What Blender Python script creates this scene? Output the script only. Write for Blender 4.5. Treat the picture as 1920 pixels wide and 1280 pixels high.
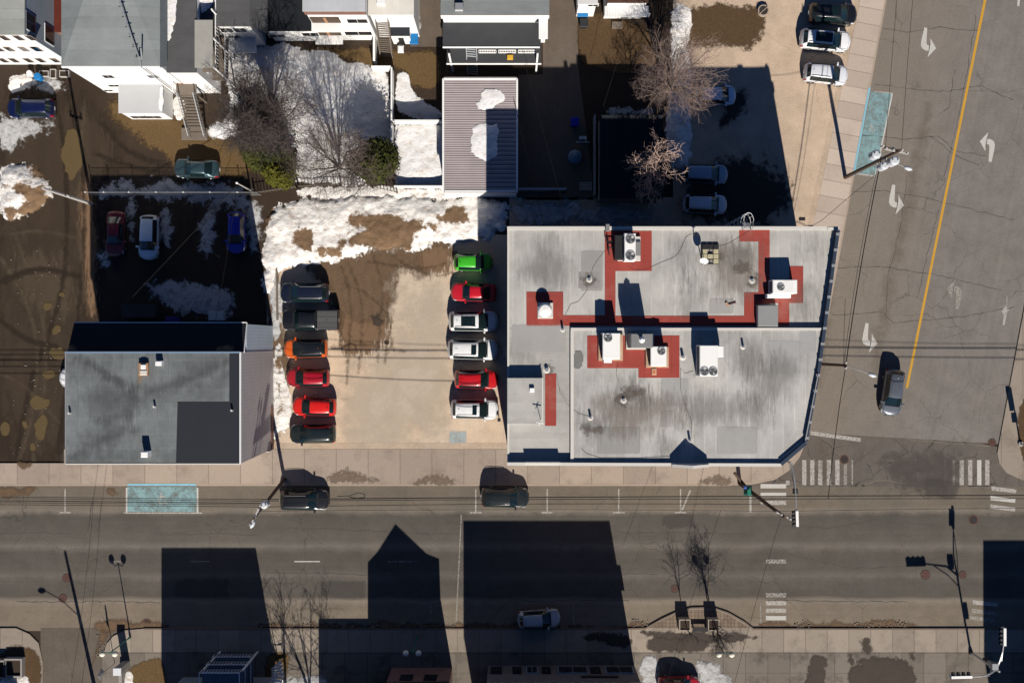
import bpy, bmesh, math, random
import numpy as np
from mathutils import Vector, Matrix
R = math.radians
random.seed(7)
scene = bpy.context.scene
for o in list(bpy.data.objects): bpy.data.objects.remove(o)

# ---------- camera, sky, sun, exposure ----------
S = 19.4          # photograph pixels per metre on the ground
HC = 98.0         # height of the drone
cam_d = bpy.data.cameras.new("camera"); cam = bpy.data.objects.new("camera", cam_d)
scene.collection.objects.link(cam); scene.camera = cam
cam.location = (0, 0, HC); cam.rotation_euler = (0, 0, 0)
cam_d.sensor_width = 36; cam_d.lens = 36 * (S * HC) / 1920
cam_d.clip_start = 1; cam_d.clip_end = 3000
EL, AZ = R(35.1), R(9.7)       # sun: 35 degrees up, a little east of south
world = bpy.data.worlds.new("World"); scene.world = world; world.use_nodes = True
wn = world.node_tree.nodes; wl = world.node_tree.links
sky = wn.new('ShaderNodeTexSky'); sky.sky_type = 'NISHITA'; sky.sun_disc = False
sky.sun_elevation = EL; sky.sun_rotation = math.pi - AZ
sky.air_density = 0.6; sky.dust_density = 0.0; sky.ozone_density = 10.0
wl.new(sky.outputs[0], wn['Background'].inputs[0]); wn['Background'].inputs[1].default_value = 0.05
sun_d = bpy.data.lights.new("sun", 'SUN'); sun = bpy.data.objects.new("sun", sun_d)
scene.collection.objects.link(sun)
sun_d.energy = 5.0; sun_d.angle = R(0.5); sun_d.color = (1.0, 0.93, 0.83)
sdir = Vector((math.sin(AZ) * math.cos(EL), -math.cos(AZ) * math.cos(EL), math.sin(EL)))
sun.rotation_euler = sdir.to_track_quat('Z', 'Y').to_euler(); sun.location = sdir * 200
scene.view_settings.view_transform = 'Standard'; scene.view_settings.look = 'None'
scene.view_settings.gamma = 1; scene.view_settings.exposure = 0.42
scene.render.engine = 'CYCLES'
scene.cycles.max_bounces = 5; scene.cycles.diffuse_bounces = 1; scene.cycles.transparent_max_bounces = 16
scene.render.resolution_x = 1024; scene.render.resolution_y = 682

# ---------- helpers ----------
COL = scene.collection
WL = {}                                            # world location of every object
def P(px, py, h=0.0):                              # photograph pixel + height -> point
    k = (1 - h / HC) / S
    return Vector(((px - 960) * k, (640 - py) * k, h))
def tag(o, label=None, cat=None, group=None, kind=None):
    if label: o['label'] = label
    if cat: o['category'] = cat
    if group: o['group'] = group
    if kind: o['kind'] = kind
    return o
def thing(name, loc, label, cat, group=None):
    o = bpy.data.objects.new(name, None); COL.objects.link(o); o.location = loc
    o.empty_display_size = .3
    WL[o.name] = Vector(loc); return tag(o, label, cat, group)
def copy_tree(o, parent=None):
    c = o.copy(); COL.objects.link(c); c.parent = parent
    for ch in list(o.children): copy_tree(ch, c)
    return c
class MB:
    def __init__(s): s.v = []; s.f = []; s.m = []
    def add(s, vs, fs, mi=0):
        n = len(s.v); s.v += [tuple(v) for v in vs]
        for f in fs: s.f.append(tuple(i + n for i in f)); s.m.append(mi)
        return s
    def box(s, x0, y0, z0, x1, y1, z1, mi=0):
        x0, x1 = sorted((x0, x1)); y0, y1 = sorted((y0, y1)); z0, z1 = sorted((z0, z1))
        return s.add([(x0,y0,z0),(x1,y0,z0),(x1,y1,z0),(x0,y1,z0),(x0,y0,z1),(x1,y0,z1),(x1,y1,z1),(x0,y1,z1)],
              [(3,2,1,0),(4,5,6,7),(0,1,5,4),(1,2,6,5),(2,3,7,6),(3,0,4,7)], mi)
    def cbox(s, x0, y0, z0, x1, y1, z1, c=.04, mi=0):   # box with chamfered top edges
        x0, x1 = sorted((x0, x1)); y0, y1 = sorted((y0, y1))
        vs = [(x0,y0,z0),(x1,y0,z0),(x1,y1,z0),(x0,y1,z0),(x0,y0,z1-c),(x1,y0,z1-c),(x1,y1,z1-c),(x0,y1,z1-c),
              (x0+c,y0+c,z1),(x1-c,y0+c,z1),(x1-c,y1-c,z1),(x0+c,y1-c,z1)]
        return s.add(vs, [(3,2,1,0),(8,9,10,11),(0,1,5,4),(1,2,6,5),(2,3,7,6),(3,0,4,7),(4,5,9,8),(5,6,10,9),(6,7,11,10),(7,4,8,11)], mi)
    def pbox(s, px0, py0, px1, py1, z0, z1, mi=0, c=0, h=None):   # plan given in pixels at height h (top)
        a = P(px0, py1, z1 if h is None else h); b = P(px1, py0, z1 if h is None else h)
        if c: return s.cbox(a.x, a.y, z0, b.x, b.y, z1, c, mi)
        return s.box(a.x, a.y, z0, b.x, b.y, z1, mi)
    def prism(s, pts, z0, z1, mi=0, mt=None):
        n = len(pts); A = sum(pts[i][0]*pts[(i+1)%n][1]-pts[(i+1)%n][0]*pts[i][1] for i in range(n))
        if A < 0: pts = pts[::-1]
        vs = [(p[0],p[1],z0) for p in pts] + [(p[0],p[1],z1) for p in pts]
        s.add(vs, [tuple(range(n-1,-1,-1))] + [(i,(i+1)%n,(i+1)%n+n,i+n) for i in range(n)], mi)
        return s.add(vs[n:], [tuple(range(n))], mi if mt is None else mt)
    def pprism(s, pts, z0, z1, mi=0, h=None, mt=None):
        return s.prism([P(x, y, z1 if h is None else h).xy for x, y in pts], z0, z1, mi, mt)
    def bar(s, p, q, w, h=None, mi=0):             # rectangular bar between two points
        p = Vector(p); q = Vector(q); d = (q-p); 
        if d.length < 1e-6: return s
        d.normalize(); up = Vector((0,0,1)) if abs(d.z) < .95 else Vector((0,1,0))
        a = d.cross(up).normalized()*w/2; b = a.cross(d).normalized()*(h or w)/2
        vs = [p-a-b,p+a-b,p+a+b,p-a+b,q-a-b,q+a-b,q+a+b,q-a+b]
        return s.add(vs, [(3,2,1,0),(4,5,6,7),(0,1,5,4),(1,2,6,5),(2,3,7,6),(3,0,4,7)], mi)
    def tube(s, pts, rs, n=6, mi=0, cap=True):
        pts = [Vector(p) for p in pts]
        if not isinstance(rs, (list, tuple)): rs = [rs]*len(pts)
        vs = []; fs = []; prev = None
        for i, p in enumerate(pts):
            d = (pts[min(i+1,len(pts)-1)]-pts[max(i-1,0)])
            if d.length < 1e-7: d = Vector((0,0,1))
            d.normalize()
            a = prev - d*prev.dot(d) if prev is not None else (d.cross(Vector((0,0,1))) if abs(d.z)<.95 else d.cross(Vector((1,0,0))))
            if a.length < 1e-6: a = d.orthogonal()
            a.normalize(); prev = a; b = d.cross(a)
            for k in range(n):
                t = 2*math.pi*k/n; vs.append(p + (a*math.cos(t)+b*math.sin(t))*rs[i])
        for i in range(len(pts)-1):
            for k in range(n): fs.append((i*n+k, i*n+(k+1)%n, (i+1)*n+(k+1)%n, (i+1)*n+k))
        if cap: fs.append(tuple(range(n-1,-1,-1))); fs.append(tuple(range((len(pts)-1)*n, len(pts)*n)))
        return s.add(vs, fs, mi)
    def cyl(s, c, r, z0, z1, n=20, r1=None, mi=0):
        return s.tube([(c[0],c[1],z0),(c[0],c[1],z1)], [r, r if r1 is None else r1], n, mi)
    def ball(s, c, r, nz=6, n=12, sz=1, mi=0):
        pts = [(c[0],c[1],c[2]-r*sz*math.cos(math.pi*(i+.02)/(nz+.04))) for i in range(nz+1)]
        rs = [max(r*math.sin(math.pi*(i+.02)/(nz+.04)), .001) for i in range(nz+1)]
        return s.tube(pts, rs, n, mi)
    def build(s, name, mats, parent=None, smooth=False, recalc=False, origin=None):
        if not isinstance(mats, (list, tuple)): mats = [mats]
        off = Vector((0,0,0))
        if parent is not None: off = WL.get(parent.name, Vector((0,0,0)))
        elif origin is not None: off = Vector(origin)
        me = bpy.data.meshes.new(name)
        me.from_pydata([(v[0]-off.x, v[1]-off.y, v[2]-off.z) for v in s.v], [], s.f)
        for m in mats: me.materials.append(m)
        me.polygons.foreach_set('material_index', s.m)
        if smooth: me.polygons.foreach_set('use_smooth', [True]*len(s.f))
        if recalc:
            bm = bmesh.new(); bm.from_mesh(me); bmesh.ops.recalc_face_normals(bm, faces=bm.faces); bm.to_mesh(me); bm.free()
        me.update()
        o = bpy.data.objects.new(name, me); COL.objects.link(o)
        if parent is not None: o.parent = parent; WL[o.name] = off.copy()
        else: o.location = off; WL[o.name] = off.copy()
        return o

# ---------- materials ----------
class NT:
    def __init__(s, name):
        s.m = bpy.data.materials.new(name); s.m.use_nodes = True
        s.n = s.m.node_tree.nodes; s.l = s.m.node_tree.links; s.b = s.n['Principled BSDF']
        s.tc = s.n.new('ShaderNodeTexCoord').outputs['Object']
    def node(s, t, ins=None, **kw):
        n = s.n.new(t)
        for k, v in kw.items(): setattr(n, k, v)
        for k, v in (ins or {}).items():
            if hasattr(v, 'links') or isinstance(v, bpy.types.NodeSocket): s.l.new(v, n.inputs[k])
            else: n.inputs[k].default_value = v
        return n
    def math(s, op, a, b=0.0, c=None, clamp=False):
        n = s.n.new('ShaderNodeMath'); n.operation = op; n.use_clamp = clamp
        for i, v in enumerate((a, b) if c is None else (a, b, c)):
            if isinstance(v, bpy.types.NodeSocket): s.l.new(v, n.inputs[i])
            else: n.inputs[i].default_value = v
        return n.outputs[0]
    def noise(s, scale, detail=4, rough=.6, vec=None, dist=0):
        return s.node('ShaderNodeTexNoise', {'Vector': vec or s.tc, 'Scale': scale, 'Detail': detail, 'Roughness': rough, 'Distortion': dist}).outputs[0]
    def ramp(s, fac, stops, interp='LINEAR'):
        n = s.n.new('ShaderNodeValToRGB'); n.color_ramp.interpolation = interp
        e = n.color_ramp.elements
        while len(e) < len(stops): e.new(.5)
        for i, (p, c) in enumerate(stops):
            e[i].position = p; e[i].color = (*c, 1) if isinstance(c, tuple) else (c, c, c, 1)
        s.l.new(fac, n.inputs[0]); return n.outputs[0]
    def mix(s, fac, a, b, mode='MIX'):
        n = s.n.new('ShaderNodeMix'); n.data_type = 'RGBA'; n.blend_type = mode
        for i, v in ((0, fac), (6, a), (7, b)):
            if isinstance(v, bpy.types.NodeSocket): s.l.new(v, n.inputs[i])
            elif i == 0: n.inputs[0].default_value = v
            else: n.inputs[i].default_value = (*v, 1) if isinstance(v, tuple) else (v, v, v, 1)
        return n.outputs[2]
    def mapv(s, scale=(1,1,1), rot=(0,0,0), loc=(0,0,0), vec=None):
        return s.node('ShaderNodeMapping', {'Vector': vec or s.tc, 'Scale': scale, 'Rotation': rot, 'Location': loc}).outputs[0]
    def xyz(s, vec=None):
        n = s.node('ShaderNodeSeparateXYZ', {0: vec or s.tc}); return n.outputs
    def line(s, coord, period, width, off=0.0):        # 1 on thin lines every `period`
        f = s.math('FRACT', s.math('DIVIDE', s.math('ADD', coord, off), period))
        return s.math('LESS_THAN', s.math('ABSOLUTE', s.math('SUBTRACT', f, .5)), width/period/2)
    def bump(s, h, strength=.3, dist=.05):
        n = s.node('ShaderNodeBump', {'Height': h, 'Strength': strength, 'Distance': dist}); s.l.new(n.outputs[0], s.b.inputs['Normal'])
    def done(s, col=None, rough=.9, metal=0, coat=0, spec=.3, alpha=None):
        if col is not None:
            if isinstance(col, bpy.types.NodeSocket): s.l.new(col, s.b.inputs['Base Color'])
            else: s.b.inputs['Base Color'].default_value = (*col, 1)
        if isinstance(rough, bpy.types.NodeSocket): s.l.new(rough, s.b.inputs['Roughness'])
        else: s.b.inputs['Roughness'].default_value = rough
        s.b.inputs['Metallic'].default_value = metal; s.b.inputs['Coat Weight'].default_value = coat
        s.b.inputs['Coat Roughness'].default_value = .04
        s.b.inputs['Specular IOR Level'].default_value = spec
        if alpha is not None: s.l.new(alpha, s.b.inputs['Alpha'])
        return s.m
def sc(c, k): return tuple(max(0, min(1, x*k)) for x in c)
def basic(name, c, rough=.7, var=.25, scale=1.5, fine=12, metal=0, spec=.3, bump=0, coat=0):
    n = NT(name)
    col = n.mix(n.noise(scale, 5, .65), sc(c, 1-var), sc(c, 1+var))
    col = n.mix(n.math('MULTIPLY', n.noise(fine, 3), .5), col, sc(c, 1-var))
    if bump: n.bump(n.noise(fine, 4), bump, .03)
    return n.done(col, rough, metal, coat, spec)
def patch_alpha(n, k=.5, scale=2.2, hard=(.42,.58), vec=None):
    a = n.node('ShaderNodeAttribute', attribute_name='a').outputs['Fac']
    v = n.math('ADD', a, n.math('MULTIPLY', n.math('SUBTRACT', n.noise(scale, 7, .7, vec=vec), .5), k*2))
    return n.ramp(v, [(hard[0], 0.0), (hard[1], 1.0)])
def asphalt(name, c, streak_rot=0, streak=.25, bands=None, crack=.5, dust=(.2,.16,.12), dusty=.3, crackscale=.16, streakscale=2.2):
    n = NT(name)
    rv = n.mapv(rot=(0,0,streak_rot))
    sv = n.mapv(scale=(streakscale, .03, 1), vec=rv)
    s1 = n.noise(1.0, 4, .6, vec=sv)
    col = n.mix(s1, sc(c, 1-streak), sc(c, 1+streak))
    big = n.ramp(n.noise(.09, 6, .65), [(.42, 0.0), (.7, 1.0)])
    col = n.mix(n.math('MULTIPLY', big, dusty), col, dust)
    blot = n.ramp(n.noise(.5, 8, .7), [(.3, 0.82), (.7, 1.12)])
    col = n.mix(1.0, col, blot, 'MULTIPLY')
    if bands: col = bands(n, col)
    gr = n.ramp(n.noise(9, 6, .9), [(.3, 0.62), (.7, 1.36)])
    col = n.mix(1.0, col, gr, 'MULTIPLY')
    dv = n.node('ShaderNodeVectorMath', {0: n.tc, 1: n.node('ShaderNodeTexNoise', {'Vector': n.tc, 'Scale': .7, 'Detail': 6}).outputs['Color']}, operation='ADD').outputs[0]
    vo = n.node('ShaderNodeTexVoronoi', {'Vector': dv, 'Scale': crackscale}, feature='DISTANCE_TO_EDGE').outputs[0]
    ck = n.math('MULTIPLY', n.math('LESS_THAN', vo, .0045*crackscale/.16), n.ramp(n.noise(.13, 3), [(.45, 0.0), (.55, 1.0)]))
    col = n.mix(n.math('MULTIPLY', ck, crack), col, sc(c, .35))
    n.bump(n.noise(30, 3), .25, .02)
    return n.done(col, .93, spec=.2)
def slabs(name, c, axis=0, period=3.05, rot=0, crossp=None, stain=.5):
    n = NT(name); rv = n.mapv(rot=(0,0,rot)) if rot else n.tc
    o = n.xyz(rv)
    wob = n.math('MULTIPLY', n.noise(1.2, 3), .05)
    ln = n.line(n.math('ADD', o[axis], wob), period, .07)
    if crossp: ln = n.math('MAXIMUM', ln, n.line(n.math('ADD', o[1-axis], wob), crossp[0], .05, crossp[1]))
    cell = n.node('ShaderNodeTexWhiteNoise', {'W': n.math('FLOOR', n.math('ADD', n.math('DIVIDE', o[axis], period), .5))}, noise_dimensions='1D').outputs[0]
    col = n.mix(cell, sc(c, .88), sc(c, 1.1))
    col = n.mix(n.math('MULTIPLY', n.ramp(n.noise(.45, 7, .7), [(.5, 0.0), (.68, 1.0)]), stain), col, sc(c, .5))
    col = n.mix(1.0, col, n.ramp(n.noise(14, 4, .75), [(.3, 0.82), (.7, 1.12)]), 'MULTIPLY')
    col = n.mix(n.math('MULTIPLY', ln, .6), col, sc(c, .35))
    n.bump(n.noise(20, 3), .2, .02)
    return n.done(col, .92, spec=.2)
# ---------- ground, roads, pavements ----------
AVR = R(10.6)                                   # the avenue leans this much to the east
def lane_bands(n, col):
    y = n.xyz()[1]
    t = n.node('ShaderNodeMapRange', {'Value': n.math('ADD', y, n.math('MULTIPLY', n.noise(.25, 4), .8)), 'From Min': -28.0, 'From Max': -13.6}).outputs[0]
    k = n.ramp(t, [(0, 1.6), (.2, 1.5), (.235, 1.75), (.265, .82), (.36, .88), (.40, 1.15), (.44, .88), (.55, .82), (.60, 1.3), (.64, .95), (.80, .80), (.835, 1.55), (.87, 1.3), (1, 1.25)])
    w = n.ramp(t, [(.2, (1.08,1.0,.9)), (.3, (1,1,1.0)), (.8, (1,1,1)), (.86, (1.06,1,.92))])
    return n.mix(1.0, n.mix(1.0, col, k, 'MULTIPLY'), w, 'MULTIPLY')
def side_mud(n, col):                              # brown silt along the avenue's west gutter
    u = n.xyz(n.mapv(rot=(0,0,AVR)))[0]
    uu = n.math('ADD', u, n.math('MULTIPLY', n.math('SUBTRACT', n.noise(.12, 6, .7), .5), 9))
    t = n.node('ShaderNodeMapRange', {'Value': uu, 'From Min': 31.0, 'From Max': 40.0}).outputs[0]
    return n.mix(n.ramp(t, [(0, .6), (1, 0.0)]), col, (.20, .165, .13))
m_dirt = basic('wet dirt', (.040,.025,.015), .8, .55, .22, 3, bump=.4)
m_street = asphalt('street asphalt', (.104,.094,.082), R(90), .16, lane_bands, .35, (.15,.12,.09), .25)
m_avenue = asphalt('avenue asphalt', (.180,.164,.149), AVR, .16, side_mud, .45, (.15,.13,.11), .35, crackscale=.2)
m_lot = asphalt('dusty parking asphalt', (.57,.435,.315), R(90), .08, None, .45, (.50,.43,.35), .9, crackscale=.12)
m_lot2 = asphalt('tan parking asphalt', (.50,.385,.285), AVR, .05, None, .3, (.36,.28,.21), .6, crackscale=.1)
m_alley = asphalt('old alley asphalt', (.13,.105,.085), 0, .15, None, .4, (.09,.06,.04), .5)
m_walk = slabs('concrete sidewalk', (.345,.28,.228), 0, 3.08, 0, (60, 1.5))
m_walk_s = slabs('grey concrete sidewalk', (.29,.245,.20), 0, 2.1, 0, None, .55)
m_walk_a = slabs('avenue sidewalk', (.46,.38,.315), 1, 1.55, AVR, None, .25)
m_pave = slabs('grey paving', (.18,.155,.13), 0, 2.15, 0, (1.9, .6), 1.0)
m_kerb = basic('kerb concrete', (.36,.29,.23), .9, .2, 1, 10)
m_blue_kerb = basic('blue painted kerb', (.22,.45,.55), .8, .25, 2, 10)
def patch_mat(name, c, c2=None, rough=.9, k=.5, scale=2.2, hard=(.42,.58), nscale=1.5, bump=.3, spec=.2, var=.3, streak=None, amax=1.0):
    n = NT(name)
    vec = n.mapv(scale=streak) if streak else None
    col = n.mix(n.noise(nscale, 6, .7, vec=vec), sc(c, 1-var), sc(c, 1+var))
    if c2:
        d = n.node('ShaderNodeAttribute', attribute_name='d').outputs['Fac']
        v = n.math('ADD', d, n.math('MULTIPLY', n.math('SUBTRACT', n.noise(1.1, 9, .78), .5), 2.3))
        col = n.mix(n.ramp(v, [(.38, 0.0), (.6, 1.0)]), col, n.mix(n.noise(3, 5), sc(c2, .6), sc(c2, 1.4)))
        speck = n.ramp(n.noise(1.5, 12, .85, vec=n.mapv(scale=(.7,1.5,1))), [(.49, 0.0), (.64, .85)])
        col = n.mix(speck, col, sc(c2, 1.6))
    n.bump(n.noise(nscale*4, 6), bump, .08)
    return n.done(col, rough, spec=spec, alpha=n.math('MULTIPLY', patch_alpha(n, k, scale, hard, vec), amax))
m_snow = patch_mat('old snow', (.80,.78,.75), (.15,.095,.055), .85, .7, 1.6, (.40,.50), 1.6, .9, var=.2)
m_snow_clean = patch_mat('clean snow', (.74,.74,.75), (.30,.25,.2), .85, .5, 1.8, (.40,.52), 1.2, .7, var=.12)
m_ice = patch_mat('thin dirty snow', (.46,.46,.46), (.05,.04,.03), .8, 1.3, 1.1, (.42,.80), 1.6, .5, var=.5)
m_mud = patch_mat('brown mud', (.125,.080,.048), None, .75, .9, .9, (.25,.8), 1.1, .6, var=.45, streak=(1.4,.7,1))
m_mud_streak = patch_mat('smeared mud', (.17,.105,.062), None, .85, .9, 1.6, (.40,.75), 2.4, .4, var=.4, streak=(3,.5,1))
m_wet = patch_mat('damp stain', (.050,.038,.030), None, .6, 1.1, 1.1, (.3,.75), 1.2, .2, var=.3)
m_grass = patch_mat('dry winter grass', (.125,.078,.034), None, .95, .6, 2.5, (.35,.65), 5, .8, var=.55)
m_grass_d = patch_mat('brown bare lawn', (.085,.052,.026), None, .95, .6, 2.5, (.35,.65), 3, .8, var=.5)
m_puddle = patch_mat('muddy water', (.105,.075,.035), None, .12, .12, 1.2, (.40,.55), .5, 0, spec=.5, var=.06)
m_gravel = patch_mat('grey grit', (.13,.10,.075), None, .95, .8, 2.5, (.35,.65), 4, .8, var=.5)
m_dust = patch_mat('pale dust', (.53,.45,.36), None, .95, .9, .5, (.2,1.1), 1.2, .1, var=.12, amax=.75)

def vnoise(x, y, seed):
    xi = np.floor(x).astype(np.int64); yi = np.floor(y).astype(np.int64); xf = x-xi; yf = y-yi
    def h(a, b):
        n = (a*374761393 + b*668265263 + seed*974711) & 0x7fffffff
        n = ((n ^ (n >> 13)) * 1274126177) & 0x7fffffff
        return ((n ^ (n >> 16)) & 0xffff)/65535.0
    u = xf*xf*(3-2*xf); v = yf*yf*(3-2*yf)
    return (h(xi,yi)*(1-u)+h(xi+1,yi)*u)*(1-v) + (h(xi,yi+1)*(1-u)+h(xi+1,yi+1)*u)*v
def fbm(x, y, seed, o=4):
    s = 0; a = .5; t = 0
    for i in range(o): s = s + a*vnoise(x*2**i, y*2**i, seed+i*17); t += a; a *= .55
    return s/t
def sdf(X, Y, poly):
    d = np.full(X.shape, 1e9); ins = np.zeros(X.shape, bool); n = len(poly)
    for i in range(n):
        ax, ay = poly[i]; bx, by = poly[(i+1) % n]; ex, ey = bx-ax, by-ay
        t = np.clip(((X-ax)*ex+(Y-ay)*ey)/(ex*ex+ey*ey+1e-9), 0, 1)
        d = np.minimum(d, (X-ax-t*ex)**2+(Y-ay-t*ey)**2)
        c = ((ay <= Y) & (by > Y)) | ((by <= Y) & (ay > Y))
        with np.errstate(divide='ignore', invalid='ignore'):
            ins ^= c & (X < ax + (Y-ay)/(ey if ey else 1e-9)*ex)
    return np.where(ins, np.sqrt(d), -np.sqrt(d))
PSEED = [0]; ZL = [0]
def patch(name, pts, mat, z=.012, res=.25, edge=.5, amp=.5, nsc=.5, height=0, dirt=None, h=0, parent=None, kind='structure', label=None, cat=None, lump=.5, rounded=True):
    PSEED[0] += 1; sd = PSEED[0]*131
    ZL[0] = (ZL[0]+1) % 12; z = z + ZL[0]*.0011
    w = [P(x, y, h).xy for x, y in pts]
    for _ in range(2 if rounded else 0):
        w = [q for i in range(len(w)) for q in (w[i]*.75+w[(i+1) % len(w)]*.25, w[i]*.25+w[(i+1) % len(w)]*.75)]
    xs = [p[0] for p in w]; ys = [p[1] for p in w]; m = edge+amp
    gx = np.arange(min(xs)-m, max(xs)+m+res, res); gy = np.arange(min(ys)-m, max(ys)+m+res, res)
    X, Y = np.meshgrid(gx, gy, indexing='ij')
    d = sdf(X, Y, w) + amp*2*(fbm(X*nsc, Y*nsc, sd)-.5) + amp*.6*(fbm(X*nsc*4, Y*nsc*4, sd+5)-.5)
    a = np.clip(d/edge*.5+.5, 0, 1)
    D = np.zeros(X.shape)
    for q in (dirt or []):
        D = np.maximum(D, np.clip((sdf(X, Y, [P(x,y,h).xy for x,y in q]) + 2.2*(fbm(X*.6, Y*.6, sd+9, 5)-.5))/1.3+.5, 0, 1))
    Z = np.full(X.shape, z+h)
    if height:
        Z = z+h + height*np.sqrt(np.clip(d/1.5, 0, 1))*(1-lump+lump*2*fbm(X*.9, Y*.9, sd+3, 5)) + np.clip(d/.4,0,1)*height*.12*(fbm(X*4, Y*4, sd+4)-.5)
    keep = (a[:-1,:-1] > 0) | (a[1:,:-1] > 0) | (a[1:,1:] > 0) | (a[:-1,1:] > 0)
    ny = len(gy); idx = np.arange(X.size).reshape(X.shape)
    I, J = np.nonzero(keep)
    F = np.stack([idx[I,J], idx[I+1,J], idx[I+1,J+1], idx[I,J+1]], 1)
    used = np.unique(F); rm = np.full(X.size, -1); rm[used] = np.arange(len(used)); F = rm[F]
    off = WL[parent.name] if parent is not None else Vector((float(np.mean(xs)), float(np.mean(ys)), h))
    V = np.stack([X.ravel()[used]-off.x, Y.ravel()[used]-off.y, Z.ravel()[used]-off.z], 1)
    me = bpy.data.meshes.new(name)
    me.vertices.add(len(V)); me.vertices.foreach_set('co', V.ravel().astype(np.float32))
    me.loops.add(F.size); me.loops.foreach_set('vertex_index', F.ravel().astype(np.int32))
    me.polygons.add(len(F)); me.polygons.foreach_set('loop_start', np.arange(0, F.size, 4, dtype=np.int32))
    me.update(calc_edges=True)
    me.polygons.foreach_set('use_smooth', [True]*len(F))
    me.attributes.new('a', 'FLOAT', 'POINT').data.foreach_set('value', a.ravel()[used].astype(np.float32))
    me.attributes.new('d', 'FLOAT', 'POINT').data.foreach_set('value', D.ravel()[used].astype(np.float32))
    me.materials.append(mat)
    o = bpy.data.objects.new(name, me); COL.objects.link(o)
    if parent is not None: o.parent = parent
    else: o.location = off; tag(o, label, cat, None, kind)
    WL[o.name] = off.copy()
    return o
def st(o, label=None, cat=None): return tag(o, label, cat, None, 'structure')
def flat(name, pts, z, mat, parent=None, h=0):
    m = MB(); w = [P(x, y, h) for x, y in pts]
    A = sum(w[i].x*w[(i+1)%len(w)].y-w[(i+1)%len(w)].x*w[i].y for i in range(len(w)))
    if A < 0: w = w[::-1]
    m.add([(p.x, p.y, z+h) for p in w], [tuple(range(len(w)))])
    return m.build(name, mat, parent)
g = MB(); g.add([(-900,-900,0),(900,-900,0),(900,900,0),(-900,900,0)], [(0,1,2,3)]); st(g.build('ground', m_dirt), 'dark wet earth under the whole block', 'ground')
street = flat('street', [(-6000,905),(8000,905),(8000,1182),(-6000,1182)], .004, m_street); st(street, 'wide asphalt street running along the sidewalk', 'street')
def kx(y): return 1660-.184*y
avenue = flat('avenue', [(kx(-4000),-4000),(1870+.184*4850,-4000),(1870+.184*30,820),(1870+5,832),(kx(810),810)], .008, m_avenue); st(avenue, 'broad grey avenue with a yellow centre line', 'avenue')
st(flat('crossing', [(1370,905),(1415,903),(1452,895),(1478,878),(1497,854),(1508,830),(1511,806),(1700,800),(1872,838),(1876,866),(1888,884),(1925,905),(1925,912),(1370,912)], .0065, asphalt('crossing asphalt', (.115,.100,.088), AVR, .12, None, .9, (.15,.12,.095), .3, crackscale=.3)), 'patched grey asphalt of the crossing', 'road')
flatd = flat('side_street', [(76,1176),(270,1176),(195,1215),(180,2600),(80,2600)], .006, asphalt('side street asphalt', (.125,.105,.085), 0, .12, None, .4, (.08,.065,.05), .5)); st(flatd, 'narrow side street opening at the lower left', 'street')
lotw = flat('parking_lot', [(500,440),(953,440),(953,842),(500,842)], .004, m_lot); st(lotw, 'tan dusty parking lot between two rows of cars', 'parking lot')
lote = flat('rear_parking_lot', [(1262,-900),(1795,-900),(1614,0),(1525,425),(1500,455),(955,455),(955,370),(1262,370)], .004, m_lot2); st(lote, 'tan parking lot behind the corner building', 'parking lot')
st(flat('alley', [(1020,-600),(1080,-600),(1084,125),(1110,330),(1112,375),(972,375),(972,140),(1018,140)], .004, m_alley), 'narrow asphalt alley beside the ribbed roof', 'alley')
st(flat('driveway', [(770,-600),(828,-600),(828,88),(770,88)], .004, m_alley), 'short driveway beside the grey house', 'driveway')
corner = [(1513,800),(1508,830),(1497,856),(1478,880),(1452,897),(1415,905),(1370,908)]
ekerb = [(kx(-4000),-4000),(kx(0),0),(1577,452),(1533,690)] + corner
walk = MB(); walk.pprism([(-6000,868),(120,868),(120,842),(1398,842),(1430,822)]+corner+[(-6000,908)], -.1, .12)
sw = walk.build('sidewalk', m_walk); st(sw, 'tan concrete sidewalk on the north side of the street', 'sidewalk')
walk = MB(); walk.pprism([(kx(-4000)-48,-4000),(1613,0),(1525,422),(1497,452),(1464,684),(1442,806),(1430,822),(1513,800),(1533,690),(1577,452),(kx(0),0),(kx(-4000),-4000)], -.1, .118)
st(walk.build('sidewalk', m_walk_a), 'concrete sidewalk beside the avenue', 'sidewalk')
bump_out = [(1175,1178),(1210,1177),(1240,1160),(1270,1146),(1296,1139),(1335,1138),(1365,1148),(1395,1165),(1412,1178)]
walk = MB(); walk.pprism([(195,1222),(200,1206),(212,1192),(235,1181),(270,1178)]+bump_out+[(8000,1178),(8000,1222)], -.1, .12)
st(walk.build('sidewalk', m_walk_s), 'grey slab sidewalk on the south side of the street', 'sidewalk')
walk = MB(); walk.pprism([(-6000,1176),(30,1177),(55,1188),(72,1205),(80,1240),(83,3000),(-6000,3000)], -.1, .12)
st(walk.build('sidewalk', m_walk_s), 'sidewalk corner at the lower left', 'sidewalk')
walk = MB(); walk.pprism([(192,1222.3),(8000,1222.3),(8000,3600),(178,3600)], -.1, .112)
st(walk.build('pavement', m_pave), 'cracked grey paving in front of the southern buildings', 'pavement')
walk = MB(); walk.pprism([(2740,-4000),(1926,550),(1898,700),(1870,850),(1874,868),(1888,886),(1925,903),(8000,908),(8000,-4000)], -.1, .12)
st(walk.build('sidewalk', m_walk_s), 'sidewalk corner on the east side of the avenue', 'sidewalk')
def strip(pts, w, z0, z1, mat, name, label):
    m = MB(); pp = [P(x, y).xy for x, y in pts]
    for i in range(len(pp)-1):
        a, b = Vector(pp[i]), Vector(pp[i+1]); d = (b-a).normalized(); nrm = Vector((-d.y, d.x))*w/2
        m.prism([a-nrm, b-nrm, b+nrm, a+nrm], z0, z1)
    return st(m.build(name, mat), label, 'kerb')
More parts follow.
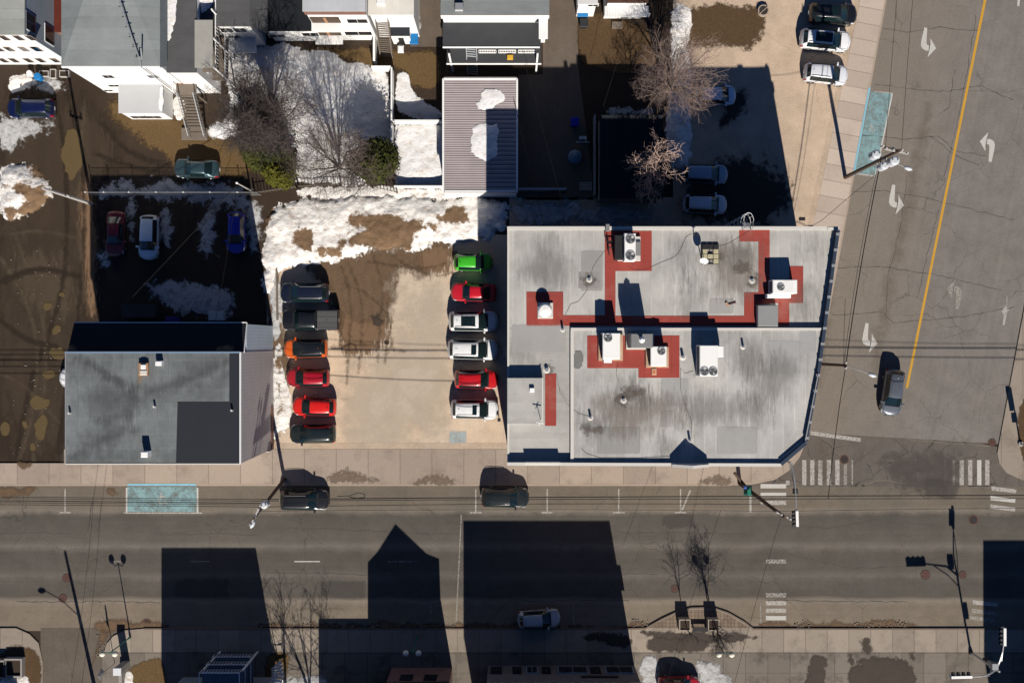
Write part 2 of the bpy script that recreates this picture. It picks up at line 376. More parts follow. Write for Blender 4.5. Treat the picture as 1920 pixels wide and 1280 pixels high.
strip([(-4000,908.5),(1370,908.5)], .16, -.1, .128, m_kerb, 'kerb', 'kerb on the north side of the street')
strip(ekerb[1:], .16, -.1, .127, m_kerb, 'kerb', 'kerb along the avenue round the corner')
strip([(270,1178)]+bump_out+[(4000,1178)], .14, -.1, .135, basic('dark kerb', (.17,.13,.10), .9, .3, 1, 8), 'kerb', 'kerb on the south side with a planted bump-out')
strip([(240,908),(368,908)], .2, -.05, .134, m_blue_kerb, 'blue_kerb', 'light blue painted kerb along the street stall')
strip([(kx(165),165),(kx(330),330)], .2, -.05, .134, m_blue_kerb, 'blue_kerb', 'light blue painted kerb along the avenue stall')
m = MB()
for x0, x1 in ((500, 953),):
    a, b = P(x0, 843), P(x1, 829); m.add([(a.x,a.y,.118),(b.x,a.y,.118),(b.x,b.y,.003),(a.x,b.y,.003)], [(0,1,2,3)])
st(m.build('driveway_apron', m_lot), 'sloping apron between the lot and the sidewalk', 'driveway')
m = MB(); q = [(1614,0),(1525,422),(1513,422),(1602,0)]; v = [P(x,y) for x,y in q]; m.add([(v[0].x,v[0].y,.117),(v[1].x,v[1].y,.117),(v[2].x,v[2].y,.003),(v[3].x,v[3].y,.003)], [(3,2,1,0)])
st(m.build('driveway_apron', m_lot2), 'sloping apron between the rear lot and the avenue sidewalk', 'driveway')
# paving on the bump-out
st(flat('brick_paving', [(1212,1176),(1270,1149),(1296,1142),(1335,1141),(1365,1151),(1405,1176)], .126, slabs('brown pavers', (.21,.16,.12), 0, .35, 0, (.35,0), .6)), 'brown pavers on the kerb bump-out', 'paving')

# earth, mud, grass, snow
def pt(name, pts, mat, label, **kw): return patch(name, pts, mat, label=label, cat=name.replace('_', ' '), **kw)
pt('mud', [(560,478),(640,470),(760,462),(845,452),(850,480),(815,495),(790,520),(775,497),(740,515),(733,560),(728,600),(700,620),(640,625),(620,560),(600,520)], m_mud, 'brown mud spread over the top of the parking lot', edge=.9, amp=.8)
pt('mud', [(790,460),(850,465),(850,500),(800,520),(780,500)], m_mud_streak, 'tyre smears beside the green car', edge=1, amp=.7)
pt('mud', [(638,590),(735,590),(738,625),(700,665),(650,668),(640,640)], m_mud_streak, 'smeared mud tapering toward the lot centre', edge=1.2, amp=1)
pt('mud', [(500,460),(522,465),(522,600),(540,640),(535,800),(508,835),(500,700)], m_mud, 'brown soil strip beside the west wall', edge=.6, amp=.3, z=.02)
pt('wet_patch', [(700,590),(712,590),(715,608),(700,610)], m_wet, 'dark wet spot on the mud', edge=.4, amp=.3, z=.03)
pt('dust', [(745,560),(840,540),(840,700),(830,820),(640,830),(640,700),(735,680)], m_dust, 'pale dusty middle of the lot', edge=3, amp=2.5, nsc=.15, res=.5, z=.008)
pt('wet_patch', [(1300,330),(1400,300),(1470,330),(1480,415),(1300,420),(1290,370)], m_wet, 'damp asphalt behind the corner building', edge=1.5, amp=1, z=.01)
pt('wet_patch', [(1355,215),(1385,165),(1405,185),(1385,225),(1345,240)], m_wet, 'dark damp streak in the rear lot', edge=.6, amp=.5)
pt('grass', [(1270,15),(1400,10),(1440,15),(1440,40),(1420,85),(1395,90),(1360,80),(1290,95),(1270,60)], m_grass_d, 'brown lawn beside the rear lot', edge=.8, amp=.8, z=.02)
pt('grass', [(235,182),(330,220),(395,262),(450,262),(480,330),(330,335),(322,300),(240,250),(200,200)], m_grass, 'golden dry grass by the wooden stairs', edge=1.2, amp=1)
pt('grass', [(575,95),(690,85),(700,100),(828,90),(828,165),(768,160),(765,140),(735,120),(700,128),(640,112),(600,100)], m_grass, 'dry grass lawn between the white fences', edge=.5, amp=.5)
pt('grass', [(1085,20),(1190,40),(1240,80),(1230,140),(1090,130),(1084,80)], m_grass_d, 'brown lawn by the blue bin', edge=.5, amp=.4)
pt('grass', [(240,1248),(312,1222),(312,1300),(235,1300)], m_grass, 'dry grass beside the southern steps', edge=.4, amp=.3, z=.122)
pt('grass', [(500,1222),(545,1222),(540,1262),(520,1300),(500,1300)], m_grass, 'grass under the curved stairs', edge=.4, amp=.3, z=.122)
pt('grass', [(1906,740),(1990,740),(1990,850),(1935,880),(1912,860)], m_grass_d, 'brown verge east of the avenue', edge=.3, amp=.2, z=.124)
pt('grass', [(0,1210),(76,1212),(78,1300),(0,1300)], m_grass_d, 'brown soil behind the corner sidewalk', edge=.4, amp=.3, z=.124)
pt('mud', [(-30,160),(110,160),(230,260),(180,340),(175,860),(-30,860)], patch_mat('wheel-packed mud', (.042,.029,.019), None, .8, .6, .6, (.3,.75), .35, .5, var=.45, streak=(2.2,.5,1)), 'rutted mud of the west lot', edge=3, amp=2, nsc=.1, res=.5, z=.004)
pt('mud', [(20,455),(130,440),(175,470),(178,600),(60,620),(10,540)], patch_mat('drier mud', (.060,.043,.029), None, .9, .9, .5, (.3,.8), .6, .4, var=.3, streak=(2,.6,1)), 'drier brown mud in the west lot', edge=3, amp=2, nsc=.12, res=.5, z=.006)
pt('mud', [(150,330),(176,330),(186,600),(165,600),(150,450)], m_mud_streak, 'tan mud rim beside the shaded yard', edge=.8, amp=.5)
for i, q in enumerate([[(122,240),(150,238),(158,290),(148,340),(128,345),(118,310)], [(83,570),(98,567),(100,577),(86,583)], [(112,550),(120,548),(122,556),(113,556)],
          [(97,655),(112,651),(124,662),(120,675),(106,675),(96,668)], [(76,700),(88,694),(104,697),(102,708),(84,712)], [(58,758),(62,745),(74,744),(84,750),(94,746),(94,760),(84,764),(70,766)],
          [(76,777),(88,778),(90,800),(84,822),(74,822),(66,805),(65,796)], [(55,830),(62,829),(68,842),(58,846)], [(40,790),(50,788),(55,802),(45,803)], [(98,620),(110,612),(114,618),(100,630)], [(0,795),(15,790),(20,810),(5,818)]]):
    pt('puddle', q, m_puddle, 'muddy puddle in the west lot', edge=.3, amp=.45, nsc=.5, res=.12, z=.03)
for q in ([(0,913),(75,912),(60,925),(20,932),(0,930)], [(200,916),(218,914),(216,926),(204,926)], [(180,1160),(300,1168),(320,1180),(175,1186)], [(200,1190),(180,1230),(168,1260),(190,1180)],
          [(480,1168),(860,1170),(1180,1172),(1180,1177),(480,1177)], [(1420,1166),(1500,1168),(1620,1168),(1660,1160),(1720,1172),(1720,1177),(1420,1177)], [(1185,1165),(1212,1162),(1212,1177),(1185,1177)]):
    pt('mud', q, m_mud, 'silt and grit along the gutter', edge=.35, amp=.35, nsc=.8, res=.15, z=.02)
for q in ([(1240,1195),(1310,1182),(1330,1200),(1310,1222),(1218,1222),(1215,1200)], [(1190,1182),(1240,1184),(1400,1190),(1440,1192),(1400,1200),(1230,1196)],
          [(1522,1225),(1555,1228),(1550,1245),(1545,1300),(1500,1300),(1520,1250)], [(1590,1250),(1640,1225),(1710,1235),(1720,1280),(1700,1300),(1590,1300)], [(1618,1195),(1632,1195),(1630,1222),(1618,1222)],
          [(1586,1222),(1602,1224),(1600,1245),(1590,1240)], [(1700,1222),(1718,1224),(1708,1238)], [(1070,1190),(1140,1185),(1200,1195),(1180,1215),(1140,1205)]):
    pt('wet_patch', q, m_wet, 'dark wet stain on the southern slabs', edge=.35, amp=.4, nsc=.6, res=.15, z=.13)
pt('wet_patch', [(30,862),(60,866),(60,872),(44,882),(34,876)], m_mud, 'brown runoff on the sidewalk edge', edge=.25, amp=.3, res=.12, z=.13)
for q in ([(620,885),(690,888),(720,905),(610,905)],[(785,900),(800,892),(835,893),(870,906),(780,907)],[(1320,895),(1370,895),(1370,905),(1310,906)]):
    pt('wet_patch', q, patch_mat('grimy concrete', (.16,.12,.09), None, .9, .9, 2.5, (.35,.8)), 'grime at the edge of the north sidewalk', edge=.6, amp=.5, res=.2, z=.13)
pt('wet_patch', [(1655,865),(1700,850),(1790,855),(1780,900),(1730,925),(1660,905)], patch_mat('faint oil sheen', (.085,.075,.068), None, .8, .8, .5, (.3,.9)), 'darker asphalt in the middle of the crossing', edge=3, amp=1.5, nsc=.2, res=.4, z=.012)
def snow(pts, label, mat=None, **kw): return patch('snow', pts, mat or m_snow, kind='stuff', label=label, cat='snow', **kw)
snow([(494,372),(945,372),(948,395),(925,448),(900,452),(862,450),(800,462),(720,470),(690,472),(640,488),(620,500),(560,496),(535,500),(500,560),(494,470)], 'ragged melting snow bank across the top of the parking lot',
     height=.45, edge=.6, amp=.9, res=.14, dirt=[[(655,412),(720,408),(790,415),(840,425),(800,440),(730,440),(700,462),(640,455),(690,430)], [(556,440),(585,435),(592,480),(560,478)], [(700,415),(775,430),(770,462),(690,468)], [(500,385),(510,385),(508,410),(502,430)], [(830,390),(895,400),(880,420),(820,415)], [(590,460),(640,462),(640,476),(600,480)]])
snow([(517,640),(528,640),(530,700),(545,730),(545,800),(530,812),(524,800),(512,840),(510,700)], 'narrow snow ridge beside the west row of cars', height=.3, edge=.35, amp=.25, res=.1, dirt=[[(521,660),(525,660),(528,760),(522,780)]])
snow([(506,465),(512,470),(530,560),(525,640),(512,640),(505,560)], 'thin snow strip by the low wall', height=.15, edge=.4, amp=.5, res=.12, mat=m_ice)
snow([(408,85),(470,92),(520,80),(610,98),(645,114),(690,128),(733,136),(733,345),(560,345),(545,318),(560,270),(470,262),(430,256),(396,258),(392,240),(430,215),(428,150)], 'broad snow-covered back yard beneath the bare trees', height=.35, edge=.7, amp=.6, res=.2, mat=m_snow_clean, lump=.35)
snow([(740,140),(764,136),(768,163),(785,185),(828,212),(828,222),(740,222)], 'snow left in the fenced corner by the lawn', height=.2, edge=.4, amp=.3, mat=m_snow_clean)
snow([(742,234),(831,234),(831,353),(742,353)], 'square of clean snow inside the white fence', rounded=False, height=.35, edge=.3, amp=.15, res=.15, mat=m_snow_clean, lump=.35)
snow([(560,350),(830,356),(950,360),(950,372),(560,372)], 'snow strip behind the ribbed garage', height=.12, edge=.4, amp=.4, mat=m_snow, dirt=[[(740,335),(825,340),(825,350),(740,350)]])
snow([(10,165),(60,140),(130,148),(110,175),(60,170)], 'thin snow near the garden boxes', height=.12, edge=.5, amp=.6, mat=m_ice)
snow([(15,140),(60,138),(62,162),(20,175)], 'small white snow heap by the blue barrel', height=.3, edge=.4, amp=.3, res=.15)
snow([(0,312),(60,300),(90,330),(95,370),(60,400),(20,412),(0,405)], 'dirty ploughed snow pile at the left edge', height=.7, edge=.6, amp=.6, res=.15, dirt=[[(0,345),(45,350),(90,345),(88,375),(60,372),(20,360)],[(60,300),(90,310),(90,335),(70,330)],[(0,390),(40,385),(70,395),(20,412)]])
snow([(0,310),(40,308),(55,345),(0,345)], 'clean snow beside the ploughed pile', height=.25, edge=.5, amp=.4, res=.18)
snow([(5,215),(90,225),(110,240),(40,258),(0,290),(0,230)], 'patchy snow remains below the blue parked car', height=.06, edge=.8, amp=.9, mat=m_ice)
snow([(325,180),(345,180),(350,222),(330,228),(322,205)], 'snow beside the wooden stairs', height=.25, edge=.3, amp=.2, res=.12)
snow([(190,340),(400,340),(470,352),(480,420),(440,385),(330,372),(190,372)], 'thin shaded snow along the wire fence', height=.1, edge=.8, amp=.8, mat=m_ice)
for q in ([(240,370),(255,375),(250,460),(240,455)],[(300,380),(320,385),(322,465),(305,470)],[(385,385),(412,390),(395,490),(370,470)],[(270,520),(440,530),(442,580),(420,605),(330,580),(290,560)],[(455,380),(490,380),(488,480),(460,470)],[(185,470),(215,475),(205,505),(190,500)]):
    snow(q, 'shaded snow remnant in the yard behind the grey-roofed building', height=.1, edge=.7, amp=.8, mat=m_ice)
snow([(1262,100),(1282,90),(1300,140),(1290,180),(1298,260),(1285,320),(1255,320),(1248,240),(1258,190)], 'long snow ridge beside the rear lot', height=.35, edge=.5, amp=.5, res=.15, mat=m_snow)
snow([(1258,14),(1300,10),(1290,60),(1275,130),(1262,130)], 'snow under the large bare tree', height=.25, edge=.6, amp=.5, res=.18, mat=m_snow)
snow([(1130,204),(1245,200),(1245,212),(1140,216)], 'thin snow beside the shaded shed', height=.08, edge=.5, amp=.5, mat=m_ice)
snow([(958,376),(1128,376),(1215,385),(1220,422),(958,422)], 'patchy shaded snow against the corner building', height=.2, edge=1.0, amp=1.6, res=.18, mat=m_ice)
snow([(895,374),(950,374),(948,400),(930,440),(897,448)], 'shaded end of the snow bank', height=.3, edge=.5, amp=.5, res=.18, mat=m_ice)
snow([(1196,1226),(1235,1228),(1236,1300),(1200,1300)], 'snow between the wall and the red car', mat=m_ice, height=.12, edge=.3, amp=.3, res=.12, z=.12)
snow([(1303,1232),(1335,1236),(1365,1262),(1385,1300),(1312,1300)], 'snow patch right of the red car', mat=m_ice, height=.12, edge=.4, amp=.4, res=.12, z=.12)
snow([(236,1256),(250,1256),(252,1300),(234,1300)], 'snow heap beside the lower-left wall', height=.25, edge=.25, amp=.2, res=.1, z=.12)
snow([(0,1268),(55,1262),(52,1300),(0,1300)], 'snow at the lower-left corner', height=.25, edge=.3, amp=.3, res=.12, z=.12)
snow([(600,1262),(620,1262),(618,1300),(500,1300),(505,1280)], 'snow at the foot of the curved stairs', height=.2, edge=.4, amp=.3, res=.15, z=.12, mat=m_ice)
snow([(492,0),(512,0),(512,40),(498,44),(490,20)], 'shaded snow heap at the top', height=.5, edge=.3, amp=.2)
snow([(470,5),(492,8),(480,58),(470,50)], 'snow behind the dark-roofed house', height=.3, edge=.4, amp=.4)
snow([(778,18),(788,20),(792,55),(784,68),(778,50)], 'grey snow edge beside the driveway', height=.3, edge=.25, amp=.3, res=.12, mat=m_ice)

# tyre tracks and streaks
m_trk_d = patch_mat('dark tyre track', (.030,.021,.014), None, .7, .9, 1.5, (.2,.9), 3, .5, var=.3, amax=.75); m_trk_l = patch_mat('pale tyre track', (.105,.078,.052), None, .9, 1.0, 1.2, (.25,1.0), 3, .5, var=.3, amax=.6)
m_trk_m = patch_mat('mud tyre track', (.10,.062,.036), None, .8, 1.0, 1.8, (.25,1.0), 3, .4, var=.3, amax=.7)
def trackline(pts, wpx, mat, label, z=.02, name='tyre_track', h=0, parent=None, edge=.25):
    pp = [Vector(p) for p in pts]; n = len(pp); L, Rr = [], []
    for i in range(n):
        d = (pp[min(i+1,n-1)]-pp[max(i-1,0)]).normalized(); q = Vector((-d.y,d.x))*wpx/2; L.append(pp[i]+q); Rr.append(pp[i]-q)
    return patch(name, [tuple(v) for v in L+Rr[::-1]], mat, z=z, edge=edge, amp=.12, res=.15, nsc=.5, h=h, parent=parent, **({} if parent is not None else dict(label=label, cat='track')))
for pts, w_, mt in (([(95,150),(120,260),(128,400),(118,560),(60,700),(30,860)],7,m_trk_d),([(120,150),(150,270),(160,400),(150,580),(120,740),(110,866)],6,m_trk_d),([(20,420),(60,520),(90,640),(80,780),(60,866)],9,m_trk_l),([(0,480),(50,560),(75,660),(60,790),(35,866)],8,m_trk_l),
    ([(160,180),(150,300),(146,430),(166,590)],7,m_trk_l),([(0,600),(50,640),(110,650)],8,m_trk_d),([(0,700),(40,715),(112,790)],6,m_trk_l),([(180,290),(260,318),(330,326)],6,m_trk_d),([(190,230),(240,290),(320,312)],7,m_trk_d),([(10,440),(80,430),(160,450)],6,m_trk_l),([(0,530),(70,500),(150,520)],10,m_trk_d)):
    trackline(pts, w_, mt, 'tyre track across the muddy west lot')
for pts, w_ in (([(640,500),(660,560),(655,640),(650,720)],3),([(655,498),(680,560),(678,640),(672,700)],3),([(700,480),(720,540),(712,620),(708,680)],3),([(690,490),(740,500),(800,505),(850,490)],3),([(640,530),(690,550),(730,590),(735,650)],2),([(730,470),(760,500),(820,520),(850,510)],3),([(620,650),(700,645),(760,660)],2),([(610,520),(640,580),(640,640)],3),([(725,560),(728,620),(722,680)],3)):
    trackline(pts, w_, m_trk_m, 'thin curved mud streak on the parking lot', z=.03)
for q in ([(1540,830),(1545,900)],[(1640,700),(1660,560),(1700,400),(1740,200)],[(1560,470),(1545,600),(1535,720)]):
    trackline(q, 14, patch_mat('gutter silt', (.15,.115,.08), None, .9, 1.0, .8, (.2,1.1), 2, .2, var=.2, amax=.35), 'brown silt streak on the avenue', z=.02, name='silt_streak', edge=.8)

# cracks and repairs
rc = random.Random(77)
def crack(pts, label, mat=None, w=1.1):
    out = []
    for (ax, ay), (bx, by) in zip(pts, pts[1:]):
        n = max(2, int(math.hypot(bx-ax, by-ay)/9))
        for k in range(n): u = k/n; out.append((ax+(bx-ax)*u+rc.uniform(-1.6,1.6), ay+(by-ay)*u+rc.uniform(-1.6,1.6)))
    out.append(pts[-1]); pp = [P(*p) for p in out]; m = MB()
    for a, b in zip(pp, pp[1:]):
        d = (b-a).normalized(); q = Vector((-d.y,d.x,0))*w/S*rc.uniform(.3,.7); m.add([(a-q)+Vector((0,0,.0115)),(b-q)+Vector((0,0,.0115)),(b+q)+Vector((0,0,.0115)),(a+q)+Vector((0,0,.0115))], [(0,1,2,3)])
    st(m.build('crack', mat or m_seal), label, 'crack')
m_seal = basic('crack filler', (.085,.076,.067), .9, .3, 2, 10); m_silt = basic('crack silt', (.17,.145,.115), .9, .2, 2, 10)
for q in ([(1648,52),(1700,60),(1760,52),(1835,58)],[(1640,158),(1690,165),(1770,172),(1840,162),(1900,188)],[(1612,252),(1700,262),(1760,255),(1790,285),(1850,292)],[(1590,360),(1660,358),(1740,372),(1830,395),(1900,412)],[(1570,502),(1650,500),(1740,512),(1820,530),(1880,545)],[(1560,590),(1655,585),(1675,605),(1800,595),(1900,575)],[(1790,130),(1780,200),(1760,215)],[(1745,255),(1790,290),(1835,310)],[(1700,330),(1690,420),(1665,520),(1660,600)],[(1760,395),(1740,470),(1720,560)],[(1830,30),(1815,120),(1800,210),(1770,330)],
    [(1520,868),(1560,850),(1600,870),(1640,840)],[(1520,900),(1560,880),(1560,820)],[(1600,905),(1602,850),(1600,830)],[(1710,830),(1712,870),(1735,900)],[(1660,870),(1665,905),(1740,915),(1700,925)],[(1450,985),(1560,990),(1640,975),(1750,985)],[(1480,1040),(1600,1066),(1700,1060)],[(505,990),(620,992),(760,999),(860,1000)],[(300,1002),(420,1000),(480,1003)],[(0,1000),(60,998),(130,1001)],[(1165,998),(1280,999),(1400,1000)],[(1160,1075),(1230,1076)],[(970,1127),(1100,1124),(1180,1126)],[(30,1128),(200,1127),(300,1129)],[(1700,1128),(1560,1127),(1440,1125)],
    [(690,1078),(590,1074),(500,1073)],[(1320,985),(1330,1060),(1310,1120)],[(40,960),(45,920)],[(160,1000),(175,930),(180,912)]): crack(q, 'sealed crack meandering over the asphalt')
for q in ([(1656,862),(1680,862),(1700,875),(1722,876),(1727,872)],[(1700,822),(1730,826),(1780,832),(1860,836)],[(1620,906),(1660,900),(1700,908)],): crack(q, 'pale silted crack in the asphalt', m_silt, 1.6)
for q in ([(1740,900),(1800,905),(1790,935),(1735,930)],[(330,1085),(430,1085),(430,1120),(330,1120)],[(1240,965),(1300,965),(1300,985),(1240,985)],[(600,1090),(680,1092),(680,1120),(600,1118)]):
    patch('asphalt_patch', q, patch_mat('asphalt repair', (.085,.076,.070), None, .9, .3, 1, (.3,.7), 2, .1, var=.15, amax=.5), z=.009, edge=.4, amp=.4, res=.3, rounded=False, label='darker repair patch in the asphalt', cat='patch')

# painted markings
def paint(name, c, wear=.55, scale=3, rough=.8):
    n = NT(name)
    a = n.ramp(n.noise(scale, 9, .8), [(wear-.12, 1.0), (wear+.08, 0.1)])
    col = n.mix(n.noise(6, 4), sc(c, .7), sc(c, 1.1))
    return n.done(col, rough, spec=.2, alpha=n.math('MULTIPLY', a, .88))
m_white = paint('road paint', (.60,.58,.54), .64, 6); m_white_worn = paint('worn road paint', (.50,.47,.43), .58, 5); m_white_faint = paint('very worn paint', (.42,.39,.35), .53, 5)
m_yellow = paint('yellow road paint', (.62,.34,.04), .72); m_bluep = paint('blue stall paint', (.25,.40,.42), .57, 1.1)
m_palebl = paint('pale blue stall paint', (.38,.45,.46), .6, 1.5)
def mark(name, pts, mat, par, z=.013): return flat(name, pts, z, mat, par)
def rect(x0, y0, x1, y1): return [(x0,y0),(x1,y0),(x1,y1),(x0,y1)]
yl = [(1848-.2,-5),(1700,727)]
mark('centre_line', [(1851+120,-610),(1848-2.5,-5),(1698,727),(1702.5,727),(1850.5,-5),(1976,-610)], m_yellow, avenue)
def arrow(cx, cy, flip, mat):
    s = -1 if flip else 1
    def T(x, y): return (cx+s*x, cy+s*y)
    body = [(0,-27),(5.5,-26),(4,2),(5,5.5),(9,6.5),(11,6),(11.5,-7),(22,12),(6,29),(9,16.5),(2,16),(-4,12),(-6.5,6),(-5,-5)]
    m = MB(); vs = [P(*T(x, y)) for x, y in body]
    m.add([(v.x, v.y, .014) for v in vs], [(0,13,2,1),(2,13,12,3),(3,12,11,4),(4,11,10,9),(4,9,5),(6,8,7),(6,5,8),(5,9,8)])
    m.build('turn_arrow', mat, avenue, recalc=False)
arrow(1733,79,False,m_white); arrow(1673,373,False,m_white); arrow(1623,632,False,m_white); arrow(1859,277,True,m_white); arrow(1797,553,True,m_white_faint)
mark('lane_arrow', [(1880,609),(1882,590),(1878,584),(1885,573),(1892,582),(1888,585),(1884,609)], m_white_worn, avenue)
mark('lane_line', rect(1886.5,555,1889,572), m_white_faint, avenue); mark('lane_line', [(1909,-14),(1914,-14),(1911,12),(1907,12)], m_white, avenue)
for x, w_, mt in ((1477,7,m_white_worn),(1508,8,m_white_worn),(1523,8,m_white_worn),(1538,8,m_white_worn),(1554,8,m_white_worn),(1570,8,m_white_worn),(1585,6,m_white_faint),(1598,3,m_white_faint),(1772,2,m_white_faint),(1788,5,m_white_faint),(1803,8,m_white_worn),(1819,8,m_white_worn),(1836,8,m_white),(1851,8,m_white_worn)):
    mark('crosswalk_stripe', rect(x-w_/2, 862 if 1480 < x else 900, x+w_/2, 909), mt, street, z=.0125)
for y, mt in ((911,m_white),(927,m_white),(942,m_white_worn),(1052,m_white_faint),(1115,m_white_faint),(1130,m_white_worn),(1144,m_white_worn),(1158,m_white),(1172,m_white_faint)):
    mark('crosswalk_stripe', rect(1426 if y < 1000 else 1436, y-4, 1474, y+4), mt, street, z=.0125)
for y, x, mt in ((917,1859,m_white_worn),(935,1857,m_white),(951,1857,m_white_worn),(1130,1824,m_white_worn),(1146,1822,m_white_faint),(1159,1818,m_white_faint)):
    mark('crosswalk_stripe', [(x,y-6),(x+47,y),(x+46,y+7),(x,y+2)], mt, street, z=.0125)
mark('stop_line', [(1520,808),(1614,821),(1613,828),(1519,815)], m_white_worn, street, z=.014)
mark('stop_line', rect(1405,912,1409,960), m_white_worn, street)
for x in (122,892,1026,1160,1276):
    mark('parking_line', rect(x-1.2,916,x+1.2,959), m_white_worn, street); mark('parking_line', rect(x-11,959.3,x+11,961.6), m_white_worn, street)
mark('parking_line', [(1293,918),(1296,918),(1280,957),(1277,957)], m_white_worn, street)
for x in (808,1075,892+534):
    mark('parking_line', rect(x-1,1131,x+1,1168), m_white_faint, street)
mark('parking_line', rect(796,1129,808,1130.7), m_white_faint, street)
for a_, b_, mt in ((552,600,m_white),(727,784,m_white_faint),(357,393,m_white_faint),(-60,-10,m_white_faint),(206,226,m_white_faint)): mark('lane_line', rect(a_,1051,b_,1053), mt, street)
mark('stop_line', [(864,964),(866,964),(856,1170),(854,1170)], m_white_faint, street)
mark('blue_stall', rect(239,912,369,959), m_bluep, street, z=.011)
mark('parking_line', rect(236,914,239,960), m_white, street); mark('parking_line', rect(369,914,372,960), m_white, street); mark('parking_line', rect(231,960,379,962.3), m_white_worn, street)
mark('blue_stall', [(1633,172),(1672,175),(1641,329),(1604,324)], m_bluep, avenue, z=.0115)
mark('parking_line', [(1672,175),(1674.5,175),(1643,329),(1640,329)], m_white, avenue); mark('parking_line', [(1640,171),(1674,174),(1674,176),(1640,173)], m_white_worn, avenue); mark('parking_line', [(1604,324),(1641,329),(1641,332),(1604,327)], m_white_worn, avenue)
mark('blue_stall', rect(844,810,873,836), m_palebl, lotw, z=.012)
for q in (rect(842,808,875,810),rect(842,836,875,838),rect(842,810,844,836),rect(873,810,875,836)): mark('parking_line', q, m_white_worn, lotw)
def wheelchair(cx, cy, r, par, mat):
    m = MB(); n = 18
    for i in range(n-5):
        a0 = 2*math.pi*i/n+1.0; a1 = a0+2*math.pi/n
        vs = [P(cx+math.cos(a)*q, cy+math.sin(a)*q) for a, q in ((a0,r),(a1,r),(a1,r*.75),(a0,r*.75))]
        m.add([(v.x,v.y,.016) for v in vs], [(3,2,1,0)])
    for q in (rect(cx-r*.35,cy-r*1.2,cx-r*.1,cy), rect(cx-r*.1,cy-r*.15,cx+r*.6,cy+r*.08), [(cx+r*.45,cy),(cx+r*.7,cy),(cx+r*1.1,cy+r*.8),(cx+r*.85,cy+r*.85)]):
        vs = [P(x,y) for x,y in q]; m.add([(v.x,v.y,.0165) for v in vs], [(3,2,1,0)])
    vs = [P(cx-r*.22+math.cos(k)*r*.25, cy-r*1.45+math.sin(k)*r*.25) for k in [i*math.pi/5 for i in range(10)]]
    m.add([(v.x,v.y,.016) for v in vs], [tuple(range(9,-1,-1))])
    m.build('wheelchair_symbol', mat, par)
wheelchair(304,937,8,street,m_white_worn); wheelchair(1635,242,5.5,avenue,m_white_worn); wheelchair(858,825,6,lotw,m_white_faint)
m_iron = basic('cast iron', (.035,.028,.026), .7, .4, 4, 20, bump=.3); m_rust = basic('rusty iron', (.13,.06,.045), .85, .3, 3, 20)
def manhole(x, y, r, mat, label):
    p = P(x, y); t = thing('manhole', (p.x, p.y, 0), label, 'manhole')
    m = MB(); m.cyl((p.x,p.y), r/S, 0, .02, 24); m.build('cover', mat, t)
    m = MB(); n = 28
    for i in range(n):
        a0, a1 = 2*math.pi*i/n, 2*math.pi*(i+1)/n; q = [(math.cos(a)*k*r/S+p.x, math.sin(a)*k*r/S+p.y, .024) for a, k in ((a0,.98),(a1,.98),(a1,1.15),(a0,1.15))]
        m.add(q, [(0,3,2,1)][:1]); m.f[-1] = m.f[-1][::-1]
    m.build('rim', m_rust if mat is not m_rust else m_iron, t)
    m = MB()
    for k in range(-2, 3):
        l = math.sqrt(max(.01, 1-(k*.3)**2))*r/S*.8; m.box(p.x-l, p.y+k*.3*r/S-.02, .02, p.x+l, p.y+k*.3*r/S+.02, .027)
    m.build('ribs', m_iron, t)
manhole(1583,861,7.5,m_iron,'dark round manhole at the right end of the left crosswalk')
manhole(1860,829,6.5,m_rust,'round grate near the east kerb of the avenue')
manhole(1825,974,8,m_iron,'dark manhole south of the right-hand crosswalk')
manhole(125,1083,7,m_rust,'rust-ringed manhole crossed by the pole shadow at lower left')
manhole(118,1121,7,m_rust,'faint manhole below the lamp-head shadow')
manhole(275,1168,8,m_iron,'manhole near the kerb left of the dark building shadow')
manhole(1735,1077,8,m_rust,'rusty manhole beneath the signal-head shadow')
manhole(1805,1077,6.5,m_rust,'rusty manhole just right of the signal-mast shadow')
manhole(1265,1103,6.5,m_rust,'faint manhole beside the thin sapling shadow')
manhole(725,642,4,m_iron,'small drain cover in the middle of the parking lot')
# well ring in the lawn
p = P(1430,22); t = thing('well_ring', (p.x,p.y,0), 'concrete well ring with dark opening in the brown lawn', 'well')
m = MB(); m.tube([(p.x,p.y,-.05),(p.x,p.y,.35)], .55, 20); m.build('ring', m_kerb, t)
m = MB(); m.cyl((p.x,p.y), .42, .35, .37, 20); m.build('opening', m_iron, t)
m = MB(); m.bar((p.x-.4,p.y-.35,.4),(p.x+.4,p.y+.35,.4),.06); m.build('handle', m_kerb, t)
# ---------- vehicles ----------
def car_paint(name, c, metal=.0, rough=.35):
    n = NT(name); col = n.mix(n.noise(2.5, 5), sc(c, .82), sc(c, 1.08)); z = n.xyz()[2]
    salt = n.math('MULTIPLY', n.math('SUBTRACT', .95, z, clamp=True), n.noise(3, 6, .7)); col = n.mix(salt, col, (.22,.19,.16))
    return n.done(col, rough, metal, .8, .4)
m_glass = NT('car glass').done((.006,.014,.016), .06, 0, 0, .7)
m_trim = basic('black plastic trim', (.015,.015,.016), .6, .3, 5, 30)
m_tyre = basic('tyre rubber', (.018,.017,.016), .9, .3, 5, 30)
m_rim = basic('alloy rim', (.35,.35,.36), .35, .15, 5, 30, metal=.8)
m_lamp = NT('headlamp lens').done((.55,.57,.60), .12, .2, .3, .5)
m_tail = NT('tail lamp lens').done((.30,.008,.01), .15, 0, .5, .5)
m_rail = basic('roof rail metal', (.35,.35,.36), .4, .1, 5, 20, metal=.6)
m_tonn = slabs('ribbed bed cover', (.085,.085,.088), 1, .52, 0, None, .15)
m_plate = basic('plate', (.6,.6,.62), .5, .05)
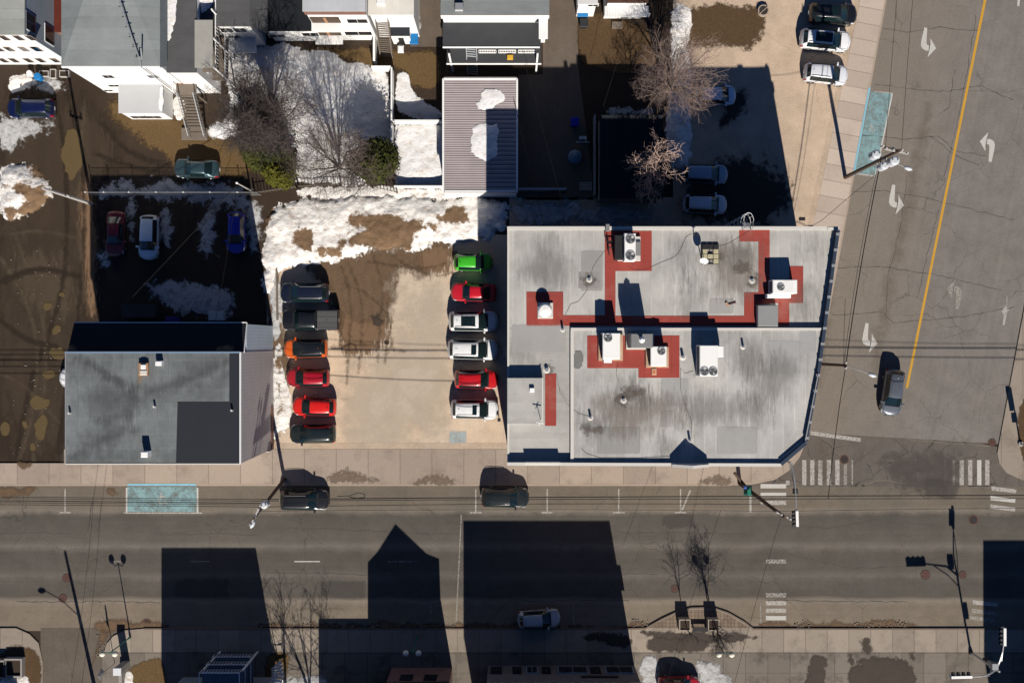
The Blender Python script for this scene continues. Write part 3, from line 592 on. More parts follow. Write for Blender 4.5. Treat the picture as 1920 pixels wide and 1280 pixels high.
#          t     zt     zb   w    wt    bow      (t from nose, fractions of length; z fractions of height)
PROF = {
 'suv':  [(0,.33,.27,.80,.62,.055),(.015,.47,.40,.90,.72,.055),(.05,.54,.48,.965,.80,.05),(.10,.575,.53,.99,.82,.035),(.16,.605,.565,1,.80,.025),(.228,.635,.59,1,.80,.022),
          (.395,.955,.615,.99,.655,.012),(.43,.975,.618,.985,.655,.008),(.60,1.0,.625,.98,.65,0),(.80,.985,.64,.97,.625,-.006),(.885,.945,.645,.96,.60,-.01),(.952,.70,.62,.945,.66,-.016),(.975,.60,.55,.93,.70,-.02),(1,.42,.36,.86,.66,-.025)],
 'hatch':[(0,.33,.27,.78,.60,.07),(.02,.48,.41,.90,.70,.065),(.06,.55,.49,.97,.78,.05),(.12,.59,.54,1,.80,.035),(.20,.625,.58,1,.80,.03),(.245,.645,.60,1,.80,.026),
          (.43,.965,.625,.98,.64,.014),(.47,.985,.628,.975,.64,.01),(.60,1,.635,.97,.635,0),(.78,.975,.655,.955,.61,-.008),(.865,.93,.66,.94,.58,-.012),(.945,.70,.63,.925,.62,-.02),(.975,.58,.54,.90,.66,-.025),(1,.42,.36,.82,.62,-.03)],
 'sedan':[(0,.34,.28,.78,.60,.06),(.015,.48,.41,.89,.70,.055),(.05,.55,.49,.96,.78,.045),(.11,.595,.54,.99,.80,.03),(.20,.63,.58,1,.79,.024),(.275,.655,.60,1,.79,.02),
          (.42,.965,.63,.98,.62,.012),(.46,.985,.635,.975,.62,.008),(.55,1,.64,.97,.615,0),(.66,.985,.65,.965,.60,-.006),(.715,.955,.655,.96,.58,-.01),(.86,.70,.65,.95,.68,-.014),(.965,.66,.60,.91,.70,-.02),(1,.48,.40,.84,.62,-.028)],
 'pickup':[(0,.36,.30,.86,.70,.03),(.01,.50,.42,.92,.76,.03),(.04,.575,.51,.98,.84,.026),(.08,.60,.55,1,.85,.02),(.15,.62,.575,1,.83,.016),(.222,.64,.60,1,.82,.014),
          (.325,.955,.62,.985,.68,.01),(.36,.975,.622,.985,.68,.006),(.46,1,.625,.98,.675,0),(.56,.99,.63,.98,.67,0),(.60,.965,.63,.98,.665,0),(.625,.64,.625,.985,.90,0),(.985,.64,.625,.985,.90,0),(1,.50,.44,.95,.86,0)],
}
IDX = {'suv': (5,6,10,11), 'hatch': (5,6,10,11), 'sedan': (5,6,10,11), 'pickup': (5,6,10,11)}   # cowl, roof front, roof end, rear glass foot
def make_car(name, typ, paint, L, W, H, label, group, roof=None, sunroof=None, rails=None, cover=None, lower=True, ncover=0):
    t = bpy.data.objects.new(name, None); COL.objects.link(t); WL[t.name] = Vector((0,0,0))
    tag(t, label, 'pickup truck' if typ == 'pickup' else 'car', group)
    K = PROF[typ]; c0, c1, r0, r1 = IDX[typ]
    st_, sid = [], []                              # dense stations and which interval they open
    for i in range(len(K)-1):
        n = 3 if K[i+1][0]-K[i][0] > .09 else (2 if K[i+1][0]-K[i][0] > .04 else 1)
        for k in range(n):
            u = k/n; a, b = K[i], K[i+1]; q = [a[j]+(b[j]-a[j])*u for j in range(6)]
            if n > 1 and 0 < u < 1 and typ != 'pickup' and i not in (c0, r0):   # soften the profile
                q[1] += .006
            st_.append(q); sid.append((i, k, n))
    st_.append(list(K[-1])); sid.append((len(K)-1, 0, 1))
    NS = len(st_); V = []; row = 19
    def half(q):
        tt, zt, zb, w, wt, b = q; zt *= H; zb *= H; w *= W/2; wt *= W/2; z0 = .20
        hood = zt-zb < .14*H
        wm = w*.955
        pts = [(w*.90,z0),(w*.975,z0+.25*(zb-z0)),(w,z0+.55*(zb-z0)),(w*.99,z0+.88*(zb-z0)),(wm,zb)]
        if hood: pts += [(wm*.55+wt*.45,zb*.35+zt*.65),(wt,zt-.018),(wt*.92,zt-.006),(wt*.5,zt+.012),(0,zt+.02)]
        else: pts += [((wm+wt)/2+.015,(zb+zt-.06)/2),(wt+.01,zt-.075),(wt*.90,zt-.02),(wt*.5,zt+.006),(0,zt+.014)]
        return pts
    for q in st_:
        h = half(q); x0 = L/2-q[0]*L; w = q[3]*W/2
        full = [(y, z) for y, z in h] + [(-y, z) for y, z in h[-2::-1]]
        for y, z in full: V.append((x0-q[5]*L*(abs(y)/w)**2, y, z))
    P_ = {k: [] for k in ('body','trim','windshield','rear_window','side_l','side_r','head_l','head_r','tail_l','tail_r','roofp')}
    for s in range(NS-1):
        i, k, n = sid[s]
        for j in range(row-1):
            f = (s*row+j, s*row+j+1, (s+1)*row+j+1, (s+1)*row+j)
            jj = j if j < 9 else 17-j; left = j < 9
            key = 'body'
            if c0 <= i < c1 and jj >= 6: key = 'windshield' 
            elif r0 <= i < r1 and jj >= 6 and (typ != 'sedan' or True): key = 'rear_window'
            elif jj in (4, 5) and (i > c0 or (i == c0 and k >= 1)) and i < r0 and not (typ == 'pickup' and i >= 10): key = 'side_l' if left else 'side_r'
            elif jj == 0 and lower: key = 'trim'
            elif i in (1, 2) and jj in (3, 4): key = 'head_l' if left else 'head_r'
            elif s >= NS-3 and jj in (3, 4) and typ != 'pickup': key = 'tail_l' if left else 'tail_r'
            elif typ == 'pickup' and s == NS-2 and jj in (2, 3): key = 'tail_l' if left else 'tail_r'
            elif roof is not None and jj >= 6 and c1 <= i < r0: key = 'roofp'
            P_[key].append(f)
    ncap = [tuple(range(row-1, -1, -1)), tuple((NS-1)*row+j for j in range(row))]
    def part(nm, faces, mat, parent=None, flatn=False):
        used = sorted({v for f in faces for v in f}); mp = {v: n for n, v in enumerate(used)}
        m = MB(); m.v = [V[v] for v in used]; m.f = [tuple(mp[v] for v in f) for f in faces]; m.m = [0]*len(faces)
        return m.build(nm, mat, parent or t, smooth=not flatn)
    body = part('body', P_['body']+ncap, paint)
    if P_['trim']: part('lower_trim', P_['trim'], m_trim)
    part('windshield', P_['windshield'], m_glass); part('rear_window', P_['rear_window'], m_glass)
    part('side_window', P_['side_l'], m_glass); part('side_window', P_['side_r'], m_glass)
    part('headlight', P_['head_l'], m_lamp); part('headlight', P_['head_r'], m_lamp)
    part('tail_light', P_['tail_l'], m_tail); part('tail_light', P_['tail_r'], m_tail)
    if P_['roofp']: part('roof', P_['roofp'], roof)
    # pillars in body colour across the side glass
    for sx, q in ((1, .52), (-1, .52)):
        pass
    # grille, wipers, bumper plate
    m = MB(); m.box(L/2-.03*L, -W*.22, H*.25, L/2-.004*L, W*.22, H*.335); m.build('grille', m_trim, t)
    m = MB(); xw = L/2-K[c0][0]*L; zw = K[c0][1]*H
    m.bar((xw-.01,.05,zw+.035),(xw-.12,W*.30,zw+.10),.025); m.bar((xw-.01,-W*.25,zw+.03),(xw-.14,W*.02,zw+.12),.025); m.build('wiper', m_trim, t)
    m = MB(); m.box(xw-.02, -W*.36, zw-.012, xw+.07, W*.36, zw+.024); m.build('cowl', m_trim, t)
    m = MB(); m.box(-L/2-.01, -.16, H*.36, -L/2+.03, .16, H*.44); m.build('licence_plate', m_plate, t)
    # hood shut lines
    m = MB(); a = K[2]; 
    for sg in (1, -1):
        pts = []
        for q in K[2:c0+1]:
            y = sg*q[4]*W/2*.97; pts.append((L/2-q[0]*L-q[5]*L*.6, y, q[1]*H-.003))
        for p, q in zip(pts, pts[1:]): m.bar(p, q, .022)
    for zz in (2,):
        q = K[2]; m.bar((L/2-q[0]*L-q[5]*L*.45, q[4]*W/2*.95, q[1]*H+.002), (L/2-q[0]*L-.005, 0, q[1]*H+.016), .02); m.bar((L/2-q[0]*L-q[5]*L*.45, -q[4]*W/2*.95, q[1]*H+.002), (L/2-q[0]*L-.005, 0, q[1]*H+.016), .02)
    m.build('hood_seam', m_trim, t)
    # mirrors, wheels
    for sg in (1, -1):
        m = MB(); xm = L/2-(K[c0][0]+.055)*L; m.cbox(xm-.08, sg*(W/2*.93), H*.59, xm+.08, sg*(W/2+.20), H*.68, .03)
        m.build('side_mirror', paint if roof is None else paint, t)
        for fx in (.185, .80 if typ != 'pickup' else .78):
            x = L/2-fx*L; r = .35 if typ in ('suv','pickup') else .32
            m = MB(); m.tube([(x, sg*(W/2-.24), r), (x, sg*(W/2-.01), r)], [r, r], 18); w_ = m.build('wheel', m_tyre, t)
            m = MB(); m.tube([(x, sg*(W/2-.03), r), (x, sg*(W/2+.004), r)], [r*.62, r*.55], 12); m.build('rim', m_rim, w_)
    # door seams and handles
    for fx in (.34, .545):
        x = L/2-fx*L
        for sg in (1, -1): m = MB(); m.bar((x, sg*W/2*.985, H*.58), (x, sg*W/2*.996, H*.25), .018); m.build('door_seam', m_trim, t)
    zr = H*1.0
    def roofz(x):
        f = (L/2-x)/L
        for a, b in zip(K, K[1:]):
            if a[0] <= f <= b[0]: return (a[1]+(b[1]-a[1])*(f-a[0])/(b[0]-a[0]))*H
        return H
    if rails is not None:
        for sg in (1, -1):
            xa, xb = L/2-.44*L, L/2-.86*L; y = sg*W/2*.56; m = MB()
            xs = [xa+(xb-xa)*k/6 for k in range(7)]; m.tube([(x, y, roofz(x)+(.03 if k in (0, 6) else .055)) for k, x in enumerate(xs)], .02, 6); m.build('roof_rail', rails, t)
        if ncover:
            for x in (L/2-.52*L, L/2-.72*L): m = MB(); m.bar((x, -W*.28, zr+.07), (x, W*.28, zr+.07), .05, .03); m.build('crossbar', m_trim, t)
    if sunroof:
        a, b = sunroof; m = MB(); x1, x0 = L/2-a*L, L/2-b*L; w = W*.235; n = 5; vs = []; fs = []
        for k in range(n+1):
            x = x1+(x0-x1)*k/n
            for y in (-w, -w*.5, 0, w*.5, w): vs.append((x, y, roofz(x)+.026-.014*(abs(y)/w)**2))
        for k in range(n):
            for j in range(4): fs.append((k*5+j, (k+1)*5+j, (k+1)*5+j+1, k*5+j+1))
        m.add(vs, fs); m.build('sunroof', m_glass, t, smooth=True)
    m = MB(); xa = L/2-(.80 if typ != 'sedan' else .66)*L; m.bar((xa, 0, roofz(xa)), (xa-.13, 0, roofz(xa)+.09), .035); m.build('antenna_fin', m_trim if typ != 'suv' else paint, t)
    if typ == 'pickup':
        m = MB(); xa, xb = L/2-.632*L, L/2-.985*L; z = .64*H
        if cover is not None:
            m.cbox(xb, -W*.455, z-.02, xa, W*.455, z+.05, .02); m.build('bed_cover', cover, t)
        else:
            m.box(xb, -W*.40, z+.012, xa, W*.40, z+.02); m.build('bed', m_trim, t)
        for sg in (1, -1):
            m = MB(); m.box(xb, sg*W*.462, z-.01, xa, sg*W*.488, z+.045); m.build('bed_rail', paint, t)
    return t
HEAD = {'E': 0, 'W': 180, 'S': -90, 'N': 90}
def place(c, px, py, head, jit=0, z=.006):
    p = P(px, py, .8); c.location = (p.x, p.y, z)
    c.rotation_euler.z = R(HEAD[head]+jit if isinstance(head, str) else head)
    return c
blk = car_paint('black paint', (.008,.009,.012)); nvy = car_paint('deep blue black paint', (.008,.012,.026)); wht = car_paint('white paint', (.76,.77,.78), rough=.4)
pearl = car_paint('pearl white paint', (.66,.68,.72), rough=.4); org = car_paint('orange paint', (.62,.10,.008)); red = car_paint('bright red paint', (.62,.012,.008))
rub = car_paint('ruby red paint', (.36,.006,.018)); crim = car_paint('crimson paint', (.50,.008,.022)); grn = car_paint('lime green paint', (.045,.42,.02))
slv = car_paint('silver paint', (.42,.44,.46), .25); blu = car_paint('royal blue paint', (.01,.02,.38)); dbl = car_paint('dark blue paint', (.003,.007,.045)); tea = car_paint('teal grey paint', (.04,.075,.09), .4)
gry = car_paint('grey blue metallic paint', (.16,.18,.21), .5, .3); drd = car_paint('dark red paint', (.16,.006,.012)); cha = car_paint('charcoal green paint', (.010,.016,.018)); wbl = car_paint('cool white paint', (.80,.84,.88))
GW, GE, GN, GS, GY = 'cars parked in the west row of the lot', 'cars parked in the east row of the lot', 'cars parked in the rear lot', 'cars parked along the street kerb', 'cars parked in the west yards'
def C(*a, **k):
    pos = a[-1] if isinstance(a[-1], tuple) else None
    return place(make_car(*a[:-1], **k), *pos)
C('parked_car','suv',nvy,4.75,1.92,1.75,'black SUV at the top of the west row, nearest the snow bank',GW,(571,549,'W',0), rails=m_rail)
C('parked_pickup','pickup',blk,5.45,1.98,1.85,'black pickup truck with a ribbed grey bed cover',GW,(582,600,'W',0), cover=m_tonn)
C('parked_car','suv',org,4.25,1.80,1.56,'orange crossover with a black roof',GW,(573,653,'W',1), roof=blk, rails=m_trim)
C('parked_car','hatch',rub,4.25,1.78,1.50,'crimson hatchback between the orange car and the bright red car',GW,(577,708,'W',-1), sunroof=None)
C('parked_car','hatch',red,4.30,1.80,1.52,'bright red hatchback second from the bottom of the west row',GW,(589,762,'W',-2))
C('parked_car','suv',cha,4.5,1.84,1.60,'black car at the street end of the west row',GW,(586,813,'W',0))
C('parked_car','hatch',grn,3.80,1.68,1.50,'lime green small hatchback below the snow',GE,(887,491.5,'E',0), lower=False)
C('parked_car','sedan',crim,4.45,1.78,1.45,'dark red sedan facing the lot with its tail in the building shadow',GE,(888,548,'W',-2), lower=False)
C('parked_car','suv',wht,4.85,1.94,1.72,'white SUV with a large dark glass roof and roof rails',GE,(888,602,'E',0), rails=m_trim, sunroof=(.46,.74), ncover=1)
C('parked_car','suv',wht,4.95,1.95,1.72,'longest white SUV with a small square sunroof, above the red SUV',GE,(887,655,'E',-1), sunroof=(.43,.53), rails=m_rail)
C('parked_car','suv',car_paint('scarlet paint', (.50,.008,.014)),4.25,1.82,1.65,'red boxy SUV between the two white SUVs in the east row',GE,(893,711,'E',-1), rails=m_trim)
C('parked_car','suv',wht,4.65,1.88,1.68,'white SUV at the street end of the east row, above the pale blue stall',GE,(890,767,'E',-1), sunroof=(.45,.54), rails=m_rail)
C('parked_car','suv',blk,4.7,1.92,1.75,'glossy black SUV topmost in the rear lot',GN,(1562,26,'E',-3), sunroof=(.45,.6))
C('parked_car','suv',wht,4.95,1.93,1.68,'white SUV with a long black glass roof in the rear lot',GN,(1548,75,'E',-5), sunroof=(.41,.74), rails=m_rail)
C('parked_car','suv',pearl,4.30,1.85,1.66,'pearl white compact SUV crossed by the pole shadow',GN,(1549,138.5,'E',-6), rails=m_rail)
C('parked_car','suv',car_paint('ice blue paint', (.55,.66,.80), .1),3.9,1.82,1.62,'silver blue van-like car in shade under the big bare tree',GN,(1343,179,'E',1))
C('parked_car','suv',car_paint('slate blue paint', (.30,.40,.52), .1),4.5,1.84,1.66,'slate blue SUV in the building shade',GN,(1322,326,'E',-2))
C('parked_car','suv',car_paint('light silver paint', (.72,.76,.82), .1),4.3,1.84,1.70,'light silver SUV in shade right behind the corner building',GN,(1322,383,'E',-2), rails=m_rail)
C('parked_car','suv',blk,4.8,1.95,1.78,'black SUV parked on the street beside the leaning pole',GS,(571,937,'E',0), rails=m_rail)
C('parked_car','suv',cha,4.65,1.92,1.75,'black SUV parked on the street beneath the flat roof corner',GS,(947,932,'E',-1), rails=m_trim)
C('parked_car','hatch',slv,4.2,1.78,1.48,'silver car parked in the dark shadow by the south kerb',GS,(1011,1160,'E',3), lower=False)
C('parked_car','hatch',rub,4.1,1.80,1.50,'red car cut off by the bottom edge beside snow',None,(1273,1285,'E',0,.12))
C('driven_car','suv',gry,4.55,1.90,1.66,'grey station wagon driving down the avenue beside the yellow line',None,(1674,736,-97,0), sunroof=None)
C('parked_car','suv',dbl,4.6,1.85,1.70,'dark blue van parked at the far left below the blue barrel',GY,(57,203,'W',0))
C('parked_car','sedan',tea,4.45,1.80,1.46,'teal grey sedan parked below the wooden stairs',GY,(368,316,'W',-2), lower=False)
C('parked_car','sedan',drd,4.4,1.76,1.46,'dark red car in the shaded yard',GY,(216,438,-92,0), lower=False)
C('parked_car','suv',wbl,4.35,1.82,1.68,'white SUV in the shaded yard',GY,(279,445,-92,0))
C('parked_car','hatch',blu,4.1,1.78,1.50,'royal blue car in the shaded yard',GY,(442,436,-91,0), lower=False)
C('parked_car','hatch',wht,4.2,1.78,1.50,'white car poking out from under the west edge of the grey roof',GY,(150,708,'W',0))
# ---------- buildings ----------
def onS(yw, px, py): z = HC*(1-yw*S/(640-py)); return (px-960)*(1-z/HC)/S, z
def onE(xw, px, py): z = HC*(1-xw*S/(px-960)); return (640-py)*(1-z/HC)/S, z
def roof_mat(name, c, axis, period, light=1.25, stain=.3, off=0, cross=None, seam=.05):
    n = NT(name); o = n.xyz(); wob = n.math('MULTIPLY', n.noise(.8, 2), .06)
    cell = n.node('ShaderNodeTexWhiteNoise', {'W': n.math('FLOOR', n.math('ADD', n.math('DIVIDE', n.math('ADD', o[axis], off), period), .5))}, noise_dimensions='1D').outputs[0]
    col = n.mix(cell, sc(c, .95), sc(c, 1.05))
    ln = n.line(n.math('ADD', o[axis], wob), period, seam, off)
    col = n.mix(n.math('MULTIPLY', ln, n.ramp(n.noise(.6, 3), [(.4, 0.1), (.6, .55)])), col, sc(c, light))
    if cross:
        l2 = n.line(n.math('ADD', o[1-axis], wob), cross, seam); col = n.mix(n.math('MULTIPLY', l2, .35), col, sc(c, light*1.05))
        l3 = n.line(n.math('ADD', o[axis], wob), period, seam*.7, off+.05); col = n.mix(n.math('MULTIPLY', l3, n.ramp(n.noise(.5, 3), [(.5, 0.0), (.6, .6)])), col, sc(c, .35))
    blot = n.ramp(n.noise(.22, 8, .68), [(.35, 1.08), (.62, 1-stain*.5), (.75, 1-stain)])
    col = n.mix(1.0, col, blot, 'MULTIPLY')
    sm = n.ramp(n.noise(1.0, 8, .7, vec=n.mapv(scale=(1.2,.35,1) if axis == 0 else (.35,1.2,1))), [(.5, 1.0), (.8, 1-stain*.8)])
    col = n.mix(1.0, col, sm, 'MULTIPLY')
    col = n.mix(1.0, col, n.ramp(n.noise(16, 4, .8), [(.3, .86), (.7, 1.1)]), 'MULTIPLY')
    n.bump(n.noise(12, 4), .15, .02)
    return n.done(col, .9, spec=.2)
def siding(name, c, period=.2, axis=2, dark=.75, rough=.6):
    n = NT(name); o = n.xyz(); f = n.math('FRACT', n.math('DIVIDE', o[axis], period))
    col = n.mix(n.math('LESS_THAN', f, .14), c, sc(c, dark))
    col = n.mix(1.0, col, n.ramp(n.noise(.7, 6, .7), [(.3, .9), (.7, 1.04)]), 'MULTIPLY')
    n.bump(f, .3, .02); return n.done(col, rough)
def brick(name, c, mortar):
    n = NT(name); br = n.node('ShaderNodeTexBrick', {'Vector': n.mapv(rot=(R(90),0,0)), 'Color1': (*c,1), 'Color2': (*sc(c,.7),1), 'Mortar': (*mortar,1), 'Scale': 4.0, 'Mortar Size': .015})
    return n.done(n.mix(1.0, br.outputs[0], n.ramp(n.noise(.8, 6), [(.3,.8),(.7,1.1)]), 'MULTIPLY'), .9)
m_roofg = roof_mat('grey membrane roof', (.43,.42,.395), 0, .98, 1.45, .34, 0, None, .06)
m_roofw = roof_mat('grey roof with cross seams', (.40,.39,.365), 1, .62, 1.12, .30)
nr = NT('red roof membrane'); cr = nr.mix(nr.noise(.5, 7, .7), (.33,.056,.043), (.23,.042,.032)); cr = nr.mix(nr.ramp(nr.noise(.35, 8, .72), [(.52, 0.0), (.72, .55)]), cr, (.34,.17,.14))
cr = nr.mix(nr.math('MULTIPLY', nr.line(nr.xyz()[0], 2.3, .04), .5), cr, (.12,.03,.02)); cr = nr.mix(nr.math('MULTIPLY', nr.line(nr.xyz()[1], 2.9, .04), .5), cr, (.12,.03,.02)); cr = nr.mix(nr.ramp(nr.noise(.9, 8, .75), [(.58, 0.0), (.75, .6)]), cr, (.07,.04,.035)); m_redm = nr.done(cr, .92)
m_coping = basic('pale metal coping', (.56,.54,.50), .6, .08, 1, 8)
m_copd = basic('dark coping with shadow tint', (.03,.045,.075), .5, .2, 1, 8)
m_brick = brick('brown brick', (.22,.10,.07), (.25,.22,.2)); m_bricks = brick('tan brick', (.30,.22,.17), (.3,.28,.25))
m_wwall = siding('white siding', (.80,.80,.79)); m_bwall = siding('blue grey siding', (.30,.36,.42), .3, 1)
m_white_trim = basic('white trim', (.78,.78,.77), .6, .05, 1, 8)
m_window = NT('window glass').done((.015,.018,.022), .06, 0, 0, .5)
m_acw = basic('white sheet metal', (.78,.775,.75), .5, .06, 2, 10); m_acg = basic('grey sheet metal', (.20,.20,.20), .55, .2, 2, 10)
m_dkm = basic('dark metal', (.02,.02,.022), .6, .3, 3, 20); m_steel = basic('galvanised steel', (.42,.43,.44), .4, .15, 4, 20, metal=.5)
m_wood = basic('grey weathered wood', (.17,.14,.115), .9, .35, 2, 14, bump=.3); m_orw = basic('orange deck', (.36,.19,.10), .9, .25, 2, 14)
m_shing = siding('black shingles', (.018,.02,.024), .28, 1, .45, .95); m_asph = basic('dark felt roof', (.045,.047,.052), .95, .3, .8, 10, bump=.2)
m_black = basic('black membrane', (.020,.023,.030), .9, .15, .5, 8)
m_conc = basic('concrete block', (.30,.28,.26), .9, .2, 1, 8)
def stain_mat(name, c, a): return patch_mat(name, c, None, .95, 1.1, 1.6, (.1,1.35), 3.0, 0, var=.5, amax=a, streak=(2.2,.35,1))
m_st3 = patch_mat('faint grime', (.08,.085,.09), None, .95, 1.1, .8, (.1,1.3), 2, 0, var=.3, amax=.28); m_st1 = stain_mat('soot smudge', (.14,.13,.12), .32); m_st2 = stain_mat('brown ponding stain', (.23,.19,.16), .5)
def window(root, name, lo, hi, face, mat=m_window, frame=m_white_trim, d=.05):
    a = Vector(lo); b = Vector(hi); m = MB(); t = .07
    nx, ny = face
    if ny:
        y0 = a.y; m.box(a.x-t, y0, a.z-t, b.x+t, y0+ny*d, b.z+t)
        f = m.build(name, frame, root); p = MB(); p.box(a.x, y0+ny*.02, a.z, (a.x+b.x)/2-.02, y0+ny*(d+.012), b.z); p.box((a.x+b.x)/2+.02, y0+ny*.02, a.z, b.x, y0+ny*(d+.012), b.z)
    else:
        x0 = a.x; m.box(x0, a.y-t, a.z-t, x0+nx*d, b.y+t, b.z+t)
        f = m.build(name, frame, root); p = MB(); p.box(x0+nx*.02, a.y, a.z, x0+nx*(d+.012), (a.y+b.y)/2-.02, b.z); p.box(x0+nx*.02, (a.y+b.y)/2+.02, a.z, x0+nx*(d+.012), b.y, b.z)
    p.build('pane', mat, f); return f
def wS(root, yw, px, py, w, h, frame=m_white_trim, face=-1, mat=m_window):   # window centred where the photograph shows it on a wall facing south
    x, z = onS(yw, px, py); z = max(z, h/2+.3)
    return window(root, 'window', (x-w/2, yw, z-h/2), (x+w/2, yw, z+h/2), (0, face), mat, frame)
def wE(root, xw, px, py, w, h, frame=m_white_trim, face=1):
    y, z = onE(xw, px, py); z = max(z, h/2+.3)
    return window(root, 'window', (xw, y-w/2, z-h/2), (xw, y+w/2, z+h/2), (face, 0), m_window, frame)
def band(root, name, pts, w, z0, z1, mat, h, closed=False, inner=0):
    m = MB(); pp = [P(x, y, h).xy for x, y in pts]; 
    if closed: pp.append(pp[0])
    for a, b in zip(pp, pp[1:]):
        a, b = Vector(a), Vector(b); d = (b-a).normalized(); nr = Vector((-d.y, d.x)); e = d*w/2*0
        m.prism([a-nr*w/2-e, b-nr*w/2+e, b+nr*w/2+e, a+nr*w/2-e], z0, z1)
    return m.build(name, mat, root)

# corner building
HR = 11.8; HS = 12.1
o_ = P(1200, 650); cb = thing('corner_building', (o_.x, o_.y, 0), 'large flat-roofed grey building with red roof walkways on the street corner', 'building')
outl = [(951,424),(1573,424),(1536,690),(1511,829),(1463,873),(951,869)]
m = MB(); m.pprism(outl, 0, HR-.05, h=12); m.build('wall', m_bricks, cb)
m = MB(); m.pprism([(953,426),(1571,426),(1536,680),(1537,616),(1070,616),(1070,868),(953,868)], HR-.05, HR, h=12); rf = m.build('roof', m_roofg, cb)
m = MB(); m.pprism([(953,614),(1068,614),(1068,866),(953,866)], HR, HR+.012, h=12); m.build('west_roof', m_roofw, cb)
sec = [(1071,617),(1540,617),(1533,690),(1509,828),(1461,870),(1071,868)]
m = MB(); m.pprism(sec, HR-.04, HS, h=12.1); m.build('upper_roof', roof_mat('grey upper roof', (.43,.42,.40), 0, .95, 1.45, .42, .3, None, .06), cb)
band(cb, 'coping', [(1070,617),(1541,617)], .22, HR-.03, HS+.06, m_coping, 12)
band(cb, 'coping', [(1072.5,619.5),(1072.5,868)], .26, HR-.03, HS+.055, m_coping, 12)
band(cb, 'coping', [(951,427.5),(1552,427.5)], .28, HR-.5, HR+.16, m_coping, 12); band(cb, 'coping', [(1552,428.5),(1573,428.5)], .26, HR-.5, HR+.22, m_coping, 12)
band(cb, 'coping', [(953,430.5),(953,866)], .16, HR-.5, HR+.10, m_coping, 12)
band(cb, 'parapet', [(951,868.5),(1463,870.5)], .26, HR-.4, HS+.28, m_coping, 12)
band(cb, 'parapet', [(985,866),(1050,866)], .1, HR, HS+.50, m_coping, 12)
band(cb, 'parapet', [(1569.5,432),(1533.5,690),(1509,827)], .26, HR-.4, HS+.30, m_copd, 12)  # dark blue colour also paints the shadow line inside this parapet
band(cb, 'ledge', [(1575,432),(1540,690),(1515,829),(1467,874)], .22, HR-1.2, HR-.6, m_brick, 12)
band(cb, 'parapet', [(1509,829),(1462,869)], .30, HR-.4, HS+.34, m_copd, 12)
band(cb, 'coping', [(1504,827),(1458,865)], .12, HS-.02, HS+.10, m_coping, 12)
band(cb, 'sign_rail', [(1531,700),(1507,824)], .08, HS+.38, HS+.42, m_steel, 12)
for i in range(14):
    u = i/13; x, y = 1569+(1509-1569)*u, 440+(820-440)*u
    if y > 690: x = 1533.5-(y-690)*.177
    else: x = 1569.5-(y-432)*.1395
    p = P(x, y, 12); m = MB(); m.box(p.x-.16, p.y-.12, HS+.29, p.x+.16, p.y+.12, HS+.34); m.build('clamp', m_steel, cb)
# gabled parapet over the entrance
m = MB(); a = P(1258,868,12); b = P(1327,868,12); yy = a.y
prof = [(a.x,HS+.28),(b.x,HS+.28),(b.x-.0,HS+.55),((a.x+b.x)/2+.0,HS+1.55),(a.x,HS+.55)]
vs = [(x, yy-.02, z) for x, z in prof]+[(x, yy-.26, z) for x, z in prof]; k = 5
m.add(vs, [tuple(range(k-1,-1,-1)), tuple(range(k,2*k))]+[(i,(i+1)%k,(i+1)%k+k,i+k) for i in range(k)]); m.build('pediment', m_coping, cb, recalc=True)
m = MB()
def redrect(m, x0,y0,x1,y1,h,e): a = P(x0,y1,h); b = P(x1,y0,h); m.box(a.x,a.y,h-.01,b.x,b.y,h+e)
for q in ((987,547,1056,612),(1056,591,1134,611),(1134,433,1154,611),(1154,433,1222,508),(1154,592,1395,611),(1395,548,1413,611),(1413,548,1422,611),(1386,430,1443,453),(1422,453,1443,570),(1480,499,1506,568),(1459,568,1480,611),(1443,556,1480,568)):
    m = MB(); redrect(m, *q, HR, .018); m.build('red_walkway', m_redm, cb)
for q in ((1101,629,1274,690),(1197,690,1274,708)): m = MB(); redrect(m, *q, HS, .018); m.build('red_walkway', m_redm, cb)
m = MB(); redrect(m, 1022,700,1043,798, HR+.012, .015); m.build('red_walkway', m_redm, cb)
for q, mt, hh in (([(1000,470),(1030,452),(1060,480),(1078,520),(1050,545),(1010,530),(980,510)],m_st1,HR),([(1280,540),(1305,520),(1312,560),(1300,600),(1270,590)],m_st1,HR),([(1262,450),(1290,455),(1290,520),(1268,520)],m_st1,HR),
    ([(1332,460),(1375,457),(1395,462),(1420,470),(1422,520),(1400,550),(1350,550),(1325,510)],m_st2,HR),([(1345,468),(1392,462),(1392,480),(1350,500)],m_st1,HR),([(1500,460),(1530,455),(1528,480),(1505,480)],m_st1,HR),([(1500,540),(1525,530),(1515,600),(1495,590)],m_st1,HR),
    ([(1150,722),(1190,715),(1215,735),(1205,765),(1160,765)],m_st1,HS),([(1185,722),(1210,725),(1212,748),(1190,750)],m_st1,HS),([(1280,755),(1330,740),(1440,748),(1445,790),(1330,795),(1285,780)],m_st1,HS),([(1400,700),(1480,660),(1500,700),(1450,770),(1410,760)],m_st1,HS),
    ([(1090,790),(1120,780),(1150,800),(1110,815)],m_st1,HS),([(1105,740),(1280,735),(1260,800),(1130,810)],m_st2,HS),([(1380,640),(1440,650),(1430,700),(1370,690)],m_st1,HS),([(1240,830),(1265,840),(1255,855),(1235,850)],m_st1,HS),([(960,640),(990,640),(990,660),(970,670)],m_st1,HR)):
    patch('stain', q, mt, z=.018, h=hh, parent=cb, edge=1.0, amp=.9, nsc=.4, res=.3)
patch('patched_membrane', [(1079,662),(1086,659),(1091,668),(1090,684),(1084,690),(1078,686)], basic('grey patch', (.17,.17,.16)), z=.02, h=HS, parent=cb, edge=.05, amp=.05, res=.1)
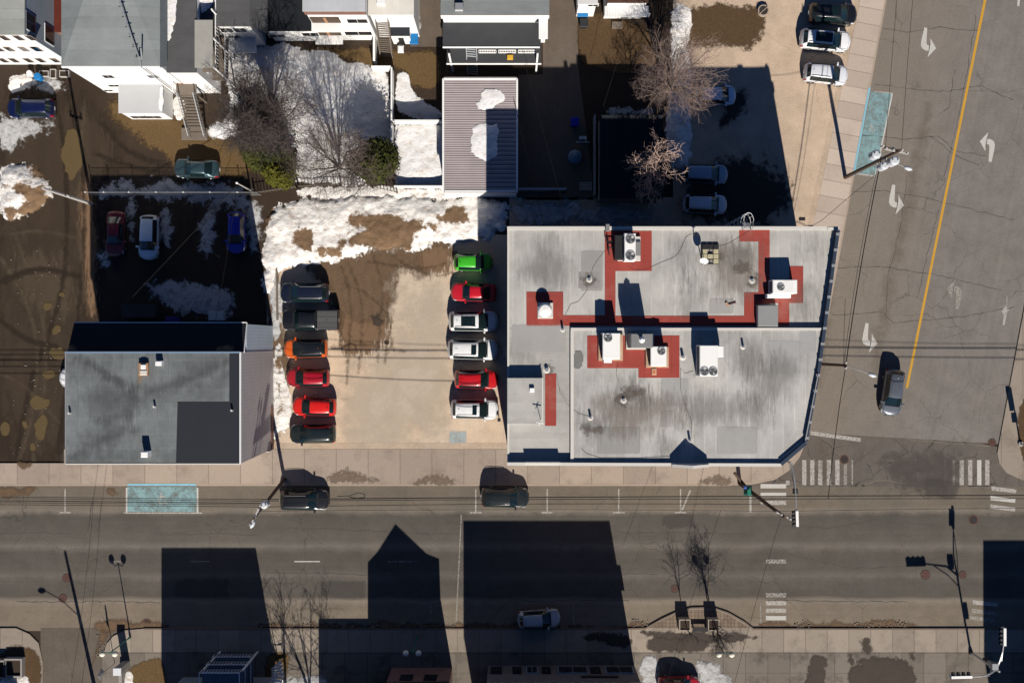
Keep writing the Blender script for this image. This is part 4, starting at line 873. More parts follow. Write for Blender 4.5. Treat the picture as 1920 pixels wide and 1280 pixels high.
for q, c_ in (((960,700-40,1060,700-90),(.44,.43,.41)),((1090,470,1130,545),(.36,.35,.33)),((1240,620+90,1290,620+140),(.42,.42,.41)),((1330,560,1375,588),(.43,.42,.40)),((1440,640,1500,700),(.45,.455,.45)),((1120,800,1200,850),(.36,.355,.34)),((1345,800,1420,850),(.43,.425,.41)),((1085,510,1125,540),(.30,.28,.26)),((1240,770,1262,800),(.44,.43,.42)),((1500,620,1530,660),(.44,.44,.44))):
    hh = HS if q[1] > 617 and q[0] > 1070 else HR+(.012 if q[0] < 1070 and q[1] > 612 else 0); x0,y0,x1,y1 = q
    patch('membrane_patch', [(x0,min(y0,y1)),(x1,min(y0,y1)),(x1,max(y0,y1)),(x0,max(y0,y1))], patch_mat('patch tone', c_, None, .9, .2, 2, (.3,.6), 1.5, 0, var=.12, amax=.55), z=.006, h=hh, parent=cb, edge=.1, amp=.02, res=.2, rounded=False)
m_ring = patch_mat('drain dirt ring', (.13,.11,.095), None, .9, 1.2, 2.2, (.3,1.0), 3, 0, var=.4, amax=.8)
for x, y, r, hh in ((1105,524,11,HR),(1169,748,15,HS),(1180,738,16,HS),(1197,735,12,HS),(1410,526,14,HR),(1120,806,8,HS),(1392,502,16,HR),(1350,478,12,HR),(1025,693,10,HR),(1100,804,10,HS)):
    patch('dirt_ring', [(x+math.cos(k)*r, y+math.sin(k)*r*.8) for k in [i*.785 for i in range(8)]], m_ring, z=.03, h=hh, parent=cb, edge=.4, amp=.35, res=.12, nsc=1.2)
# roof drains, pipes
def pipe(px, py, h, hh, r=.09, hood=False):
    p = P(px, py, h); m = MB(); m.tube([(p.x,p.y,h-.05),(p.x,p.y,h+hh)], r, 10); o = m.build('vent_pipe', m_steel, cb)
    m = MB(); m.tube([(p.x,p.y,h+.005),(p.x,p.y,h+.06)], [r*2.6, r*1.2], 12); m.build('flashing', m_coping, o)
for q in ((1055,618,HR,.55,.1),(1107,783,HS,.5,.1),(1293,825,HS,.55,.1),(1393,650,HS,.5,.1),(1280,669,HS,.5,.12),(1025,693,HR,.3,.16),(1169,750,HS,.2,.14),(1105,524,HR,.2,.14),(1410,526,HR,.2,.14)): pipe(*q)
def box_(x0,y0,x1,y1,h,e,mat,name,root,c=.03): m = MB(); m.pbox(x0,y0,x1,y1,h-.02,h+e,0,c); return m.build(name, mat, root)
# stair bulkhead on the west roof
bh = box_(951,708,1018,795,HR,.8,m_roofw,'bulkhead',cb); m = MB(); a = P(951,708,HR+.8); b = P(1018,795,HR+.8)
m.box(b.x-.1,b.y,HR+.75,b.x+.02,a.y,HR+.84); m.build('edge_trim', m_coping, bh)
box_(993,727,1002,735,HR+.8,.25,m_white_trim,'roof_light',bh)
def roof_unit(name, cat, label, x0,y0,x1,y1,h0,h1,fans=(),mat=None,curb=None,group=None,louvre=None,extra=None,c=.05,rust=False):
    a = P(x0,y1,h1); b = P(x1,y0,h1); cx, cy = (a.x+b.x)/2, (a.y+b.y)/2
    t = thing(name, (cx,cy,h0), label, cat, group)
    if curb:
        A = P(curb[0],curb[3],h0+.3); B = P(curb[2],curb[1],h0+.3); m = MB(); m.cbox(A.x,A.y,h0-.01,B.x,B.y,h0+.3,.03); m.build('base', m_rustw if rust else m_coping, t)
    m = MB(); m.cbox(a.x,a.y,h0+(.3 if curb else -.01),b.x,b.y,h1,c); m.build('casing', mat or m_acw, t)
    if louvre:      # dark coil face on the west side
        m = MB(); m.box(a.x-.02,a.y+.12,h0+.4,a.x+.01,b.y-.12,h1-.12); m.build('coil', m_acg, t)
        for k in range(5): z = h0+.5+k*(h1-h0-.7)/4; m = MB(); m.box(a.x-.035,a.y+.12,z,a.x-.02,b.y-.12,z+.03); m.build('louvre', m_dkm, t)
    m = MB(); m.box(a.x+.12,a.y-.012,h0+.5,b.x-.12,a.y,h1-.25); m.build('access_panel', mat or m_acw, t)
    for fx, fy, r in fans:
        p = P(fx,fy,h1); r = r/S*.88; f = MB(); f.cyl((p.x,p.y), r, h1-.01, h1+.02, 24); fo = f.build('fan', m_dkm, t)
        for q in range(3):
            f = MB(); an = q*2.094+fx; n = 6; vs = [(p.x+math.cos(an)*r*.15,p.y+math.sin(an)*r*.15,h1+.03)]
            for k in range(n+1): t_ = an-.42+k*.84/n; vs.append((p.x+math.cos(t_)*r*.86,p.y+math.sin(t_)*r*.86,h1+.028+.02*k/n))
            f.add(vs, [(0,k+1,k+2) for k in range(n)]); f.build('blade', m_acw if q == 0 else m_steel, fo)
        f = MB()
        for rr in (.4,.62,.82): f.tube([(p.x+math.cos(k*math.pi/10)*r*rr, p.y+math.sin(k*math.pi/10)*r*rr, h1+.065) for k in range(21)], .008, 4, cap=False)
        f.tube([(p.x+math.cos(k*math.pi/12)*r, p.y+math.sin(k*math.pi/12)*r, h1+.04) for k in range(25)], .03, 5, cap=False)
        for k in range(4): dx, dy = math.cos(k*.785)*r, math.sin(k*.785)*r; f.bar((p.x-dx,p.y-dy,h1+.07),(p.x+dx,p.y+dy,h1+.07),.014)
        f.build('fan_guard', m_steel, fo)
    if extra: extra(t, a, b)
    return t
m_rustw = basic('rust stained curb', (.50,.33,.22), .9, .55, 1.5, 10)
GA = 'air conditioning units on the corner roof'
def ex1(t, a, b):
    m = MB(); m.cbox(a.x-.75,a.y+.15,HR,a.x-.05,b.y-.1,HR+1.0,.04); m.build('pipe_cabinet', m_dkm, t)
    m = MB(); m.cbox(b.x+.02,a.y+.5,HR,b.x+.55,b.y-.6,HR+.5,.04); m.build('duct', m_acg, t)
t = roof_unit('air_conditioner','air conditioner','tall narrow white cooling unit with two fans on the upper red square',1171,437,1192,489,HR,HR+1.55,[(1182,448,8.5),(1182,479,8.5)],curb=(1158,443,1201,489),group=GA,extra=ex1)
m = MB()
for k, pts in enumerate(([(1136,440),(1136,452),(1160,453)],[(1140,445),(1141,470),(1142,478)],[(1142,464),(1160,465)],[(1150,448),(1152,458),(1160,461)])):
    m = MB(); m.tube([P(x,y,HR+.35) for x, y in pts], .05, 6); m.build('pipe', m_dkm, t)
roof_unit('electrical_box','electrical box','small grey electrical box on the north roof edge',1136,420,1143,433,HR,HR+.5,mat=m_acg,c=.02)
def ex2(t, a, b): m = MB(); m.cbox(a.x+.15,a.y-.32,HS+.3,b.x-.65,a.y-.012,HS+1.2,.04); m.build('hood', m_acw, t)
roof_unit('air_conditioner','air conditioner','white unit with one fan, leftmost in the lower red area',1130,624,1163,673,HS,HS+1.75,[(1140,633,7.5)],curb=(1122,626,1168,676),group=GA,louvre=1,extra=ex2,rust=True)
roof_unit('air_conditioner','air conditioner','white unit with one fan right of the grey exhaust box',1220,649,1250,686,HS,HS+1.45,[(1240,658,7)],curb=(1211,650,1254,689),group=GA,louvre=1,rust=True)
def ex4(t, a, b): m = MB(); m.cbox(b.x,b.y-1.0,HS+.3,b.x+.55,b.y-.05,HS+1.4,.04); m.build('side_box', m_acw, t)
roof_unit('air_conditioner','air conditioner','large white unit with twin fans at its south edge',1312,647,1346,705,HS,HS+1.75,[(1321,696,7.5),(1337,696,7.5)],group=GA,louvre=1,extra=ex4)
def ex5(t, a, b):
    m = MB(); m.cbox(a.x-.3,a.y-.35,HR,b.x-.35,a.y,HR+.8,.04); m.build('duct', m_acw, t)
    for k in range(9): x = a.x+.95+k*.09; m = MB(); m.box(x,a.y+.1,HR+1.45,x+.04,b.y-.1,HR+1.465); m.build('rib', m_acw, t)
roof_unit('air_conditioner','air conditioner','white ribbed unit with one fan near the east edge of the roof',1449,524,1495,550,HR,HR+1.45,[(1464,538,6.5)],group=GA,louvre=1,extra=ex5)
def ex6(t, a, b):
    m = MB(); m.tube([(a.x+.85,a.y+.65,HS+2.8),(a.x+.85,a.y+.65,HS+3.25)],.14,12); m.build('flue', m_steel, t)
    m = MB(); m.tube([(a.x+.85,a.y+.65,HS+3.22),(a.x+.85,a.y+.65,HS+3.4)],[.26,.1],12); m.build('flue_cap', m_acw, t)
roof_unit('exhaust_box','exhaust box','tall dark grey exhaust box casting the longest roof shadow',1183,625,1224,652,HS,HS+2.8,mat=m_acg,curb=(1174,626,1226,655),extra=ex6)
roof_unit('roof_hatch','roof hatch','flat grey hatch beside the right-hand red walkway',1421,572,1459,612,HR,HR+.75,mat=basic('grey hatch lid', (.24,.245,.245), .8, .15, 1.2, 8))
# round exhaust fan
p = P(1022,581,HR+.9); t = thing('roof_fan', (p.x,p.y,HR), 'round white mushroom exhaust fan on the left red square', 'roof fan')
m = MB(); A = P(1008,597,HR+.2); B = P(1037,567,HR+.2); m.cbox(A.x,A.y,HR,B.x,B.y,HR+.2,.04); m.build('base', m_coping, t)
m = MB(); m.tube([(p.x,p.y,HR+.2),(p.x,p.y,HR+.55),(p.x,p.y,HR+.6),(p.x,p.y,HR+.8),(p.x,p.y,HR+1.0),(p.x,p.y,HR+1.08),(p.x,p.y,HR+1.12)], [.36,.36,.56,.60,.52,.42,.02], 24); m.build('hood', m_acw, t, smooth=False)
p = P(1226,697,HS); t = thing('rusty_box', (p.x,p.y,HS), 'small rusty box below the middle cooling unit', 'box'); m = MB(); m.pbox(1222,691,1231,703,HS,HS+.18,0,.03); m.build('lid', m_rustw, t); m = MB(); m.pbox(1224,694,1229,700,HS+.17,HS+.2); m.build('plate', basic('orange rust', (.45,.13,.05)), t)
# ballast frame with dish
p = P(1331,476,HR); t = thing('antenna_frame', (p.x,p.y,HR), 'ballast frame of pale paving blocks with a white dish on the roof', 'antenna')
m_pav = basic('pale yellow paver', (.42,.38,.25), .9, .2, 2, 10)
for i in range(3):
    for j in range(4):
        if (i, j) in ((1,1),(1,3)): continue
        m = MB(); x = 1317+i*10.4; y = 458+j*9.2; m.pbox(x,y,x+9.4,y+8.2,HR+.12,HR+.2,0,.015); m.build('paver', m_dkm if j == 0 else m_pav, t)
m = MB(); 
for y in (457,467,477,487,495): m.bar(P(1315,y,HR+.08),P(1347,y,HR+.08),.05)
for x in (1315,1331,1347): m.bar(P(x,457,HR+.05),P(x,495,HR+.05),.05)
m.build('frame', m_dkm, t)
m = MB(); q = P(1316,490,HR+.1); top = Vector((q.x-.05,q.y+.0,HR+1.35)); m.tube([q, top], .035, 8); m.tube([P(1316,462,HR+.1), top+Vector((0,.2,-.2))], .025, 6); m.build('mast', m_dkm, t)
def dish(c, r, t, d=(-.25,-.7,.55)):
    d = Vector(d).normalized(); a = d.orthogonal().normalized(); b = d.cross(a); m = MB(); n = 16; vs = [Vector(c)-d*.06]
    for k in range(2):
        for i in range(n): an = 2*math.pi*i/n; rr = r*(.55,1)[k]; vs.append(Vector(c)+(a*math.cos(an)+b*math.sin(an))*rr+d*(-.04,.05)[k])
    fs = [(0,1+i,1+(i+1)%n) for i in range(n)]+[(1+i,1+n+i,1+n+(i+1)%n,1+(i+1)%n) for i in range(n)]
    m.add(vs, fs); o = m.build('dish', m_white_trim, t, smooth=True)
    m = MB(); m.bar(Vector(c)-b*r*.8, Vector(c)+d*.42, .03); m.ball(tuple(Vector(c)+d*.42), .06, 4, 8); m.build('receiver', m_steel, t)
dish((top.x,top.y-.05,top.z+.05), .36, t)
p = P(1012,790,HR+.8); t = thing('aerial', (p.x,p.y,HR+.8), 'small white aerial mast on the west bulkhead', 'antenna'); m = MB(); m.tube([(p.x+.1,p.y+.1,HR+.75),(p.x,p.y,HR+1.9)],.03,6); m.build('mast', m_steel, t)
m = MB(); m.bar((p.x-.35,p.y+.02,HR+1.85),(p.x+.35,p.y-.1,HR+1.85),.05); m.bar((p.x-.1,p.y-.3,HR+1.8),(p.x+.12,p.y+.3,HR+1.8),.04); m.build('crossbar', m_white_trim, t)
p = P(1301,440,HR); t = thing('vent_mast', (p.x,p.y,HR), 'thin dark mast on the north side of the corner roof', 'antenna'); m = MB(); m.tube([(p.x,p.y,HR),(p.x,p.y+.0,HR+.9)],.05,6); m.build('mast', m_dkm, t); m = MB(); m.bar((p.x-.25,p.y,HR+.7),(p.x+.2,p.y-.2,HR+.75),.05); m.build('arm', m_dkm, t)
p = P(1368,569,HR); t = thing('loose_bracket', (p.x,p.y,HR), 'rusty bracket lying on the roof left of the hatch', 'bracket'); m = MB(); m.bar(P(1362,572,HR+.08),P(1380,567,HR+.06),.1,.06); m.build('bar', m_rust, t); m = MB(); m.bar(P(1361,567,HR+.1),P(1366,574,HR+.1),.18,.08); m.build('end_plate', m_rustw, t)
# cage ladder
p = P(1400,425,HR); t = thing('cage_ladder', (p.x,p.y+.2,0), 'white cage ladder rising over the north edge of the roof', 'ladder')
a = P(1392,428,12); b = P(1414,428,12); yn = a.y+.45
for k, x in enumerate((a.x,(a.x+b.x)/2+.2)): m = MB(); m.tube([(x,yn,0),(x,yn,HR+1.1),(x,yn-.5,HR+1.1),(x,yn-.6,HR)],.03,6); m.build('stile', m_steel, t)
m = MB()
for k in range(38): z = .4+k*.3; m.bar((a.x,yn,z),((a.x+b.x)/2+.2,yn,z),.03)
m.build('rungs', m_steel, t)
xc = (a.x+b.x)/2-.15
for z in (3,4.5,6,7.5,9,10.5,11.7,12.8): m = MB(); m.tube([(xc+math.cos(R(k*18))*.42, yn+.06+math.sin(R(k*18))*.72, z) for k in range(0,11)],.022,5); m.build('hoop', m_white_trim, t)
for k in (2,4,5,6,8): m = MB(); m.tube([(xc+math.cos(R(k*18))*.42, yn+.06+math.sin(R(k*18))*.72, z) for z in (3,12.8)],.016,5); m.build('cage_bar', m_white_trim, t)
m = MB()
for k in range(8): x = a.x+.05+k*.09; m.bar((x,yn-.5,HR+.3),(x,yn+.0,HR+.3),.035)
m.build('step_grate', m_steel, t)
# cables lying on the roof
def rcable(pts, h, label):
    pp = [P(x,y,h+.02) for x, y in pts]; m = MB(); m.tube([Vector((p.x,p.y,p.z+.005)) for p in pp], .011, 4); tag(m.build('roof_cable', m_dkm, None, origin=pp[0]), label, 'cable')
rcable([(1296,438),(1286,445),(1280,458),(1272,475),(1262,483),(1240,492),(1222,500),(1205,507),(1190,506),(1175,498)], HR, 'thin black cable curving from the roof mast to the twin-fan unit')
rcable([(1405,432),(1385,445),(1365,457),(1346,462)], HR, 'thin black cable from the cage ladder to the ballast frame')
rcable([(1134,470),(1120,488),(1112,500),(1105,524),(1100,545),(1085,565),(1070,570),(1060,590)], HR, 'thin black cable crossing the left end of the roof')
rcable([(1045,710),(1050,735),(1063,757),(1085,775),(1104,780)], HS, 'thin black cable beside the red strip on the west roof')
rcable([(1168,640),(1158,680),(1155,700),(1165,730),(1178,742)], HS, 'thin black cable from the left cooling unit to the round drain')
rcable([(1300,695),(1285,700),(1276,690),(1276,730),(1285,760),(1297,790),(1296,820)], HS, 'thin black cable running south from the large twin-fan unit')
rcable([(1090,840),(1100,850),(1125,858),(1200,858),(1255,855)], HS, 'thin black cable along the south parapet')
fy = P(0,869,12).y; wx0 = P(951,0,12).x; wx1 = P(1463,0,12).x; sl = (P(0,873,12).y-fy)/(wx1-wx0)
for k in range(8):
    x = P(975+k*52,0).x; y = fy+sl*(x+1-wx0)-.02; window(cb, 'shop_window', (x,y,.8), (x+1.7,y,2.7), (0,-1), m_window, m_dkm, .07)
for k in range(10):
    x = P(972+k*44,0).x; y = fy+sl*(x+.5-wx0)-.01
    for z in (4.6, 8.3): window(cb, 'window', (x,y,z), (x+1.1,y,z+1.5), (0,-1))
# flood lamp on the north wall
p = P(1503,452); t = thing('flood_lamp', (p.x,p.y+.05,HR-1), 'small black lamp on a bracket over the north edge', 'lamp'); m = MB(); q = P(1505,411,HR-.3); m.tube([(q.x,p.y+1.0,HR-1),(q.x,q.y-.1,HR-.3)],.04,6); m.build('bracket', m_dkm, t)
m = MB(); m.cbox(q.x-.28,q.y-.1,HR-.45,q.x+.22,q.y+.18,HR-.25,.04); m.build('lamp_head', m_dkm, t)

# grey-roofed west building
HB = 12.0; a = P(123,870,HB); b = P(451,660,HB); o_ = P(290,760,0)
wb = thing('grey_roof_building', (a.x,b.y,0), 'grey seamed roof building with a black L-shaped patch, west of the parking lot', 'building')
m = MB(); m.box(a.x+.05,a.y+.05,0,b.x-.02,b.y,HB-.1); m.build('wall', siding('pinkish ribbed siding', (.42,.39,.39), .3, 1, .8), wb)
m = MB(); m.box(a.x,a.y,HB-.1,b.x,b.y,HB); m.build('roof', roof_mat('grey cap sheet', (.165,.18,.185), 0, .955, 1.5, .5, .25, 1.25, .045), wb)
m = MB(); m.pprism([(333,753),(430,753),(430,661),(449,661),(449,868.5),(330,868.5)], HB, HB+.02, h=HB); m.build('black_patch', m_black, wb)
band(wb, 'roof_edge', [(450.5,660),(450.5,870)], .10, HB-.3, HB+.06, m_white_trim, HB); band(wb, 'roof_edge', [(122,869.5),(451,869.5)], .10, HB-.3, HB+.05, m_coping, HB); band(wb, 'roof_edge', [(122,660.5),(450,660.5)], .14, HB-.3, HB+.07, basic('blue edge flashing', (.16,.23,.33)), HB)
band(wb, 'roof_edge', [(123,661),(123,869)], .08, HB-.3, HB+.04, m_steel, HB)
m = MB(); q0 = P(451,840,12); m.box(b.x-.3,a.y+.03,.0,b.x+.03,a.y+4.2,1.1); m.build('brick_base', m_brick, wb)
z1, z0 = 10.9, 10.0; A = P(124,660,z1); B = P(452,605,z0); C0 = P(452,660,z1)
m = MB(); m.add([(A.x+.1,A.y,z1),(b.x,A.y,z1),(b.x,B.y,z0),(A.x+.3,B.y,z0),(A.x+.1,A.y,z1-.15),(b.x,A.y,z1-.15),(b.x,B.y,z0-.15),(A.x+.3,B.y,z0-.15)], [(0,1,2,3),(7,6,5,4),(3,2,6,7),(1,5,6,2),(0,3,7,4)]); m.build('shingle_roof', m_shing, wb, recalc=True)
m = MB(); m.box(A.x+.35,b.y,0,b.x-.05,B.y-.12,z0-.13); m.build('rear_wall', siding('shade-blue ribbed siding', (.42,.50,.58), .3, 1, .8), wb)  # bluer copy of the wall siding, its shade put into the colour
m = MB(); m.bar((A.x+.3,B.y+.02,z0-.02),(b.x,B.y+.02,z0-.02),.08,.1); m.bar((b.x+.03,B.y,z0),(b.x+.03,A.y,z1),.08,.1); m.build('roof_edge', m_white_trim, wb)
def vent(px, py, w, d, hh, mat=m_acw):
    m = MB(); m.pbox(px-w/2,py-d/2,px+w/2,py+d/2,HB-.02,HB+hh,0,.05); o = m.build('roof_vent', mat, wb); return o
vent(296.5,681,12,9,.55); vent(270,852,13,11,.95)
p = P(268,693,HB+.6); m = MB(); m.pbox(259,680,277,704,HB-.02,HB+.35,0,.05); ch = m.build('chimney', basic('rusty chimney', (.42,.24,.13), .8, .5, 2, 8), wb)
m = MB(); m.pbox(263,683,273,692,HB+.34,HB+.5,0,.05); m.build('chimney_cap', m_white_trim, ch); m = MB(); m.pbox(262,694,275,703,HB+.34,HB+.44,0,.04); m.build('chimney_cap', m_coping, ch)
for x, y in ((132,774),(291,762),(436,769)):
    p = P(x,y,HB); m = MB(); m.tube([(p.x,p.y,HB-.05),(p.x,p.y,HB+.4)],.09,8); m.build('vent_pipe', m_coping, wb)
for q in ([(130,670),(160,690),(200,725),(250,730),(290,735),(260,750),(200,745),(150,700)],[(160,720),(290,745),(240,780),(180,790)],[(180,800),(240,805),(200,840),(130,862)],[(290,730),(340,712),(420,670),(430,680),(350,720),(310,755)],[(125,850),(330,840),(330,866),(125,868)],[(360,720),(425,700),(430,745),(350,748)]):
    patch('stain', q, m_st3, z=.01, h=HB, parent=wb, edge=1.0, amp=.7, nsc=.4, res=.3)
for q in ([(140,672),(165,680),(200,705),(250,725),(290,734),(320,722),(370,705),(430,676)],[(130,862),(165,845),(195,822),(235,812),(262,806)],[(150,668),(215,712),(245,735)],[(180,790),(215,785),(250,770)],[(250,728),(255,760),(235,800)]):
    trackline(q, 5, stain_mat('drainage line', (.08,.085,.09), .4), '', z=.02, name='drainage_line', h=HB, parent=wb, edge=.5)
patch('rust_run', [(261,704),(266,704),(264,716),(261,716)], stain_mat('rust run', (.35,.22,.10), .7), z=.03, h=HB, parent=wb, edge=.3, amp=.1, res=.1)
for k in range(4): window(wb, 'window', (a.x+1.5+k*3.8, a.y+.05, 1), (a.x+3.5+k*3.8, a.y+.05, 2.6), (0,-1))

# ribbed metal garage
HG = 3.4; a = P(831,361,HG); b = P(970,148,HG); gg = thing('ribbed_garage', (a.x,a.y,0), 'long garage with ribbed pinkish metal roof and two snow patches', 'garage')
m = MB(); m.box(a.x+.05,a.y+.05,0,b.x-.05,b.y-.05,HG-.1); m.build('wall', m_wwall, gg)
n = NT('ribbed metal roof'); o = n.xyz(); f = n.math('FRACT', n.math('DIVIDE', o[1], .42)); c_ = n.mix(n.math('LESS_THAN', f, .22), (.36,.31,.31), (.13,.11,.115)); c_ = n.mix(n.math('GREATER_THAN', f, .88), c_, (.55,.50,.50)); c_ = n.mix(1.0, c_, n.ramp(n.noise(.5,6), [(.3,.88),(.7,1.06)]), 'MULTIPLY'); n.bump(f, .3, .03)
m_rib = n.done(c_, .6)
m = MB(); m.box(a.x,a.y,HG-.1,b.x,b.y,HG); m.build('roof', m_rib, gg)
m = MB(); r0 = a.y+.1
for k in range(26): y = a.y+.2+k*.42; m.box(a.x+.1,y,HG,b.x-.1,y+.05,HG+.035)
m.build('ribs', m_rib, gg)
for q in ([(831,361),(831,148)],[(831,148.5),(970,148.5)],[(969.5,149),(969.5,361)],[(834,358.5),(970,358.5)]): band(gg, 'roof_trim', q, .16, HG-.25, HG+.08, m_white_trim, HG)
for q, l in (([(905,172),(928,166),(948,172),(948,190),(930,195),(925,206),(902,207),(896,196),(903,185)],'upper snow patch on the ribbed garage roof'),([(895,238),(912,232),(920,236),(934,228),(937,250),(928,265),(932,290),(915,300),(893,296),(881,270),(885,245)],'lower larger snow patch on the ribbed garage roof')):
    snow(q, l, m_snow_clean, h=HG, z=.04, height=.14, edge=.2, amp=.35, nsc=1.2, res=.1)
m = MB(); m.pbox(973,352,1062,356,0,1.1); t = tag(m.build('low_fence', m_steel, None, origin=P(1017,354)), 'low pale fence across the shaded alley end', 'fence')

# generic blocks for the northern houses
def house(name, label, px0,py0,px1,py1,h,wall,roof,over=.12,cat='house'):
    a = P(px0,py1,h); b = P(px1,py0,h); t = thing(name, ((a.x+b.x)/2,a.y,0), label, cat)
    m = MB(); m.box(a.x+over,a.y+over,0,b.x-over,b.y-over,h-.2); m.build('wall', wall, t)
    m = MB(); m.box(a.x,a.y,h-.2,b.x,b.y,h); m.build('roof', roof, t)
    return t, a, b
def wing(t, px0,py0,px1,py1,h,wall,roof,over=.1,z0=0,name='wing',rname='wing_roof'):
    a = P(px0,py1,h); b = P(px1,py0,h)
    m = MB(); m.box(a.x+over,a.y+over,z0,b.x-over,b.y-over,h-.15); w_ = m.build(name, wall, t)
    m = MB(); m.box(a.x,a.y,h-.15,b.x,b.y,h); m.build(rname, roof, w_); return a, b, w_
m_tinr = roof_mat('grey tin roof', (.215,.235,.235), 1, .93, .55, .25, 0, None, .03)
m_tind = roof_mat('dark tin roof', (.085,.085,.088), 1, .93, 1.3, .3, 0, None, .03)
# white house F
FH = 9.8; t, a, b = house('white_house', 'big white house with a grey hipped roof and a silver pipe, upper left', 115,-110,300,125,FH,m_wwall,m_tinr)
m = MB(); cx = P(209,0,FH).x; yt = P(0,-60,FH).y
m.add([(a.x,a.y,FH+.01),(b.x,a.y,FH+.01),(P(232,0,FH).x,yt,FH+1.0),(P(188,0,FH).x,yt,FH+1.0),(a.x,b.y,FH+.01),(b.x,b.y,FH+.01)], [(0,1,2,3),(0,3,4),(1,5,2),(3,2,5,4)]); m.build('hip_roof', m_tinr, t)
m = MB(); x = b.x; q = P(312,0,8.6).x; m.add([(x,a.y+.0,FH),(x,b.y,FH),(q,b.y,8.4),(q,a.y+.35,8.4)], [(0,3,2,1)]); m.build('roof_apron', m_tinr, t, recalc=False)
band(t, 'gutter', [(115,125.5),(300,125.5)], .12, FH-.25, FH+.04, m_white_trim, FH)
ys = a.y+.12
for x, y, w, h in ((203,143,.9,.9),(287,143,.9,.9),(214,160,1.0,.6),(203,169,.8,.5)): wS(t, ys, x, y, w, h)
A, B, w_ = wing(t, 222,158,305,212,3.2,m_wwall,basic('pale flat roof', (.43,.44,.45), .9, .12, .8, 10),name='annex',rname='annex_roof')
patch('annex_snow', [(300,163),(305,163),(304,206),(299,206)], m_snow_clean, h=3.2, z=.01, parent=t, edge=.2, amp=.15, res=.1)
for x, y in ((260,219),(288,219)): wS(t, A.y+.1, x, y, 1.4, .9)
A, B, w_ = wing(t, 312,-110,368,136,8.0,m_wwall,m_tind,name='side_wing',rname='side_roof')
xe = B.x-.1; 
snow([(309,-20),(331,-20),(328,30),(322,60),(316,80),(311,60)], 'snow strip lying between the white house roofs', m_snow_clean, h=8.0, z=.01, height=.15, edge=.2, amp=.3, res=.1)
# east side balconies of the white house
for z in (2.9, 5.9):
    m = MB(); m.box(xe,A.y+.6,z-.15,xe+1.5,A.y+7.5,z); m.build('balcony', m_wood, t)
m = MB(); m.box(xe-.0,A.y+.4,8.05,xe+1.6,A.y+4.6,8.15); m.build('porch_roof', basic('porch roofing', (.33,.32,.29), .9, .2), t)
for yy in (A.y+.65, A.y+3.2, A.y+5.6):
    m = MB(); m.box(xe+1.4,yy-.06,0,xe+1.52,yy+.06,8.0); m.build('post', m_white_trim, t)
for z in (3.8, 6.8):
    m = MB(); m.bar((xe+1.46,A.y+.65,z),(xe+1.46,A.y+7.5,z),.07)
    for k in range(22): m.bar((xe+1.46,A.y+.7+k*.31,z-.85),(xe+1.46,A.y+.7+k*.31,z),.035)
    m.build('railing', m_white_trim, t)
for yy in (A.y+1.6,A.y+4.2):
    for z in (1.7,4.6,7.0): window(t, 'window', (xe,yy-.6,z-.5), (xe,yy+.6,z+.5), (1,0))
# pipe on the roof
m = MB(); pp = [P(222,-6,FH+1.15),P(240,50,FH+.8),P(262,112,FH+.25)]; m.tube(pp,.07,8); m.tube([pp[2],Vector((P(266,124,FH).x,a.y-.08,FH+.1)),Vector((P(266,124,FH).x,a.y-.08,.3))],.05,6); pi = m.build('service_pipe', m_steel, t)
for k in range(6): p = pp[0].lerp(pp[2], .15+k*.16); m = MB(); m.bar(p+Vector((-.28,-.02,-.05)),p+Vector((.2,.05,-.05)),.06); m.build('bracket', m_dkm, pi)
m = MB(); m.tube([P(266,110,FH+.2),P(264,90,FH+1.4)],.07,6); m.tube([P(262,111,FH+.3),P(261,108,FH+.9)],.12,6); m.build('service_head', m_steel, pi)
# outdoor stairs
def stairs(name, label, top, bot, w, mat, rail, n=12, rails=(1,1), parent=None):
    t = thing(name, (bot.x,bot.y,0), label, 'stairs') if parent is None else parent
    d = (bot-top); dh = Vector((d.x,d.y,0)).normalized(); sd = Vector((-dh.y,dh.x,0))*w/2
    for k in range(n):
        p = top+d*((k+.5)/n); m = MB(); q0 = p-dh*(Vector((d.x,d.y)).length/n*.42); q1 = p+dh*(Vector((d.x,d.y)).length/n*.42)
        m.add([q0-sd,q1-sd,q1+sd,q0+sd]+[v+Vector((0,0,-.05)) for v in (q0-sd,q1-sd,q1+sd,q0+sd)], [(0,1,2,3),(7,6,5,4),(0,4,5,1),(1,5,6,2),(2,6,7,3),(3,7,4,0)]); m.build('step', mat, t, recalc=True)
    for s_ in (1,-1):
        m = MB(); m.bar(top+sd*s_,bot+sd*s_,.06,.25); m.build('stringer', mat, t)
        if rails[0 if s_ == 1 else 1]:
            m = MB(); u = Vector((0,0,.95)); m.bar(top+sd*s_+u,bot+sd*s_+u,.07)
            for k in range(n+1): p = top+d*(k/n)+sd*s_; m.bar(p,p+u,.05)
            m.build('handrail', rail, t)
    return t
top = P(352,178,3.6); bot = P(372,258,.3); t = stairs('wooden_stairs', 'grey wooden outdoor stairs with an orange landing below the white house', Vector((top.x,top.y,3.6)), Vector((bot.x,bot.y,.15)), 1.5, m_wood, m_steel, 14)
m = MB(); A = P(330,178,3.6); B = P(368,147,3.6); m.box(A.x,A.y,3.5,B.x,B.y,3.6); m.build('landing', m_wood, t); m = MB(); m.box(A.x+.02,A.y+1.0,3.6,B.x-.4,B.y,3.62); m.build('landing_mat', m_orw, t)
m = MB()
for k in range(7): m.bar((A.x,A.y+k*.25,3.6),(A.x,A.y+k*.25,4.5),.04)
m.bar((A.x,A.y,4.5),(A.x,B.y,4.5),.06); m.build('landing_rail', m_white_trim, t)
for x, y in ((A.x+.1,A.y+.1),(B.x-.1,A.y+.1)): m = MB(); m.box(x-.06,y-.06,0,x+.06,y+.06,3.5); m.build('post', m_wood, t)
